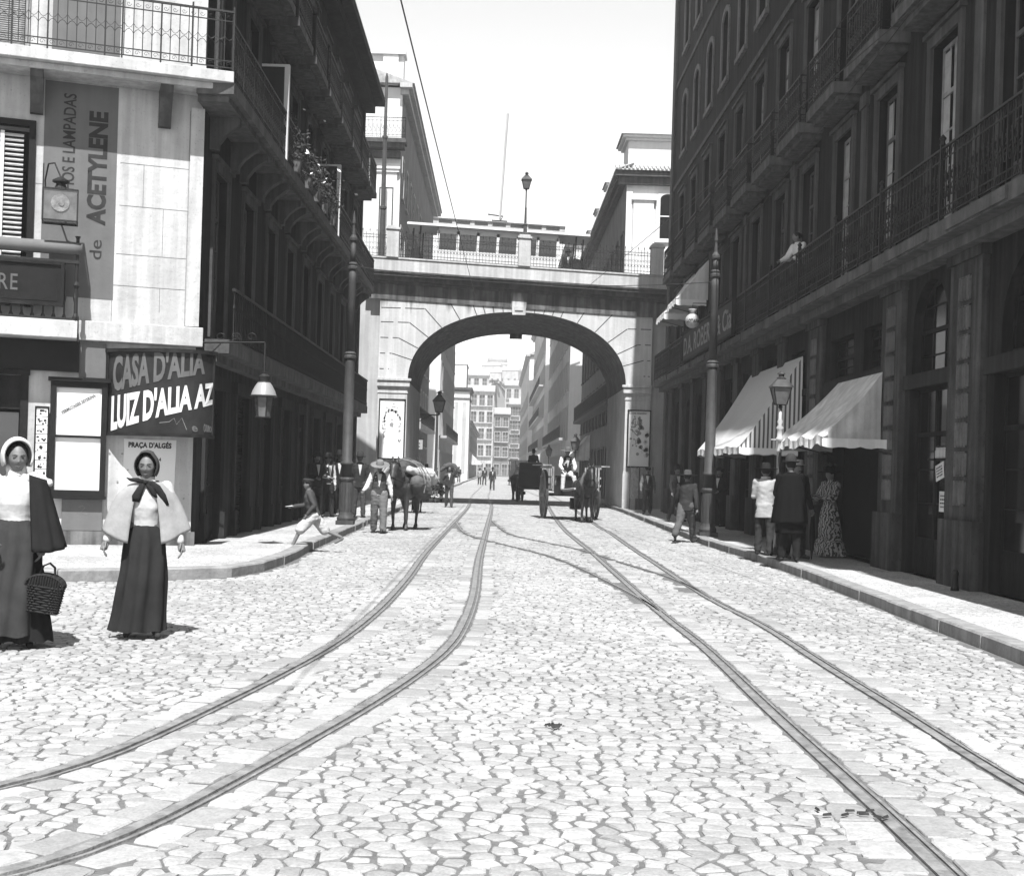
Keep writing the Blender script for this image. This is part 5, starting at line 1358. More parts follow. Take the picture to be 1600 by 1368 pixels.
# air between here and the far end
hz = MB(); hz.box(-460, 460, -12, 1340, -1.2, 104)
hm_ = bpy.data.materials.new('haze_air'); hm_.use_nodes = True; n_ = hm_.node_tree; n_.nodes.remove(n_.nodes['Principled BSDF'])
pv = n_.nodes.new('ShaderNodeVolumePrincipled'); pv.inputs['Density'].default_value = 0.0007; pv.inputs['Color'].default_value = (.93,.93,.93,1); pv.inputs['Anisotropy'].default_value = 0.0
n_.links.new(pv.outputs[0], n_.nodes['Material Output'].inputs['Volume'])
hz_o = hz.build('haze', hm_); hz_o['kind'] = 'stuff'
# ------------------------------------------------------------------ street furniture
def big_pole(x, y, H, label):
    t = thing('tram_wire_pole', label, 'pole', (x, y, SWH), 0, 'ringed iron tram poles on the pavements')
    b = MB(); b.box(-.21,.21,-.21,.21,0,.10); b.lathe([(.20,.10),(.21,.16),(.17,.24),(.155,.30),(.15,1.02),(.17,1.06),(.18,1.10),(.165,1.14)], n=16); 
    for k in range(12): a = 2*pi*k/12; b.tube([(.155*cos(a),.155*sin(a),.34),(.15*cos(a),.15*sin(a),.98)], .013, 4)
    b.build('base', M['grey_iron'], t, smooth=False)
    b = MB(); b.lathe([(.135,1.14),(.13,1.42),(.16,1.44),(.16,1.50),(.125,1.53),(.118,3.9),(.118,4.0)], n=16)
    b.lathe([(.098,4.15),(.09,5.9),(.086,6.15)], n=14); b.lathe([(.072,6.3),(.062,H-.75)], n=12); b.build('shaft', M['grey_iron'], t, smooth=True)
    b = MB(); b.lathe([(.118,3.98),(.155,4.0),(.155,4.05),(.13,4.08),(.15,4.11),(.10,4.16)], n=16); b.lathe([(.086,6.12),(.12,6.14),(.12,6.19),(.10,6.22),(.115,6.26),(.07,6.31)], n=14); b.build('collar', M['grey_iron'], t)
    b = MB(); b.lathe([(.06,H-.76),(.10,H-.72),(.10,H-.66),(.05,H-.58),(.03,H-.35),(.05,H-.3),(.01,H)], n=10); b.build('finial', M['grey_iron'], t)
    return t
big_pole(-3.62, 30.8, 7.55, 'grey ringed iron pole standing on the left pavement corner before the arch')
big_pole(5.02, 30.3, 7.3, 'grey ringed iron pole standing on the right pavement behind the striped awning')
# overhead wires
def wire(a, b, label, sag=.15, r=.009):
    P = [Vector(a).lerp(Vector(b), i/12) - Vector((0,0,sag*4*(i/12)*(1-i/12))) for i in range(13)]
    m_ = MB(); m_.tube(P, r, 4); tag(m_.build('overhead_wire', M['iron']), label, 'wire', 'tram wires hung above the street')
wire((-1.1, 52.2, 8.6), (-1.2, 4.0, 6.1), 'long overhead wire running from the arch crown up over the left track', .1)
wire((2.6, 52.2, 8.4), (4.6, 5.0, 6.2), 'long overhead wire running from the arch over the right track', .1)
wire((-3.62, 30.8, 6.35), (5.02, 30.3, 6.15), 'cross wire strung between the two ringed poles', .25)
wire((5.02, 30.3, 6.6), (6.4, 14.0, 9.5), 'stay wire from the right ringed pole up to the dark facade', .05)
wire((6.3, 49.0, 11.0), (6.42, 16.0, 10.6), 'cable draped along the dark right facade', .4)

# right gas lamp on the kerb
gl = thing('street_lamp', 'gas lamp with pale post and four-sided lantern in front of the striped awning', 'street lamp', (5.25, 23.9, SWH), 0)
b = MB(); b.lathe([(.17,0),(.17,.10),(.12,.16),(.10,.6),(.13,.64),(.13,.70),(.08,.76),(.05,1.3),(.045,1.9)], n=12); b.build('base', M['grey_iron'], gl, smooth=True)
b = MB(); b.lathe([(.045,1.9),(.05,1.94),(.038,1.98),(.036,2.10),(.07,2.13),(.07,2.17),(.05,2.19),(.05,2.32),(.075,2.36),(.03,2.42),(.055,2.48),(.03,2.53),(.03,2.68)], n=12); b.box(-.16,.16,-.012,.012,2.125,2.15); b.build('post', M['pale_plaster'], gl, smooth=True)
lantern_parts(gl, 2.80, .88)
# awnings ---------------------------------------------------------------
def striped(name, a, b, per=8.0, axis=0):
    m = bpy.data.materials.new(name); m.use_nodes = True; nt = m.node_tree; N = nt.nodes; L = nt.links; bs = N['Principled BSDF']; bs.inputs['Roughness'].default_value = .95
    tc = N.new('ShaderNodeTexCoord'); sp = N.new('ShaderNodeSeparateXYZ'); L.new(tc.outputs['Object'], sp.inputs[0])
    ms_ = N.new('ShaderNodeMath'); ms_.operation = 'MULTIPLY'; ms_.inputs[1].default_value = per; L.new(sp.outputs[axis], ms_.inputs[0])
    fr = N.new('ShaderNodeMath'); fr.operation = 'FRACT'; L.new(ms_.outputs[0], fr.inputs[0])
    gt = N.new('ShaderNodeMath'); gt.operation = 'GREATER_THAN'; gt.inputs[1].default_value = .55; L.new(fr.outputs[0], gt.inputs[0])
    mx = N.new('ShaderNodeMix'); mx.inputs[2].default_value = a; mx.inputs[3].default_value = b; L.new(gt.outputs[0], mx.inputs[0]); L.new(mx.outputs[0], bs.inputs['Base Color'])
    return m
M['stripe_x'] = striped('striped_canvas_front', .55, .36, 11, 0); M['stripe_y'] = striped('striped_canvas_side', .5, .08, 11, 1)
def awning(name_label, u0, u1, z_top, out, z_front, front_m, side_m, val=.16, wob=.03, seed=1, inner=0.0, rod=True, out_top=.05):
    """local frame of the right building: x along the wall, -y to the street; wall points down both sides"""
    r = random.Random(seed); t = thing('awning', name_label, 'awning', (RBX, RBY, 0), -pi/2, 'canvas awnings over the right-hand shops')
    nx, ny = 22, 10; m_ = MB()
    def sag(i, j): 
        a = i/nx; b = j/ny; return -.075*sin(pi*b)*(1+.45*sin(a*8+seed)) + wob*.55*sin(a*19+b*4+seed)*b**.7 + .012*sin(a*41+b*9)*b
    def P(i, j):
        a = i/nx; b = j/ny; uu0 = u0+inner*(1-b); uu1 = u1-inner*(1-b)
        return (uu0+(uu1-uu0)*a, -out_top-(out-out_top)*b, z_top+(z_front-z_top)*b + sag(i,j))
    for j in range(ny):
        for i in range(nx): m_.quad(P(i,j),P(i+1,j),P(i+1,j+1),P(i,j+1))
    m_.build('canopy', front_m, t, smooth=True)
    sd = []
    for i_, sgn in ((0,-1),(nx,1)):
        q = MB()
        for j in range(ny):
            a = P(i_,j); b = P(i_,j+1); k = 5
            zb = z_front - .02
            for c in range(k):
                f0, f1 = c/k, (c+1)/k
                wv = lambda p, f: (p[0]+.025*sin(f*pi)*sin(p[1]*8+seed), p[1], p[2]+(zb-p[2])*f)
                q.quad(wv(a,f0), wv(b,f0), wv(b,f1), wv(a,f1))
        q.build('side_panel', side_m, t, smooth=True)
    q = MB(); n = 44; prev = None
    pts = [(u0+(u1-u0)*i/n, -out) for i in range(n+1)]
    def drop(i): return val*(.80+.2*abs(sin(i*.9))) 
    for i in range(n):
        (xa,ya),(xb,yb) = pts[i], pts[i+1]; za = P(round(i/n*nx),ny)[2]; zb = P(round((i+1)/n*nx),ny)[2]
        q.quad((xa,ya-.004,za),(xb,yb-.004,zb),(xb,yb-.02-.02*sin(i*1.3),zb-drop(i+1)),(xa,ya-.02-.02*sin((i-1)*1.3),za-drop(i)))
    for (ux, sg) in ((u0,-1),(u1,1)):
        for i in range(12):
            ya, yb = -out+(out-.1)*i/12, -out+(out-.1)*(i+1)/12; q.quad((ux+.005*sg,ya,z_front-.02),(ux+.005*sg,yb,z_front-.02),(ux+.015*sg,yb,z_front-.02-drop(i+1)),(ux+.015*sg,ya,z_front-.02-drop(i)))
    q.build('valance', front_m, t)
    if rod:
        q = MB()
        for ux in (u0+.04, u1-.04): q.tube([(ux,-.05,z_front-.25),(ux,-out+.03,z_front-.02)], .012, 5)
        q.tube([(u0,-out+.02,z_front-.03),(u1,-out+.02,z_front-.03)], .016, 5); q.build('support_rod', M['iron'], t)
    return t
awning('large striped canvas awning over the shop behind the gas lamp', U(32.7), U(27.1), 4.15, 1.35, 2.20, M['stripe_x'], M['stripe_y'], seed=2)
awning('plain cream canvas awning sagging over the doorway, nearest to the camera', U(24.3), U(20.85), 3.36, 1.18, 2.25, M['canvas'], M['canvas'], seed=5, inner=.35, wob=.06, out_top=.12)
def window_awning(label, u, w, z_top, out, z_front, seed):
    awning(label, u-w/2, u+w/2, z_top, out, z_front, M['stripe_x'], M['canvas'], val=.2, seed=seed)
window_awning('small white window awning on the first floor, farther of the two', U(43.7), 1.9, 8.3, 1.05, 6.95, 3)
window_awning('small white window awning on the first floor, nearer of the two', U(40.8), 1.9, 8.3, 1.05, 7.05, 4)
# round ball sign hung from a bracket
bs_ = thing('ball_sign', 'round jar-shaped trade sign hanging from an iron arm above the balcony board', 'sign', (5.42, 36.4, 5.95), 0)
b = MB(); b.ball((0,0,0), (.21,.21,.21), 16, 12); b.lathe([(.09,.19),(.07,.25),(.12,.30),(.12,.33),(.02,.34)], n=12); b.build('globe', M['far_plaster'], bs_, smooth=True)
q = text_mb('LOTARIA', .13, .004, .7, 1, .002); q.v = [(.215*sin(v[0]/.2), -.215*cos(v[0]/.2), v[2]-.06) for v in q.v]; q.build('lettering', M['ink'], bs_)
b = MB(); b.tube([(0,0,.33),(0,0,.5),(1.0,0,.52)], .014, 5); b.tube([(1.0,0,.1),(.5,0,.5)], .012, 5); b.build('bracket', M['iron'], bs_)
# long shop board on the first-floor railing
sb = thing('shop_board', 'long dark sign board with pale letters fixed to the first-floor railing on the right', 'sign', (RBX, RBY, 0), -pi/2)
ua, ub = U(41.2), U(32.4)
b = MB(); b.box(ua, ub, -.60, -.53, 5.15, 6.12); b.build('board', M['sign_board'], sb)
b = MB()
for a in ((ua,ub,5.15,5.21),(ua,ub,6.06,6.12),(ua,ua+.07,5.21,6.06),(ub-.07,ub,5.21,6.06)): b.box(a[0],a[1],-.63,-.601,a[2],a[3])
b.build('frame', M['wood'], sb)
q = text_mb('D.A. ROBERTI & Cia', .78, .01, 1.0, 1.0, .003); xs = [v[0] for v in q.v]; k_ = (ub-ua-.5)/(max(xs)-min(xs)); q.v = [((v[0])*k_+(ua+ub)/2, v[1]-.606, v[2]+5.37) for v in q.v]; q.build('lettering', M['pale_wood'], sb)
# cylindrical urinal beside the right pier
ur = thing('street_urinal', 'round sheet-iron street urinal standing against the right pier of the arch', 'urinal', (5.85, 51.4, SWH), 0)
b = MB(); n = 16; R_ = .50
ring = [(R_*cos(a), R_*sin(a)) for a in [pi*.25+1.5*pi*k/n-pi*.5*0-pi*.0 for k in range(n+1)]]
b.rings([[(x,y,.45) for x,y in ring]+[(x*.95,y*.95,.45) for x,y in reversed(ring)],[(x,y,1.65) for x,y in ring]+[(x*.95,y*.95,1.65) for x,y in reversed(ring)]]); b.build('screen', M['rail_steel'], ur, smooth=False)
b = MB()
for k in (0, 4, 8, 12, 16): x, y = ring[k]; b.tube([(x,y,0),(x,y,1.72)], .025, 6)
b.lathe([(.28,.0),(.28,.45)], n=14); b.build('frame', M['grey_iron'], ur)
# wall lamp under the arch on the left side and lamp far right
al = thing('bracket_lamp', 'wall lamp on a scrolled iron arm just beyond the arch on the left', 'street lamp', (-3.0, 64.0, 4.1), 0)
lantern_parts(al, .25, 1.5)
b = MB(); b.tube([(-2.1,0,.1),(-1.0,0,.12),(0,0,.1),(0,0,.25)], .035, 6); b.tube([(-2.1,0,-.5),(-1.2,0,-.35),(-.4,0,.08)], .03, 6)
for c_ in (-1.7,-1.15,-.65): b.tube([(c_+.14*cos(a*.75)*(1-a/12), 0, -.08+.14*sin(a*.75)*(1-a/12)) for a in range(10)], .018, 4)
b.build('bracket', M['iron'], al)
for (x,y,lab) in ((4.95,82,'white-topped gas lamp on the right pavement beyond the arch, behind the cart horse'),(4.7,118,'small distant gas lamp on the right pavement beyond the first one')):
    t = thing('street_lamp', lab, 'street lamp', (x,y,SWH), 0)
    b = MB(); b.lathe([(.16,0),(.16,.1),(.09,.2),(.08,.8),(.05,1.0),(.04,2.6),(.09,2.7),(.04,2.8)], n=8); b.build('post', M['grey_iron'], t); lantern_parts(t, 2.85, 1.5)
# pole beyond arch on the left and shop blinds / boards on the left block
b = thing('tram_wire_pole', 'thin pole at the kerb beyond the arch on the left', 'pole', (-3.75, 78, SWH), 0)
q = MB(); q.lathe([(.16,0),(.15,1.2),(.10,1.3),(.08,5.0),(.02,5.2)], n=8); q.build('shaft', M['grey_iron'], b)
for (y, z, w, lab) in ((67.5, 3.6, 1.1, 'projecting pale shop board beyond the arch under the wall lamp'), (73, 2.6, .9, 'lower projecting shop board beyond the arch on the left')):
    t = thing('projecting_sign', lab, 'sign', (-5.2+w, y, z), 0); q = MB(); q.box(-w, 0, -.03, .03, 0, .55); q.build('board', M['pale_plaster'], t); q = MB(); q.box(-w-.1,.05,-.04,.04,.55,.60); q.box(-w+.1,-.15,-.034,-.0301,.12,.18); q.box(-w+.1,-.15,-.034,-.0301,.3,.36); q.build('frame', M['wood'], t)
t = awning('white canvas shop awning beyond the arch on the right', 6.4, 10.8, 4.0, 1.5, 2.5, M['canvas'], M['canvas'], seed=9); t.location = (5.95, 93, 0); t['group'] = 'canvas awnings beyond the arch'
t = awning('white canvas shop awning far down the right pavement', 2, 7.8, 4.2, 2.2, 2.4, M['canvas'], M['canvas'], seed=10); t.location = (5.3, 136, 0); t['group'] = 'canvas awnings beyond the arch'
t = awning('white canvas shop awning far down the left pavement', 2, 7, 4.2, 1.9, 2.4, M['canvas'], M['canvas'], seed=12); t.location = (-4.3, 190, 0); t.rotation_euler = (0,0,pi/2); t['group'] = 'canvas awnings beyond the arch'
# litter and dung on the setts
r_ = random.Random(77)
for (px, py, s_, lab) in ((867,1137,.035,'small dark scrap of litter on the cobbles in the middle foreground'),(1330,1280,.07,'scatter of dark straw and dung beside the right track in the foreground')):
    p = on_ground(px, py); q = MB()
    for i in range(9): a = r_.uniform(0,6.28); c = Vector((r_.gauss(0,s_), r_.gauss(0,s_), .012+r_.uniform(0,.008))); d = Vector((cos(a),sin(a),0))*.022; e = Vector((-sin(a),cos(a),.1))*.006; q.rings([[c-d-e,c-d+e,c-d+Vector((0,0,.01))],[c+d-e,c+d+e,c+d+Vector((0,0,.012))]])
    o = q.build('litter', M['ink'], loc=(p.x,p.y,0)); tag(o, lab, 'litter', None, 'stuff')
# small shop details on the right, placed in the shop window nearest the camera
for (Y, z, w_, h_, tl, lab) in ((18.95, 1.72, .34, .24, 6, 'tilted white paper card in the shop window between the grilled pilasters'), (18.75, 1.28, .36, .30, 0, 'square white price card low in the shop window between the grilled pilasters')):
    t = thing('window_card', lab, 'card', (RBX+.10, Y, z), -pi/2); b = MB(); c_, s_ = cos(radians(tl*2)), sin(radians(tl*2))
    R_ = lambda x, zz: (x*c_-zz*s_, -.0, x*s_+zz*c_)
    q = [R_(-w_/2,-h_/2), R_(w_/2,-h_/2), R_(w_/2,h_/2), R_(-w_/2,h_/2)]; b.rings([[(x,-.004,zz) for x,_,zz in q],[(x,.004,zz) for x,_,zz in q]]); b.build('sheet', M['canvas'], t)
    b = MB(); r_ = random.Random(int(Y*100))
    for k in range(4):
        x0 = -w_*.38; zz = h_*(.28-.18*k)
        while x0 < w_*.34:
            l_ = r_.uniform(.02,.06); p_ = [R_(x0,zz-.012),R_(x0+l_,zz-.012),R_(x0+l_,zz+.012),R_(x0,zz+.012)]; b.add([(a,-.006,c) for a,_,c in p_],[(0,1,2,3)]); x0 += l_+.015
    b.build('lettering', M['ink'], t)
for k in range(5):
    t = thing('jar', 'pale lidded jar in the row standing above the cards in the near shop window', 'jar', (RBX+.16, 19.2-.16*k, 1.92), 0, 'jars in the near shop window'); b = MB(); b.lathe([(.05,0),(.055,.02),(.055,.11),(.04,.13),(.045,.135),(.045,.16)], n=10); b.build('jar_body', M['far_plaster'], t, smooth=True); b = MB(); b.lathe([(.046,.161),(.046,.175),(.01,.19)], n=10); b.build('lid', M['iron'], t)
sh_ = thing('shelf', 'dark shelf across the near shop window carrying a row of jars', 'shelf', (RBX+.16, 18.9, 1.89), -pi/2); b = MB(); b.box(-.6,.6,-.07,.07,0,.028); b.build('board', M['wood'], sh_)
# iron bollard stub by the near pilaster
bo = thing('bollard', 'short dark iron bollard at the foot of the grilled pilaster on the right', 'bollard', (6.12, 17.0, SWH), 0); b = MB(); b.lathe([(.06,0),(.05,.05),(.04,.2),(.055,.23),(.03,.28)], n=10); b.build('post', M['iron'], bo, smooth=True)
# ------------------------------------------------------------------ people
_cl = {}
def cloth(v, rough=.92, pat=None):
    k = (v, pat)
    if k not in _cl:
        if pat == 'zig':
            m = striped('patterned_cloth', .30, .03, 16, 0); nt = m.node_tree
            wv = nt.nodes.new('ShaderNodeTexWave'); wv.inputs['Scale'].default_value = 7; wv.inputs['Distortion'].default_value = 7; wv.inputs['Detail'].default_value = 1; wv.inputs['Detail Scale'].default_value = 2
            tc = [n for n in nt.nodes if n.bl_idname == 'ShaderNodeTexCoord'][0]; nt.links.new(tc.outputs['Object'], wv.inputs['Vector'])
            mx = [n for n in nt.nodes if n.bl_idname == 'ShaderNodeMix'][0]; gt = nt.nodes.new('ShaderNodeMath'); gt.operation = 'GREATER_THAN'; gt.inputs[1].default_value = .5
            nt.links.new(wv.outputs['Fac'], gt.inputs[0]); nt.links.new(gt.outputs[0], mx.inputs[0]); _cl[k] = m
        else: _cl[k] = mat('cloth_%d' % int(v*1000), v, rough, .22, 6, .10, 40, spec=.03)
    return _cl[k]
M['skin'] = mat('skin', .115, .55, .12, 8, .05, 30, spec=.4); M['hair'] = mat('hair', .016, .7, .3, 30, .3)
M['feature'] = mat('facial_feature', .03, .6, .1, 10, 0); M['lip'] = mat('lip', .10, .5, .1, 10, 0)
def V(*a): return Vector(a)
def head_shape(mb, c, R, s=1.0, n=28, m=22):
    """head with brow, sockets, nose, mouth, chin, ears; faces local -y; c centre, R rotation matrix"""
    rs = []
    for k in range(m+1):
        t = pi*(.015+.97*k/m); ring = []
        for i in range(n):
            a = 2*pi*i/n; x = .074*sin(t)*sin(a); y = -.094*sin(t)*cos(a); z = -.116*cos(t)
            if z < 0: q = (-z/.116)**1.6; x *= 1-.36*q; y = y*(1-.12*q) - .006*q
            if y > 0: y *= 1.04; z += .004
            if y < -.01:
                g = lambda x0, z0, sx, sz: exp(-((x-x0)/sx)**2-((z-z0)/sz)**2)
                y -= .016*g(0, -.022, .012, .013) + .009*g(0, .002, .010, .024)
                y -= .005*(g(.028, .034, .02, .008) + g(-.028, .034, .02, .008))
                y += .009*(g(.031,.010,.016,.011)+g(-.031,.010,.016,.011)) + .003*g(0,-.047,.02,.004)
                y -= .007*g(0,-.058,.022,.008)+.008*g(0,-.098,.02,.014)+.004*(g(.042,-.022,.02,.018)+g(-.042,-.022,.02,.018))
            ring.append(c + R @ (V(x,y,z)*s))
        rs.append(ring)
    mb.rings(rs)
    for sx in (-1,1): mb.ball(c + R @ (V(sx*.076,.005,-.005)*s), (.012*s,.022*s,.032*s), 8, 6)
def hand_shape(mb, w_, d, side, thumb, s=1.0, curl=.5):
    """palm and five bent fingers; w_ wrist, d pointing down the hand, side = palm normal, thumb = direction of the thumb side"""
    d = d.normalized(); thumb = (thumb - d*thumb.dot(d)).normalized(); nrm = (side - d*side.dot(d) - thumb*side.dot(thumb)).normalized()
    k = s
    mb.limb([w_, w_+d*.045*k, w_+d*.085*k], [(.026*k,.018*k),(.036*k,.016*k),(.036*k,.014*k)], 10)
    for j, (off, ln) in enumerate(((.027,.072),(.009,.082),(-.010,.076),(-.027,.060))):
        p = w_+d*.082*k+thumb*off*k; P = [p]; a = .15; 
        for q in (.42,.33,.25):
            a += curl*(.55+.08*j); p = p + (d*cos(a)+nrm*sin(a))*ln*q*k; P.append(p)
        mb.limb(P, [.0095*k,.009*k,.0082*k,.0068*k], 8)
    p = w_+d*.028*k+thumb*.026*k; q = p+(d*.6+thumb*.75+nrm*.15)*.036*k; r = q+(d*.9+thumb*.2+nrm*.4)*.030*k
    mb.limb([p,q,r], [.012*k,.010*k,.0075*k], 8)
def rotx(a): return Matrix.Rotation(a, 3, 'X')
def rotz3(a): return Matrix.Rotation(a, 3, 'Z')
class Fig: pass
def skeleton(H=1.7, pose=None):
    p = dict(lf=4, rf=-4, lk=3, rk=6, lo=.05, ro=.05, la=(5,10,12,0), ra=(5,10,12,0), lean=0, hp=5, hy=0, sit=0, twist=0)
    p.update(pose or {}); s = H/1.70; f = Fig(); f.s = s; f.p = p
    r = radians
    def leg(sx, fl, kn, o):
        h = V(sx*.088, 0, .89); th = V(sx*o, -sin(r(fl)), -cos(r(fl))).normalized(); k = h+th*.42
        sh = V(sx*o*.3, -sin(r(fl-kn)), -cos(r(fl-kn))).normalized(); a = k+sh*.40; 
        ta = r(max(-35, min(25, (fl-kn)*.8))); toe = a + V(sx*.03, -cos(ta)*.15, -.055+sin(ta)*.15 if fl-kn < 0 else -.055+sin(ta)*.12)
        return [h, k, a, toe]
    f.L = leg(1, p['lf'], p['lk'], p['lo']); f.R = leg(-1, p['rf'], p['rk'], p['ro'])
    lowest = min(f.L[2].z, f.R[2].z, f.L[3].z+.05, f.R[3].z+.05); dz = .075-lowest
    if p['sit']: dz = p['sit']/s-.89
    f.dz = dz
    up = lambda v: V(v.x, v.y, v.z+dz)
    f.L = [up(v) for v in f.L]; f.R = [up(v) for v in f.R]
    Rl = rotx(r(p['lean'])); piv = V(0,0,.92); Rt = rotz3(r(p['twist']))
    tt = lambda v: up(piv + Rl @ (Rt @ (v-piv)))
    f.tt = tt; f.Rl = Rl
    f.neck = tt(V(0,.01,1.44)); f.headc = tt(V(0,.005,1.44)) + V(0,0,0) + (Rl @ V(0,-.01,.145))
    f.Rh = (rotz3(r(p['hy'])) @ rotx(r(p['hp']))) * p.get('hs', 1.0)
    f.headc = f.neck + rotx(r(p['lean']*.5+p['hp']*.6)) @ V(0,-.012,.148)
    def arm(sx, a):
        sh = V(sx*.178, .01, 1.385); fl, ab, el, inw = [r(q) for q in a]
        u = V(sx*sin(ab), -sin(fl)*cos(ab), -cos(fl)*cos(ab)); e = sh+u*.285
        fo = V(sx*sin(ab*.6-inw), -sin(fl+el)*cos(inw*.5), -cos(fl+el)*cos(ab*.5)).normalized(); w_ = e+fo*.25
        return [tt(sh), tt(e), tt(w_), (Rl @ fo)]
    f.LA = arm(1, p['la']); f.RA = arm(-1, p['ra'])
    return f
def S3(mesh_mb, s): mesh_mb.v = [(v[0]*s, v[1]*s, v[2]*s) for v in mesh_mb.v]; return mesh_mb
def wrinkle(amp, sc):
    def fn(co, no):
        n_ = mnoise.noise(V(co.x*sc, co.y*sc, co.z*sc*1.6))+.5*mnoise.noise(co*sc*2.3); return co + no*(n_*amp)
    return fn
def torso_rings(f, prof, n=20, off=0.0, cap=True):
    """prof: (z, rx, ry, ycentre)"""
    rs = []
    for z, rx, ry, yc in prof:
        rs.append([f.tt(V((rx+off)*cos(2*pi*i/n), yc+(ry+off)*sin(2*pi*i/n), z)) for i in range(n)])
    mb = MB(); mb.rings(rs, cap); return mb
TOR = [(.86,.155,.105,.01),(.95,.16,.11,.01),(1.08,.135,.10,.0),(1.2,.15,.112,-.005),(1.31,.165,.115,0),(1.385,.165,.095,.01),(1.43,.10,.075,.015),(1.46,.055,.055,.01)]
def body(par, f, vox=.010, skinm='skin'):
    mb = MB(); t = torso_rings(f, TOR); mb.add(t.v, t.f)
    mb.limb([f.tt(V(0,.01,1.40)), f.neck, f.headc+V(0,.02,-.06)], [.058,.052,.050]); head_shape(mb, f.headc, f.Rh)
    for A, sx in ((f.LA,1),(f.RA,-1)):
        mb.limb(A[:3], [.046,.036,.027])
        inner = V(-sx,0,0); fwd = V(0,-1,0)
        hand_shape(mb, A[2], A[3], inner if abs(A[3].x) < .8 else V(0,0,-1), fwd if abs(A[3].y) < .75 else V(0,0,1), 1.0, .45)
    for Lg in (f.L, f.R): mb.limb(Lg[:3], [.082,.052,.038]); mb.limb([Lg[2]+V(0,.03,-.035), Lg[3]+V(0,0,.01)], [.036,.028])
    S3(mb, f.s); me = fuse(mb, vox*f.s, 2, 'body'); obj_ = obj('person_body', me, M[skinm], par)
    return obj_
def trousers(par, f, v=.05, w=1.0, vox=.014):
    mb = MB(); t = torso_rings(f, [(.84,.15,.11,.01),(.95,.158,.118,.01),(1.06,.14,.108,0)]); mb.add(t.v, t.f)
    for Lg in (f.L, f.R): mb.limb([Lg[0]+V(0,0,.03), Lg[0].lerp(Lg[1],.5), Lg[1], Lg[1].lerp(Lg[2],.55), Lg[2]+V(0,0,.0)], [.105*w,.093*w,.073*w,.070*w,.068*w])
    S3(mb, f.s); me = fuse(mb, vox*f.s, 3, 'trousers', wrinkle(.009*f.s, 11)); return obj('trousers', me, cloth(v), par)
def shoes(par, f, v=.025):
    for Lg in (f.L, f.R):
        d = (Lg[3]-Lg[2]); d.z = 0; d = d.normalized() if d.length > .01 else V(0,-1,0)
        mb = MB(); mb.limb([Lg[2]+V(0,.02,-.01), Lg[2]+V(0,.035,-.045), Lg[2].lerp(Lg[3],.5)+V(0,0,-.012), Lg[3]+V(0,0,-.002)+d*.02], [.042,.038,.036,.030]); S3(mb, f.s)
        o = obj('shoe', fuse(mb, .009*f.s, 2, 'shoe'), cloth(v), par)
def sleeves(mb, f, r0=.062, r1=.05, r2=.040, stop=1.0, puff=0):
    for A in (f.LA, f.RA): mb.limb([A[0]+V(0,0,.005), A[0].lerp(A[1],.5), A[1], A[1].lerp(A[2], stop)], [r0, r0*.9+puff, r1+puff, r2])
def jacket(par, f, v=.03, hem=.80, w=1.0, vox=.014, flare=0.0, name='jacket', sl=True, am=.008):
    mb = MB(); P = [(hem,.185*w+flare,.14*w+flare,.01),(.92,.178*w+flare*.5,.135*w+flare*.5,.01),(1.08,.165*w,.13*w,0),(1.2,.175*w,.135*w,-.005),(1.31,.19*w,.132*w,0),(1.39,.18*w,.105*w,.01),(1.44,.11,.085,.015),(1.475,.07,.068,.012)]
    t = torso_rings(f, P); mb.add(t.v, t.f)
    if sl: sleeves(mb, f, .070*w, .058, .047, .93)
    S3(mb, f.s); me = fuse(mb, vox*f.s, 3, name, wrinkle(am*f.s, 10)); return obj(name, me, cloth(v), par)
def shirt_front(par, f, v=.45, wid=.05, z0=1.12, yoff=-.142):
    mb = MB(); pts = [f.tt(V(-wid,yoff+.02,1.42)), f.tt(V(wid,yoff+.02,1.42)), f.tt(V(wid*.6,yoff-.004,1.28)), f.tt(V(0,yoff-.008,z0)), f.tt(V(-wid*.6,yoff-.004,1.28))]
    q = [p + f.Rl @ V(0,.03,0) for p in pts]; n = 5; mb.add(pts+q, [(0,1,2,3,4),(9,8,7,6,5)]+[(i,5+i,5+(i+1)%5,(i+1)%5) for i in range(5)]); S3(mb, f.s); return mb.build('shirt_front', cloth(v), par)
def vest(par, f, v=.06, **k): return jacket(par, f, v, hem=.93, w=.97, name='waistcoat', sl=False, **k)
def shirt(par, f, v=.5, vox=.014):
    mb = MB(); t = torso_rings(f, [(.9,.158,.118,.0),(1.08,.15,.115,0),(1.2,.16,.125,-.005),(1.31,.178,.122,0),(1.39,.168,.10,.01),(1.44,.10,.08,.015),(1.475,.064,.064,.012)]); mb.add(t.v, t.f)
    sleeves(mb, f, .066, .058, .042, .9, .006); S3(mb, f.s); return obj('shirt', fuse(mb, vox*f.s, 3, 'shirt', wrinkle(.010*f.s, 12)), cloth(v), par)
HATS = {'wide': [(.0,.10),(.05,.105),(.072,.09),(.085,.02),(.088,.0),(.17,-.012),(.205,.0),(.208,.006),(.17,-.002),(.09,.006)],
        'fedora': [(.0,.115),(.05,.125),(.072,.11),(.084,.02),(.087,.0),(.125,-.012),(.15,.002),(.152,.008),(.12,-.004),(.09,.006)],
        'bowler': [(.0,.13),(.045,.12),(.072,.09),(.084,.03),(.087,.0),(.11,-.008),(.13,.008),(.132,.013),(.108,.0),(.09,.006)],
        'straw': [(.0,.085),(.07,.085),(.080,.08),(.084,.01),(.087,.0),(.15,.0),(.152,.008),(.09,.008)],
        'cap': [(.0,.075),(.07,.072),(.100,.055),(.102,.04),(.088,.015),(.086,.0)]}
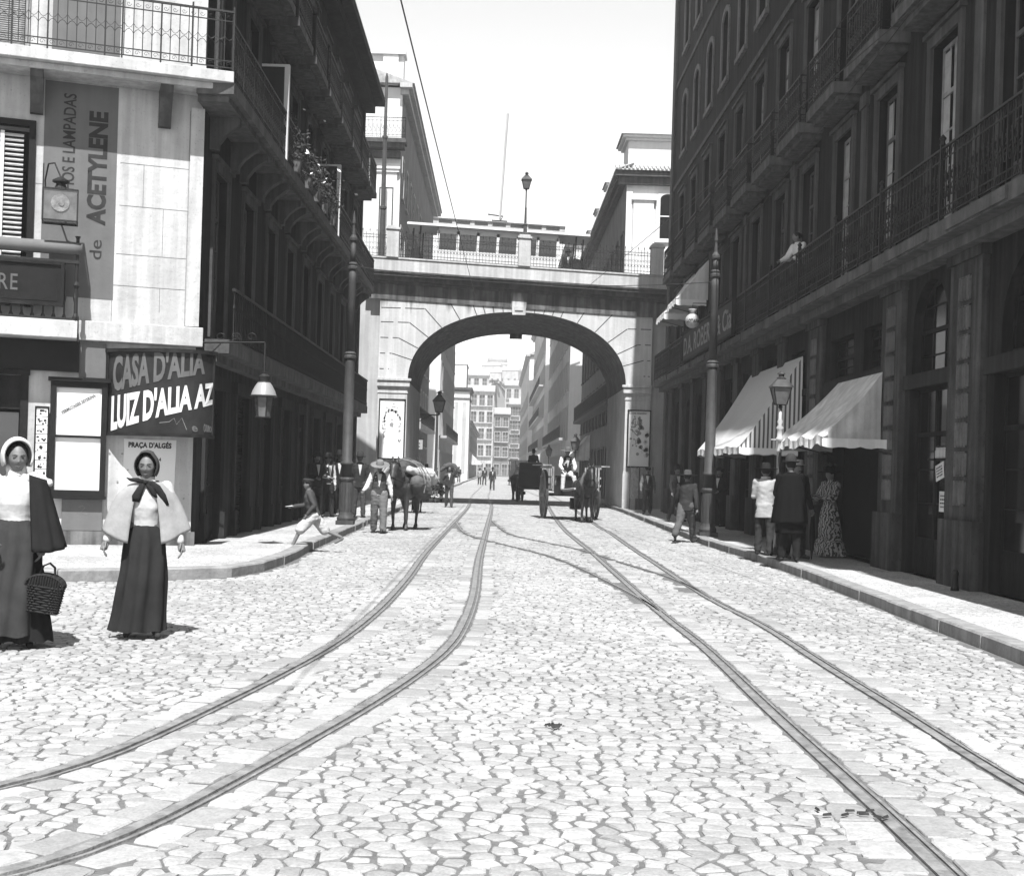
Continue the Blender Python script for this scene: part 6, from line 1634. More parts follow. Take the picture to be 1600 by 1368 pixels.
def hat(par, f, kind='fedora', v=.04, tilt=0):
    mb = MB(); pr = HATS[kind]; mb.lathe([(r, z) for r, z in pr], n=20, cap=False)
    if kind == 'cap': mb.rings([[(.08*sin(a), -.075-.03*cos(a)-.0, .012) for a in (-1,-.5,0,.5,1)]+[(.075*sin(a), -.07, .02) for a in (1,.5,0,-.5,-1)],[(.085*sin(a), -.085-.05*cos(a), .0) for a in (-1,-.5,0,.5,1)]+[(.075*sin(a), -.07, .014) for a in (1,.5,0,-.5,-1)]])
    sc = 1.12; R = f.Rh @ rotx(radians(-4+tilt)); c = f.headc + f.Rh @ V(0,.004,.056)
    mb.v = [tuple((c + R @ (V(v[0]*sc, v[1]*sc*1.12, v[2]*1.15)))*f.s) for v in mb.v]; return mb.build('hat', cloth(v), par, smooth=True)
def hair(par, f, kind='short', v='hair'):
    mb = MB(); n, m = 24, 16; rs = []
    for k in range(m+1):
        t = pi*(.02+.96*k/m); rs.append([f.headc + f.Rh @ V(.0815*sin(t)*sin(2*pi*i/n), .012-.088*sin(t)*cos(2*pi*i/n)*(1 if cos(2*pi*i/n) > 0 else 1.18), .032-.094*cos(t)*(1.0 if t > pi/2 else 1.15)) for i in range(n)])
    mb.rings(rs)
    if kind == 'bun': mb.ball(f.headc + f.Rh @ V(0,.11,.03), (.05,.045,.05), 12, 8)
    S3(mb, f.s); return mb.build('hair', M['hair'], par, smooth=True)
def moustache(par, f):
    mb = MB()
    for sx in (-1,1): mb.limb([f.headc+f.Rh@V(0,-.104,-.040), f.headc+f.Rh@V(sx*.02,-.101,-.043), f.headc+f.Rh@V(sx*.036,-.088,-.052)], [.007,.007,.003], 6)
    S3(mb, f.s); mb.build('moustache', M['hair'], par)
def face_detail(par, f):
    c, R = f.headc, f.Rh
    for sx in (-1,1):
        mb = MB(); mb.ball(c+R@V(sx*.031,-.0815,.009), (.0125,.006,.0048), 10, 6); S3(mb, f.s); e = mb.build('eye', M['feature'], par, smooth=True)
        mb = MB(); mb.limb([c+R@V(sx*.014,-.0925,.030), c+R@V(sx*.030,-.093,.034), c+R@V(sx*.046,-.082,.029)], [.0028,.0032,.002], 6); S3(mb, f.s); mb.build('eyebrow', M['feature'], par)
    mb = MB(); mb.limb([c+R@V(-.021,-.088,-.056), c+R@V(-.008,-.0985,-.0535), c+R@V(0,-.0995,-.055), c+R@V(.008,-.0985,-.0535), c+R@V(.021,-.088,-.056)], [.002,.0038,.0035,.0038,.002], 6)
    mb.limb([c+R@V(-.014,-.092,-.061), c+R@V(0,-.0985,-.062), c+R@V(.014,-.092,-.061)], [.002,.0045,.002], 6); S3(mb, f.s); mb.build('lips', M['lip'], par)
def skirt(par, f, v=.04, z0=1.04, z1=.05, r0=(.125,.10), r1=(.26,.22), folds=13, amp=.018, sway=(0,0), seed=1, mt=None, name='skirt', stride=.0):
    n, m = 96, 26; r = random.Random(seed); ph = [r.uniform(0,6.28) for _ in range(4)]; rs = []
    for k in range(m+1):
        t = k/m; z = z0+(z1-z0)*t; q = t**.75; rx = r0[0]+(r1[0]-r0[0])*q; ry = r0[1]+(r1[1]-r0[1])*q
        if t < .25: rx += .045*sin(pi*min(1,t/.25)*.5); ry += .03*sin(pi*min(1,t/.25)*.5)
        else: rx += .045; ry += .03+.03*exp(-((z-.5)/.25)**2)
        ring = []
        for i in range(n):
            a = 2*pi*i/n; fo = sin(folds*a+ph[0]+.8*sin(t*3+ph[3]))*.6+sin((folds*.6)*a*1.0+ph[1]+t*1.5 if False else round(folds*.6)*a+ph[1]+t)*.4
            fo = (abs(fo)**.7)*(1 if fo > 0 else -1); w_ = amp*(.25+.75*t)*min(1,t*6)*fo*(1+.25*sin(5*t+a*2+ph[2])); kn = stride*exp(-((z-.5)/.2)**2)*exp(-(((a-4.2+pi*0)/.5))**2)
            x = (rx+w_)*cos(a)+sway[0]*t*t; y = (ry+w_+kn)*sin(a)+sway[1]*t*t
            nz = mnoise.noise(V(cos(a)*2.2+seed, sin(a)*2.2+z*.8, z*3.0-cos(a)*1.5))*.022*min(1, t*3); x += nz*cos(a); y += nz*sin(a)
            zz = z + (0 if k < m else .01*sin(folds*a+ph[2]))
            ring.append(V(x, y, zz+f.dz*(1-t)))
        rs.append(ring)
    mb = MB(); mb.rings(rs, False); S3(mb, f.s); return mb.build(name, mt or cloth(v), par, smooth=True)
PG = {}
def person(label, loc, rot=0, H=1.7, pose=None, group=None, vox=.011):
    """thing + skeleton; clothing added by the caller"""
    t = thing('person', label, 'person', loc, radians(rot), group); f = skeleton(H, pose); body(t, f, vox); return t, f
def man(label, loc, rot=0, H=1.7, pose=None, coat=.03, tr=.05, hatk='fedora', hatv=.03, top='jacket', group=None, must=True, sh=.45, hem=.80, flare=0, trw=1.0, shirtv=.5):
    t, f = person(label, loc, rot, H, pose, group)
    trousers(t, f, tr, trw); shoes(t, f)
    if top == 'jacket': jacket(t, f, coat, hem, flare=flare); shirt_front(t, f, sh)
    elif top == 'vest': shirt(t, f, shirtv); vest(t, f, coat); shirt_front(t, f, sh, .055, 1.10, -.145)
    elif top == 'shirt': shirt(t, f, shirtv)
    hair(t, f)
    if hatk: hat(t, f, hatk, hatv)
    if must: moustache(t, f)
    return t, f
# ------------------------------------------------------------------ the hooded woman in the light cape (left foreground)
t, f = person('woman in a dark kerchief, short pale cape and long dark skirt walking towards the camera', (-3.06, 11.2, 0), 12, 1.58, dict(lf=7, lk=9, rf=-7, rk=6, la=(4,17,12,-4), ra=(2,19,14,-6), hp=10, hy=-6, lean=2, hs=1.10), vox=.0062)
WA = t
face_detail(t, f); shoes(t, f, .03); hair(t, f)
skirt(t, f, .020, 1.05, .07, (.122,.10), (.190,.18), 8, .040, (-.03,-.05), 3)
b = torso_rings(f, [(1.0,.128,.105,0),(1.08,.135,.108,0),(1.2,.155,.128,-.01),(1.3,.17,.13,-.006),(1.385,.16,.10,.01),(1.44,.085,.075,.012),(1.49,.062,.062,.01)]); 
sleeves(b, f, .064, .056, .040, .86, .008); S3(b, f.s); obj('blouse', fuse(b, .009, 3, 'blouse', wrinkle(.004, 9)), cloth(.40), t)
b = MB(); 
for A in (f.LA, f.RA): b = MB(); b.limb([A[1].lerp(A[2],.80), A[1].lerp(A[2],.95)], [.044,.040]); S3(b, f.s); obj('cuff', fuse(b, .007, 1, 'cuff'), cloth(.42), t)
def cape(par, f, a0, a1, zt, zb, rt, rb, v, seed, name='cape', hemf=None, n=64, m=20, folds=7, amp=.02, thick=.012, mt=None):
    """open cape: sweeps angle a0..a1 (0 = +x, 270 = front) round the body from collar to hem"""
    r = random.Random(seed); p1, p2 = r.uniform(0,6), r.uniform(0,6); out = []
    for k in range(m+1):
        t_ = k/m; ring = []
        for i in range(n+1):
            a = radians(a0+(a1-a0)*i/n); e = sin(a*folds+p1)*.6+sin(a*folds*1.7+p2)*.4
            q = t_**.50; rx = rt[0]+(rb[0]-rt[0])*q+amp*t_*e; ry = rt[1]+(rb[1]-rt[1])*q+amp*t_*e
            zz = zt+((zb if not hemf else hemf(a))-zt)*(t_**1.15)
            ring.append(f.tt(V(rx*cos(a), ry*sin(a)+.01, zz)))
        out.append(ring)
    mb = MB(); mb.rings(out, False, False); S3(mb, f.s)
    o = mb.build(name, mt or cloth(v), par, smooth=True); sm = o.modifiers.new('s','SOLIDIFY'); sm.thickness = thick; sm.offset = 0; return o
cape(t, f, -68, 248, 1.44, .98, (.085,.085), (.40,.20), .235, 3, hemf=lambda a: 1.03-.17*max(0,-sin(a))**2-.04*abs(cos(a)), folds=5, amp=.018)
# hood kerchief around the face with bow ends
b = MB(); rs = []
for k in range(13):
    q = k/12; ring = []
    for i in range(21):
        a = pi*(-.74+1.48*i/20)     # wraps over the head from cheek to cheek
        rr = .094+.012*sin(pi*q); yy = -.078+.185*q; sh = 1-.30*q*q
        x = rr*sin(a)*sh; z = (.012+rr*1.16*cos(a))*(1 if cos(a) > 0 else 1.05)*1.0 - .03*q + (.012 if cos(a) > .8 else 0)
        ring.append(f.headc + f.Rh @ V(x, yy, z))
    rs.append(ring)
b.rings(rs, False, False); S3(b, f.s); o = b.build('kerchief', cloth(.045), t, smooth=True); sm = o.modifiers.new('s','SOLIDIFY'); sm.thickness = .010; sm.offset = 0
b = MB(); b.ball(f.headc + f.Rh @ V(0,.075,-.01), (.075,.055,.085), 14, 10); b.limb([f.headc+f.Rh@V(0,.06,-.06), f.neck+V(0,.02,.02)], [.07,.068]); S3(b, f.s); obj('kerchief_back', fuse(b, .010, 3, 'k'), cloth(.045), t)
def ribbon(par, pts, wid, v, nm='ribbon', th=.006):
    b = MB(); P = [V(*p) for p in pts]; rs = []
    for i, p in enumerate(P):
        d = (P[min(i+1,len(P)-1)]-P[max(i-1,0)]).normalized(); n_ = V(d.z, 0, -d.x).normalized()*wid[i]; rs.append([p-n_, p-n_*.3+V(0,-.008,0), p+n_*.4+V(0,-.004,0), p+n_])
    b.rings(rs, False, False); o = b.build(nm, cloth(v), par, smooth=True); sm = o.modifiers.new('s','SOLIDIFY'); sm.thickness = th; return o
kn = (f.headc + f.Rh @ V(0,-.085,-.125))*f.s
for pts, wd in (([(0,0,0),(-.06,-.015,.015),(-.13,.0,.02),(-.16,0.0,.035)], [.012,.022,.014,.004]), ([(0,0,0),(-.04,-.03,-.06),(-.07,-.035,-.13),(-.075,-.03,-.17)], [.010,.030,.040,.030]),
                ([(0,0,0),(.05,-.02,-.01),(.10,-.02,-.05),(.15,-.02,-.12),(.185,-.01,-.20)], [.012,.028,.034,.030,.022]), ([(0,0,0),(.045,-.025,-.05),(.075,-.03,-.10),(.10,-.025,-.13)], [.010,.024,.022,.008])):
    ribbon(t, [(kn.x+p[0], kn.y-.012+p[1], kn.z+p[2]) for p in pts], wd, .018)
b = MB(); b.ball(kn+V(0,-.02,0), (.022,.016,.018), 10, 7); b.build('knot', cloth(.018), t, smooth=True)

# ------------------------------------------------------------------ the woman with the white head shawl and basket (far left)
t, f = person('woman in white head shawl and dark wrap carrying a wicker basket', (-3.88, 10.35, 0), 14, 1.62, dict(lf=-5, lk=6, rf=6, rk=8, la=(8,5,4,0), ra=(8,8,40,20), hp=8, hy=14, lean=1, hs=1.10), vox=.0062)
face_detail(t, f); shoes(t, f, .02); hair(t, f)
skirt(t, f, .032, 1.08, .12, (.125,.105), (.205,.19), 7, .042, (-.03,-.02), 8)
skirt(t, f, .014, 1.0, .06, (.115,.09), (.235,.17), 10, .018, (.06,.04), 9, name='underskirt')
b = torso_rings(f, [(1.0,.135,.112,0),(1.08,.135,.112,0),(1.2,.16,.135,-.01),(1.3,.178,.135,-.006),(1.385,.165,.105,.01),(1.44,.09,.08,.012),(1.48,.064,.064,.01)])
sleeves(b, f, .072, .066, .042, .85, .012); S3(b, f.s); obj('blouse', fuse(b, .009, 3, 'blouse', wrinkle(.004, 7)), cloth(.42), t)
b = MB(); rs = []
for k in range(13):
    q = k/12; ring = []
    for i in range(21):
        a = pi*(-.66+1.32*i/20); rr = .104+.018*sin(pi*q); yy = -.070+.19*q; sh = 1-.30*q*q
        ring.append(f.headc + f.Rh @ V(rr*sin(a)*sh, yy, (.022+rr*1.2*cos(a))*(1 if cos(a) > 0 else 1.15) - .03*q))
    rs.append(ring)
b.rings(rs, False, False); S3(b, f.s); o = b.build('head_shawl', cloth(.45), t, smooth=True); sm = o.modifiers.new('s','SOLIDIFY'); sm.thickness = .016; sm.offset = 0
b = MB(); b.ball(f.headc + f.Rh @ V(0,.08,-.01), (.09,.06,.10), 14, 10); b.limb([f.headc+f.Rh@V(0,.05,-.08), f.neck+V(0,.03,.0)], [.085,.085]); S3(b, f.s); obj('shawl_back', fuse(b, .010, 3, 'k'), cloth(.45), t)
b = MB(); b.limb([f.headc+f.Rh@V(0,-.055,-.135), f.neck+V(.06,-.05,-.03), f.LA[0]+V(-.03,-.03,.03), f.LA[0]+V(.07,.0,-.01)], [.022,.04,.055,.045]); S3(b, f.s); obj('shawl_end', fuse(b, .010, 3, 'k', wrinkle(.012, 18)), cloth(.45), t)
# dark pleated wrap hanging from her left shoulder over the arm
A = f.LA
rs = []
for k in range(17):
    q = k/16; ring = []
    top = A[0]+V(-.02,0,.045)
    for i in range(41):
        u_ = i/40; a = radians(-125+270*u_); e = (.016*sin(u_*40)+.008*sin(u_*17+1))*q
        cx_ = top.lerp(A[2]+V(.02,0,-.01), q) + V(.02*q, -.01, 0); rx = .080+.07*q+e; ry = .10+.06*q+e
        ring.append(V(cx_.x+rx*cos(a), cx_.y+ry*sin(a), cx_.z-.05*abs(sin(a))*q+.03*(1-q)*(-cos(a))))
    rs.append(ring)
b = MB(); b.rings(rs, False, False); S3(b, f.s); o = b.build('wrap', cloth(.014), t, smooth=True); sm = o.modifiers.new('s','SOLIDIFY'); sm.thickness = .010
# basket in her left hand
hw = (f.LA[2] + f.LA[3]*.085)*f.s; Rw = Matrix.Rotation(radians(14),3,'Z'); hp = V(-3.88,10.35,0) + Rw @ hw
bk = thing('wicker_basket', 'dark wicker basket with arched lid and handle carried by the woman at far left', 'basket', (hp.x+.02, hp.y-.03, hp.z-.46), radians(10))
bk.rotation_euler = (0, radians(9), radians(10))
def wicker(mbs, w_, d_, z0, z1, arch=False):
    n = 26; m_ = MB()
    for j in range(int((z1-z0)/.020)):
        z = z0+.02*j+.01; k = 1+.12*(z-z0)/(z1-z0); pts = []
        for i in range(n*2+1):
            a = 2*pi*i/(n*2); c, s_ = cos(a), sin(a); e = .006*(1 if (i+j) % 2 else -1)
            x = (w_*k+e)*math.copysign(abs(c)**.45, c); y = (d_*k+e)*math.copysign(abs(s_)**.45, s_); pts.append((x, y, z))
        m_.tube(pts, .0095, 4, False)
    return m_
wicker(None, .125, .085, 0, .22).build('basket_body', M['wicker'] if 'wicker' in M else cloth(.022), bk)
b = MB()
for j in range(9):
    y = -.088+.176*j/8; b.tube([(.142*cos(a), y, .22+.085*sin(a)) for a in [pi*k/14 for k in range(15)]], .010, 4)
for j in range(13): a = pi*j/12; b.tube([(.145*cos(a), -.095, .22+.088*sin(a)),(.145*cos(a), .095, .22+.088*sin(a))], .008, 4)
for yy in (-.09,.09):
    for i in range(12): x = -.12+.02*i+.01; b.tube([(x,yy,.20),(x,yy,.22+.085*sqrt(max(0,1-(x/.142)**2)))], .0085, 4)
b.build('lid', cloth(.022), bk)
b = MB(); 
for s_ in (-.012,.012): b.tube([(-.06,s_,.30),(-.045,s_,.37),(0,s_,.40),(.045,s_,.37),(.06,s_,.30)], .008, 5)
b.build('handle', cloth(.022), bk)

# ------------------------------------------------------------------ left side: boy, man leading the pack horse, onlookers
t, f = person('barefoot boy in cap and wide pale breeches running along the left pavement', (-3.22, 22.6, .06), -82, 1.34, dict(lf=42, lk=18, rf=-38, rk=30, la=(-10,10,60,10), ra=(35,10,60,20), lean=14, hp=-2))
jacket(t, f, .05, .86); hat(t, f, 'cap', .03); hair(t, f)
b = torso_rings(f, [(.78,.17,.14,.0),(.92,.165,.13,.0),(1.0,.15,.12,0)])
for Lg in (f.L, f.R): b.limb([Lg[0], Lg[0].lerp(Lg[1],.5), Lg[1]], [.12,.125,.12])
S3(b, f.s); obj('breeches', fuse(b, .014, 3, 'b', wrinkle(.012, 14)), cloth(.36), t)
b = MB(); c = (f.RA[2]+f.RA[3]*.1)*f.s; 
pp = thing('paper_sheet', 'small white folded paper in the hand of the running boy', 'paper', (-3.22, 22.6, .06), radians(-82)); b.rings([[c+V(-.05,-.07,.0),c+V(.05,-.07,.01),c+V(.05,-.07,.014)],[c+V(-.05,.05,.03),c+V(.05,.05,.02),c+V(.05,.05,.024)]]); b.build('sheet', M['paper'], pp)
t, f = man('man in wide straw hat, waistcoat and white sleeves leading the pack horse', (-2.72, 29.7, 0), 4, 1.64, dict(lf=12, lk=6, rf=-8, rk=10, la=(6,16,8,0), ra=(12,22,50,-10), hp=24, lean=6), .06, .12, 'wide', .14, 'vest', trw=1.22, sh=.5, must=False)
man('man in dark jacket and felt hat on the pavement behind the left pole', (-3.78, 35.2, SWH), 10, 1.72, dict(lf=6, lk=4, rf=-4, rk=4, la=(6,12,10,2), ra=(4,14,10,0)), .025, .05, 'fedora', .03, hem=.78)
b = MB()
t, f = man('dark dressed man leaning in the left doorways, farthest in the shade', (-4.85, 34.4, SWH), 30, 1.68, dict(la=(20,10,70,30), ra=(15,10,60,30)), .02, .02, 'bowler', .015)
t, f = man('man in waistcoat and white shirt sleeves by the left doorways', (-4.62, 34.9, SWH), 40, 1.66, dict(la=(0,8,8,0), ra=(20,10,60,30), lf=8), .025, .022, 'fedora', .02, 'vest')
t, f = man('stout man in black coat and hat beside the base of the left pole', (-4.38, 35.6, SWH), 5, 1.74, dict(la=(0,10,8,0), ra=(0,10,8,0)), .016, .018, 'fedora', .015, hem=.74)
t, f = man('porter walking in the roadway with a sack bent over his head and shoulders', (-1.9, 51.2, 0), 0, 1.62, dict(lf=10, lk=6, rf=-10, rk=8, la=(70,20,110,20), ra=(40,14,95,35), hp=10, lean=4), .035, .06, None, top='jacket', must=False)
sk = thing('carried_sack', 'dark sack with drooping ends carried on the head of the porter', 'sack', (-1.9, 51.2, 0), 0)
b = MB(); c = f.headc*f.s; b.limb([c+V(-.34,.02,-.06), c+V(-.18,.03,.10), c+V(0,.03,.15), c+V(.18,.03,.10), c+V(.36,.02,-.10)], [.07,.11,.12,.12,.08], 12); b.limb([c+V(0,.14,-.25), c+V(0,.13,.05)], [.14,.13]); obj('sackcloth', fuse(b, .018, 3, 'sack', wrinkle(.018, 9)), cloth(.07), sk)

# ------------------------------------------------------------------ right side
man('man in peaked cap and dark waistcoat standing by the round iron urinal', (5.42, 46.0, SWH), -10, 1.62, dict(la=(0,12,8,0), ra=(10,14,30,10), lf=6), .02, .02, 'cap', .015, 'vest', shirtv=.09, sh=.3)
man('man in wide felt hat and dark jacket striding away along the right kerb', (4.38, 29.5, 0), 158, 1.68, dict(lf=-30, lk=22, rf=24, rk=4, la=(14,14,20,0), ra=(-14,12,12,0), lean=3), .028, .07, 'wide', .05, trw=1.2, must=False)
man('man in dark suit and round hat walking behind the striding man', (5.42, 38.6, SWH), 20, 1.66, dict(lf=18, lk=8, rf=-14, rk=10, la=(0,12,8,0), ra=(12,14,20,6)), .018, .035, 'bowler', .015)
man('dim figure of a man in dark clothes standing in a doorway behind the right pole', (6.3, 36.2, SWH), -40, 1.62, dict(la=(0,8,70,35), ra=(0,8,70,35)), .022, .02, 'cap', .02)
t, f = man('young man in pale jacket and dark broad hat seen from behind by the right kerb', (4.93, 23.5, SWH), 165, 1.62, dict(la=(10,8,80,10), ra=(10,8,80,10), lf=4), .30, .03, 'wide', .015, must=False, hem=.70)
b = MB(); b.tube([V(.075*cos(a), -.0+.075*sin(a), 1.50)*f.s for a in [2*pi*k/18 for k in range(19)]], .016, 6); b.build('collar', cloth(.45), t)
t, f = man('broad man in long black cape coat and bowler seen from behind', (5.02, 21.9, SWH), 178, 1.74, dict(la=(10,10,70,20), ra=(10,10,70,20)), .006, .012, 'bowler', .03, must=False, hem=.45, flare=.05)
cape(t, f, -60, 240, 1.45, .62, (.10,.095), (.29,.24), .006, 5, folds=6, amp=.02)
t, f = man('man in light straw hat and black overcoat holding a furled umbrella', (5.32, 22.7, SWH), 20, 1.70, dict(la=(0,12,20,0), ra=(0,10,60,20)), .012, .012, 'straw', .26, hem=.55, flare=.02)
w_ = (f.LA[2]+f.LA[3]*.08)*f.s; um = thing('umbrella', 'furled black umbrella resting on its tip beside the man in the straw hat', 'umbrella', (5.32, 22.7, SWH), radians(20))
b = MB(); b.lathe([(.008,0),(.012,.06),(.045,.30),(.05,.5),(.03,w_.z-.05)], (w_.x,w_.y,0), 10); b.build('canopy', cloth(.010), um)
b = MB(); b.tube([(w_.x,w_.y,w_.z-.06),(w_.x,w_.y,w_.z+.03),(w_.x+.02,w_.y-.02,w_.z+.05),(w_.x+.04,w_.y-.03,w_.z+.02)], .009, 6); b.build('handle', M['wood'], um)
t, f = person('woman in zigzag patterned long dress and large dark hat by a door', (6.12, 23.5, SWH), -62, 1.60, dict(la=(25,8,65,25), ra=(25,8,65,25), hp=6))
zm = cloth(.3, pat='zig'); skirt(t, f, .3, 1.05, .16, (.12,.10), (.17,.20), 10, .012, (0,.06), 5, mt=zm)
skirt(t, f, .3, .34, .04, (.20,.22), (.25,.30), 17, .022, (0,.05), 6, mt=zm, name='flounce')
b = torso_rings(f, [(1.0,.125,.10,0),(1.08,.13,.105,0),(1.2,.155,.135,-.01),(1.3,.172,.132,-.006),(1.385,.16,.10,.01),(1.44,.085,.075,.012),(1.49,.062,.062,.01)]); sleeves(b, f, .075, .07, .042, .9, .01); S3(b, f.s); obj('bodice', fuse(b, .011, 3, 'bodice', wrinkle(.006, 16)), zm, t)
hair(t, f, 'bun'); o = hat(t, f, 'wide', .014); b = MB()
r_ = random.Random(4)
for i in range(9): b.ball(f.headc*f.s+V(r_.uniform(-.1,.1),r_.uniform(-.08,.08),.15+r_.uniform(0,.05)), r_.uniform(.02,.04), 7, 5)
b.build('hat_trimming', cloth(.05), t)
t, f = person('dark haired woman in white blouse leaning on the first-floor balcony rail', (6.17, 26.5, 5.13), -62, 1.50, dict(la=(40,12,40,10), ra=(40,12,40,10), lean=16, hp=8, hy=-20))
skirt(t, f, .05, 1.0, .05, (.12,.10), (.2,.18), 9, .015, (0,0), 4)
b = torso_rings(f, [(.98,.128,.10,0),(1.08,.13,.105,0),(1.2,.155,.13,-.01),(1.3,.172,.13,-.006),(1.385,.16,.10,.01),(1.44,.085,.075,.012),(1.48,.062,.062,.01)]); sleeves(b, f, .07, .064, .042, .9, .01); S3(b, f.s); obj('blouse', fuse(b, .012, 3, 'blouse'), cloth(.5), t); hair(t, f, 'bun')
man('dark figure of a man on the bridge just behind the tram', (2.75, 54.6, slope(2.75)+.16), 0, 1.66, None, .018, .02, 'fedora', .02)
# far pedestrians
for (x, y, z, ro, H, c1, c2, hk, lab) in ((-.35, 97, 0, 5, 1.68, .03, .05, 'fedora', 'distant man walking in the roadway between the left tram rails'),
        (-1.75, 128, 0, 0, 1.66, .25, .05, 'cap', 'distant man with a pale jacket, left of a pair in the far roadway'), (-1.25, 127, 0, 10, 1.70, .03, .04, 'bowler', 'distant man in dark clothes, right of a pair in the far roadway'),
        (-3.9, 112, SWH, 0, 1.65, .04, .05, 'fedora', 'distant dark figure on the far left pavement, nearest of that row'), (-4.15, 121, SWH, 180, 1.68, .3, .05, 'straw', 'distant figure in light jacket on the far left pavement'), (-4.0, 134, SWH, 0, 1.62, .03, .04, 'cap', 'most distant dark figure on the far left pavement'),
        (-4.3, 73, SWH, 20, 1.66, .03, .04, 'fedora', 'man in dark clothes by the shops just past the arch on the left'), (5.2, 86, SWH, 0, 1.68, .03, .03, 'bowler', 'man in dark clothes on the right pavement past the arch')):
    man(lab, (x,y,z), ro, H, dict(lf=14, lk=6, rf=-14, rk=12, la=(12,8,12,0), ra=(-12,8,12,0)), c1, c2, hk, .02, must=False)

# ------------------------------------------------------------------ horses and carts
M['coat_dark'] = mat('horse_coat_dark', .014, .5, .35, 5, .08, 40, spec=.4); M['coat_bay'] = mat('horse_coat_bay', .035, .5, .3, 5, .08, 40, spec=.4)
def horse(name, label, loc, rot, s=1.0, coat='coat_dark', pose=((8,-6),(-10,14)), headlow=0.0, blaze=True):
    """faces -y; withers at 1.45 m"""
    t = thing(name, label, 'horse', loc, radians(rot)); mb = MB()
    tr = [((0,-.62,1.22),(.17,.20)),((0,-.48,1.14),(.22,.27)),((0,-.25,1.08),(.26,.31)),((0,.05,1.05),(.29,.31)),((0,.35,1.07),(.27,.28)),((0,.62,1.15),(.25,.26)),((0,.82,1.15),(.17,.20)),((0,.92,1.12),(.08,.10))]
    n = 18; mb.rings([[(c[0]+r[0]*cos(2*pi*i/n), c[1], c[2]+r[1]*sin(2*pi*i/n)) for i in range(n)] for c, r in tr])
    hz_ = 1.72-headlow; hy = -1.18
    mb.limb([(0,-.42,1.22),(0,-.68,1.38),(0,-.90,1.55-headlow*.6),(0,-1.02,hz_-.04)], [(.17,.24),(.14,.19),(.10,.14),(.08,.11)], 14)
    P = [(0,-1.0,hz_),(0,-1.10,hz_-.08),(0,-1.20,hz_-.25),(0,-1.27,hz_-.42),(0,-1.30,hz_-.50)]
    mb.limb(P, [(.095,.10),(.105,.125),(.078,.10),(.06,.07),(.058,.052)], 14)
    for sx in (-1,1):
        mb.ball((sx*.088,-1.13,hz_-.10), (.022,.035,.03), 8, 6)
        mb.limb([(sx*.055,-.99,hz_+.06),(sx*.075,-.98,hz_+.13),(sx*.065,-.99,hz_+.20)], [.028,.032,.008], 8)
    for sx, i in ((-1,0),(1,1)):
        a = radians(pose[0][i]); x = sx*.16
        sh = V(x,-.48,1.10); el = V(x,-.42,.86); kn = el+V(0,-sin(a)*.36,-cos(a)*.38); lift = max(0, pose[0][i])*.02
        a2 = a*.3 if pose[0][i] > 6 else a; ft = kn+V(0,-sin(a2)*.36+lift*.3,-.36*cos(a2)); ft.z = max(.09, min(ft.z,.14+lift*.1)); ho = ft+V(0,-.05,-.07)
        mb.limb([sh,el,kn,ft+V(0,.0,.04),ft,ho], [.12,.085,.052,.036,.044,.055], 12)
        a = radians(pose[1][i]); hp_ = V(x*.95,.66,1.12); st = V(x,.58,.82); hk = st+V(0,.20-sin(a)*.3,-.32); ft = V(x,hk.y-.04-sin(a)*.22,.13); ho = ft+V(0,-.05,-.08)
        mb.limb([hp_,st,hk,hk+V(0,-.02,-.12),ft+V(0,0,.05),ft,ho], [.19,.125,.062,.045,.037,.045,.055], 12)
    S3(mb, s); me = fuse(mb, .016*s, 4, 'horse', wrinkle(.006, 5)); obj('horse_body', me, M[coat], t)
    b = MB(); r = random.Random(3)
    for i in range(70):
        q = r.random(); c = V(0,-.50,1.44).lerp(V(0,-1.0,hz_+.10), q); d = V(r.choice((-1,1))*r.uniform(.06,.13), r.uniform(-.05,.08), -r.uniform(.14,.26)); b.tube([c+V(0,0,.0), c+d*.5+V(d.x*.3,0,.03), c+d], [.018,.014,.004], 4)
    for i in range(12): b.tube([V(0,-1.0,hz_+.12), V(r.uniform(-.04,.04),-1.12,hz_+.03), V(r.uniform(-.05,.05),-1.17,hz_-.06)], [.016,.013,.004], 4)
    S3(b, s); b.build('mane', M['hair'], t)
    b = MB()
    for i in range(40): dx = r.uniform(-.06,.06); b.tube([(dx*.3,.93,1.22),(dx*.7,1.03+r.uniform(-.02,.03),1.1),(dx,1.07+r.uniform(-.03,.03),.75),(dx*1.2,1.03,.42+r.uniform(0,.1))], [.016,.02,.016,.004], 4)
    S3(b, s); b.build('tail', M['hair'], t)
    for sx in (-1,1):
        pass
    if blaze:
        b = MB(); b.rings([[(-.016,-1.075,hz_+.05),(.016,-1.075,hz_+.05),(.012,-1.05,hz_+.04),(-.012,-1.05,hz_+.04)],[(-.026,-1.212,hz_-.07),(.026,-1.212,hz_-.07),(.022,-1.18,hz_-.08),(-.022,-1.18,hz_-.08)],[(-.018,-1.288,hz_-.24),(.018,-1.288,hz_-.24),(.015,-1.26,hz_-.25),(-.015,-1.26,hz_-.25)],[(-.03,-1.335,hz_-.44),(.03,-1.335,hz_-.44),(.02,-1.3,hz_-.45),(-.02,-1.3,hz_-.45)]]); S3(b, s); b.build('blaze', M['pale_plaster'], t, smooth=True)
    # bridle
    b = MB()
    def ringx(y, z, rx, rz, tilt, r=.012): b.tube([(rx*cos(a), y+rz*sin(a)*sin(tilt), z+rz*sin(a)*cos(tilt)) for a in [2*pi*k/16 for k in range(17)]], r, 4)
    ringx(-1.25, hz_-.36, .078, .095, -1.25); ringx(-1.07, hz_-.02, .115, .13, -1.0)
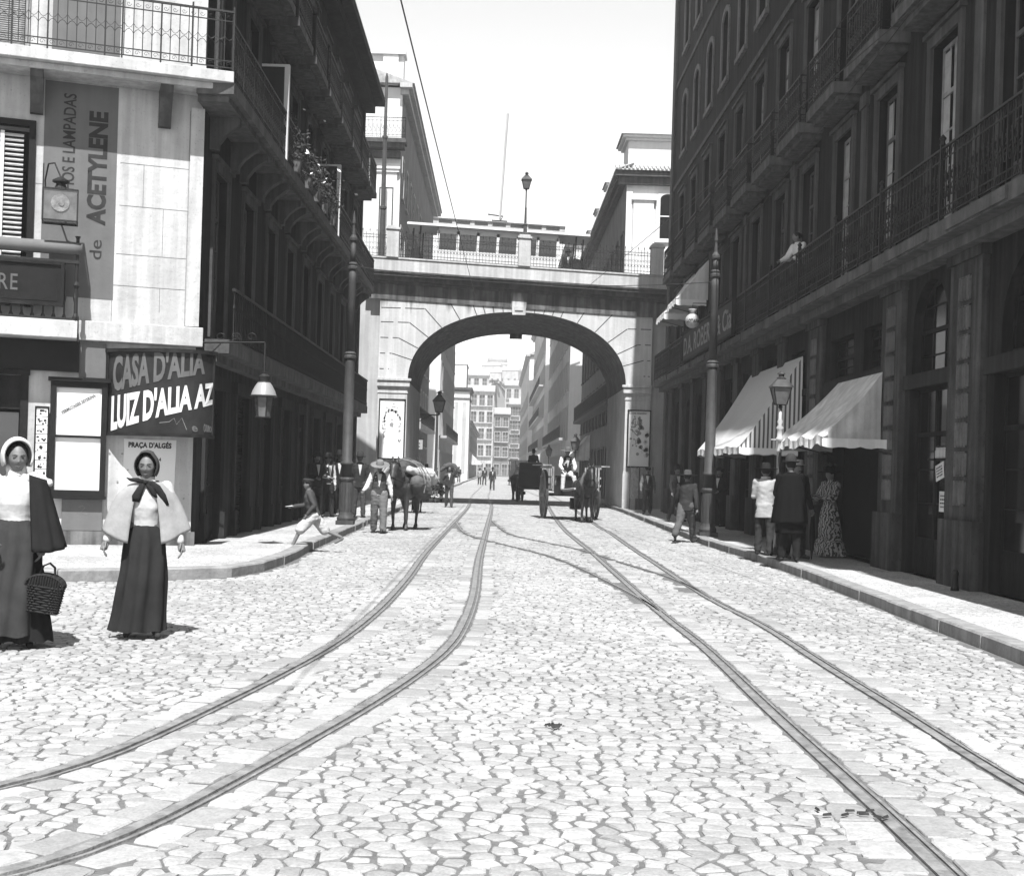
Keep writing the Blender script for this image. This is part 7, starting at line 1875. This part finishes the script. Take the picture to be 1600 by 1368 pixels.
    for sx in (-1,1): b.tube([(sx*.108,-1.08,hz_-.02),(sx*.085,-1.2,hz_-.22),(sx*.072,-1.27,hz_-.36)], .010, 4); b.tube([(sx*.075,-1.27,hz_-.38),(sx*.2,-.8,1.2),(sx*.27,.2,1.28)], .009, 4)
    S3(b, s); b.build('bridle', M['hair'], t)
    return t
# pack horse on the left with panniers and white sacks
ph = horse('pack_horse', 'brown pack horse with a white blaze led by the man in the straw hat', (-2.28, 31.7, 0), -10, .98, 'coat_bay', ((10,-4),(-6,10)), .06)
pk = thing('pack_load', 'bundle of pale sacks and bulging panniers roped on the pack horse', 'load', (-2.28, 31.7, 0), radians(-10))
for sx in (-1,1):
    b = MB(); b.limb([(sx*.38,-.30,1.18),(sx*.44,.05,1.0),(sx*.40,.42,1.12)], [.19,.25,.2], 12); obj('pannier', fuse(b, .022, 3, 'p', wrinkle(.02, 8)), cloth(.085), pk)
    b = MB(); b.limb([(sx*.20,-.42,1.50),(sx*.34,-.1,1.42),(sx*.46,.35,1.30)], [.09,.11,.10], 10); obj('sack', fuse(b, .018, 3, 'p', wrinkle(.012, 10)), cloth(.40), pk)
b = MB(); b.limb([(0,-.35,1.50),(0,.1,1.56),(0,.55,1.50)], [.20,.24,.2], 12); obj('bundle', fuse(b, .022, 3, 'p', wrinkle(.025, 8)), cloth(.06), pk)
b = MB(); b.limb([(.25,.45,1.46),(.45,.75,1.40),(.52,.95,1.25)], [.12,.15,.12], 10); obj('sack', fuse(b, .02, 3, 'p', wrinkle(.015, 9)), cloth(.46), pk)
b = MB()
for y in (-.25,.05,.35): b.tube([(.58*cos(a), y, 1.12+.62*sin(a)) for a in [pi*k/12-.3 for k in range(15)]], .014, 5)
b.build('rope', cloth(.2), pk)
# second loaded donkey behind, and handcart with its man
dk = horse('donkey', 'dark loaded donkey behind the pack horse at the left pier', (-2.85, 44.0, 0), -14, .72, 'coat_dark', ((8,-8),(-8,8)), .2, False)
pk = thing('pack_load', 'dark bushy fodder load covering the donkey behind the pack horse', 'load', (-2.85, 44.0, 0), radians(-14))
b = leafy(5, 1500, .85, .95, .9, .07); b.xf(lambda p: p + V(0,0,.45)); b.build('fodder', M['leaf'], pk)
b = MB(); b.limb([(.1,-.3,1.18),(.3,.3,1.2)], [.17,.19], 10); obj('sack', fuse(b, .02, 3, 'p', wrinkle(.015, 9)), cloth(.42), pk)
man('man in white shirt and dark waistcoat beside a handcart wheel past the left pier', (-3.35, 60.5, 0), 12, 1.64, dict(la=(20,20,40,10), ra=(20,20,40,10), lf=10), .03, .05, 'fedora', .02, 'vest')
def wheel(parent, c, R, n=14, ax='x', name='wheel', m='wood', tyre='iron', w=.04):
    h = MB(); f_ = MB(); 
    f_.rings([[(c[0]+o, c[1]+r*cos(a), c[2]+r*sin(a)) for o, r in ((-w,R),(w,R),(w,R-.07),(-w,R-.07))] for a in [2*pi*k/36 for k in range(36)]+[2*pi-1e-4]], True)
    for k in range(n): a = 2*pi*k/n; f_.tube([(c[0],c[1]+.08*cos(a),c[2]+.08*sin(a)),(c[0],c[1]+(R-.05)*cos(a),c[2]+(R-.05)*sin(a))], .022, 5)
    f_.lathe([(.06,-.16),(.09,-.10),(.11,0),(.09,.10),(.06,.16)], c, 12, 'x'); o = f_.build(name, M[m], parent)
    t_ = MB(); t_.rings([[(c[0]+q, c[1]+r*cos(a), c[2]+r*sin(a)) for q, r in ((-w-.002,R+.015),(w+.002,R+.015),(w+.002,R+.001),(-w-.002,R+.001))] for a in [2*pi*k/36 for k in range(36)]+[2*pi-1e-4]]); t_.build('tyre', M[tyre], o); return o
hc = thing('handcart', 'small two-wheeled handcart with a load past the left pier of the arch', 'cart', (-2.95, 60.2, 0), radians(8))
wheel(hc, (-.35,0,.42), .42, 10); wheel(hc, (.35,0,.42), .42, 10)
b = MB(); b.box(-.30,.30,-.7,.7,.52,.60); b.box(-.30,-.27,-.7,.7,.601,.85); b.box(.27,.30,-.7,.7,.601,.85); b.tube([(-.25,-.7,.56),(-.25,-1.3,.7)], .025, 6); b.tube([(.25,-.7,.56),(.25,-1.3,.7)], .025, 6); b.build('bed', M['wood'], hc)
b = MB(); b.limb([(0,-.4,.75),(0,.4,.8)], [.24,.26], 10); obj('bundle', fuse(b, .025, 3, 'p', wrinkle(.02, 8)), cloth(.2), hc)
# the big two-wheeled dray with its driver
ch = horse('cart_horse', 'dark cart horse with a white blaze between the shafts facing the camera', (2.78, 40.1, 0), 5, 1.0, 'coat_dark', ((12,-8),(-8,10)), .05)
b = MB()
for sx in (-1,1): b.tube([(sx*.2,-.70,1.02),(sx*.24,-.66,1.25),(sx*.14,-.62,1.50),(0,-.6,1.60)], [.05,.065,.055,.04], 8)
b.build('collar', cloth(.08), ch, smooth=True)
b = MB(); b.box(-.14,.14,-.2,.15,1.36,1.44); b.tube([(.31*cos(a), -.02, 1.08+.35*sin(a)) for a in [2*pi*k/18 for k in range(19)]], .02, 4); b.build('saddle_pad', cloth(.03), ch)
dr = thing('dray_cart', 'large two-wheeled dray with slatted sides standing behind the dark cart horse', 'cart', (2.42, 42.5, 0), radians(6))
wheel(dr, (-.86,0,.80), .80, 14, m='pale_wood', tyre='grey_iron'); wheel(dr, (.86,0,.80), .80, 14, m='pale_wood', tyre='grey_iron')
b = MB(); b.box(-.70,.70,-1.3,1.4,.92,1.0); b.box(-.72,.72,-1.34,-1.30,.80,1.12); b.box(-.9,.9,-.05,.05,.75,.85); b.build('bed', M['wood'], dr)
for sx in (-1,1):
    b = MB(); b.tube([(sx*.45,-1.3,.96),(sx*.40,-2.4,1.0),(sx*.36,-3.2,1.05)], [.05,.045,.035], 7); b.build('shaft', M['pale_wood'], dr)
    b = MB()
    for y in (-1.2,-.7,-.2,.3,.8,1.3): b.box(sx*.74-.025,sx*.74+.025,y-.025,y+.025,.95,1.72)
    for z in (1.1,1.35,1.66): b.box(sx*.74-.02+.045*sx,sx*.74+.02+.045*sx,-1.3,1.4,z,z+.06)
    b.box(sx*.95-.14,sx*.95+.14,-1.25,1.35,1.74,1.78); b.build('side_rack', M['pale_wood'], dr)
b = MB(); b.box(-.6,.6,-1.2,-.95,1.0,1.38); b.box(-.62,.62,-1.28,-.82,1.38,1.43); b.build('seat', M['wood'], dr)
b = MB(); b.box(-.60,.1,-1.36,-1.345,.80,1.28); b.box(-.55,.05,-1.375,-1.36,1.0,1.16); b.box(-.1,.22,-1.0,-.7,.35,.72); b.build('front_board', M['black_paint'], dr)
b = MB(); b.limb([(-.35,-.2,1.12),(.3,.5,1.15)], [.22,.25], 10); b.limb([(.2,-.4,1.1),(-.2,.9,1.1)], [.2,.22], 10); obj('load', fuse(b, .03, 3, 'p', wrinkle(.03, 6)), cloth(.10), dr)
t, f = man('cart driver in wide hat and white shirt seated on the dray', (2.25, 41.55, 0), 8, 1.70, dict(lf=72, lk=70, rf=76, rk=72, lo=.22, ro=.22, la=(30,14,38,22), ra=(30,14,38,22), lean=8, hp=12, sit=1.50), .022, .42, 'wide', .09, 'vest', must=False)
# dark two-wheeled carriage seen farther on, going away, and its horse
horse('carriage_horse', 'dark horse drawing the black carriage beyond the arch', (1.05, 67.6, 0), 176, 1.0, 'coat_dark', ((10,-10),(-10,10)), .0, False)
cg = thing('black_carriage', 'black horse carriage going away under the far side of the arch', 'carriage', (1.72, 64.0, 0), radians(-8))
for sx in (-1,1): wheel(cg, (sx*.62,-.5,.62), .62, 12, w=.025); wheel(cg, (sx*.58,1.2,.42), .42, 10, w=.025)
b = MB(); b.prism([(-1.0,.75),(.3,.62),(.9,.75),(1.0,1.15),(1.0,1.35),(-.05,1.35),(-.1,1.9),(-.25,2.0),(-.9,1.95),(-1.1,1.5)], lambda p, d: (d, p[0], p[1]), -.52, .52); b.build('body', M['black_paint'], cg, bevel=.04)
b = MB(); b.box(-.45,.45,.35,.85,1.36,1.62); b.build('box_seat', M['hair'], cg)
for sx in (-1,1): b = MB(); b.tube([(sx*.3,1.3,.7),(sx*.32-.2,2.6,.95),(sx*.30-.45,4.3,1.0)], .03, 6); b.build('shaft', M['wood'], cg)
man('coachman in black coat and broad hat seated on the black carriage', (1.80, 64.55, 0), 172, 1.72, dict(lf=70, lk=65, rf=70, rk=65, la=(30,12,40,20), ra=(30,12,40,20), sit=1.78, lean=6), .012, .014, 'fedora', .012, must=False, flare=.03, hem=.74)
# distant omnibus
ob = thing('horse_omnibus', 'distant covered omnibus with windows far down the street right of the tracks', 'omnibus', (2.2, 136, 0), 0)
b = MB(); b.box(-.95,.95,-1.9,1.9,.7,1.5); b.box(-1.05,1.05,-2.2,2.2,2.55,2.66); b.build('body', M['grey_plaster'], ob)
for x in (-.9,-.3,.3,.9): b = MB(); b.box(x-.04,x+.04,-1.9,-1.84,1.5,2.55); b.box(x-.04,x+.04,1.84,1.9,1.5,2.55); b.build('post', M['wood'], ob)
b = MB(); b.box(-.8,.8,-1.7,1.7,1.5,2.5); b.build('pane', M['glass'], ob)
for sx in (-1,1):
    for y in (-1.2,1.2): wheel(ob, (sx*.9,y,.45), .45, 10)
horse('omnibus_horse', 'distant dark horse pulling the far omnibus', (2.2, 131.5, 0), 0, 1.0, 'coat_dark', ((8,-8),(-8,8)), .0, False)
bpy.data.scenes.remove(WORK)
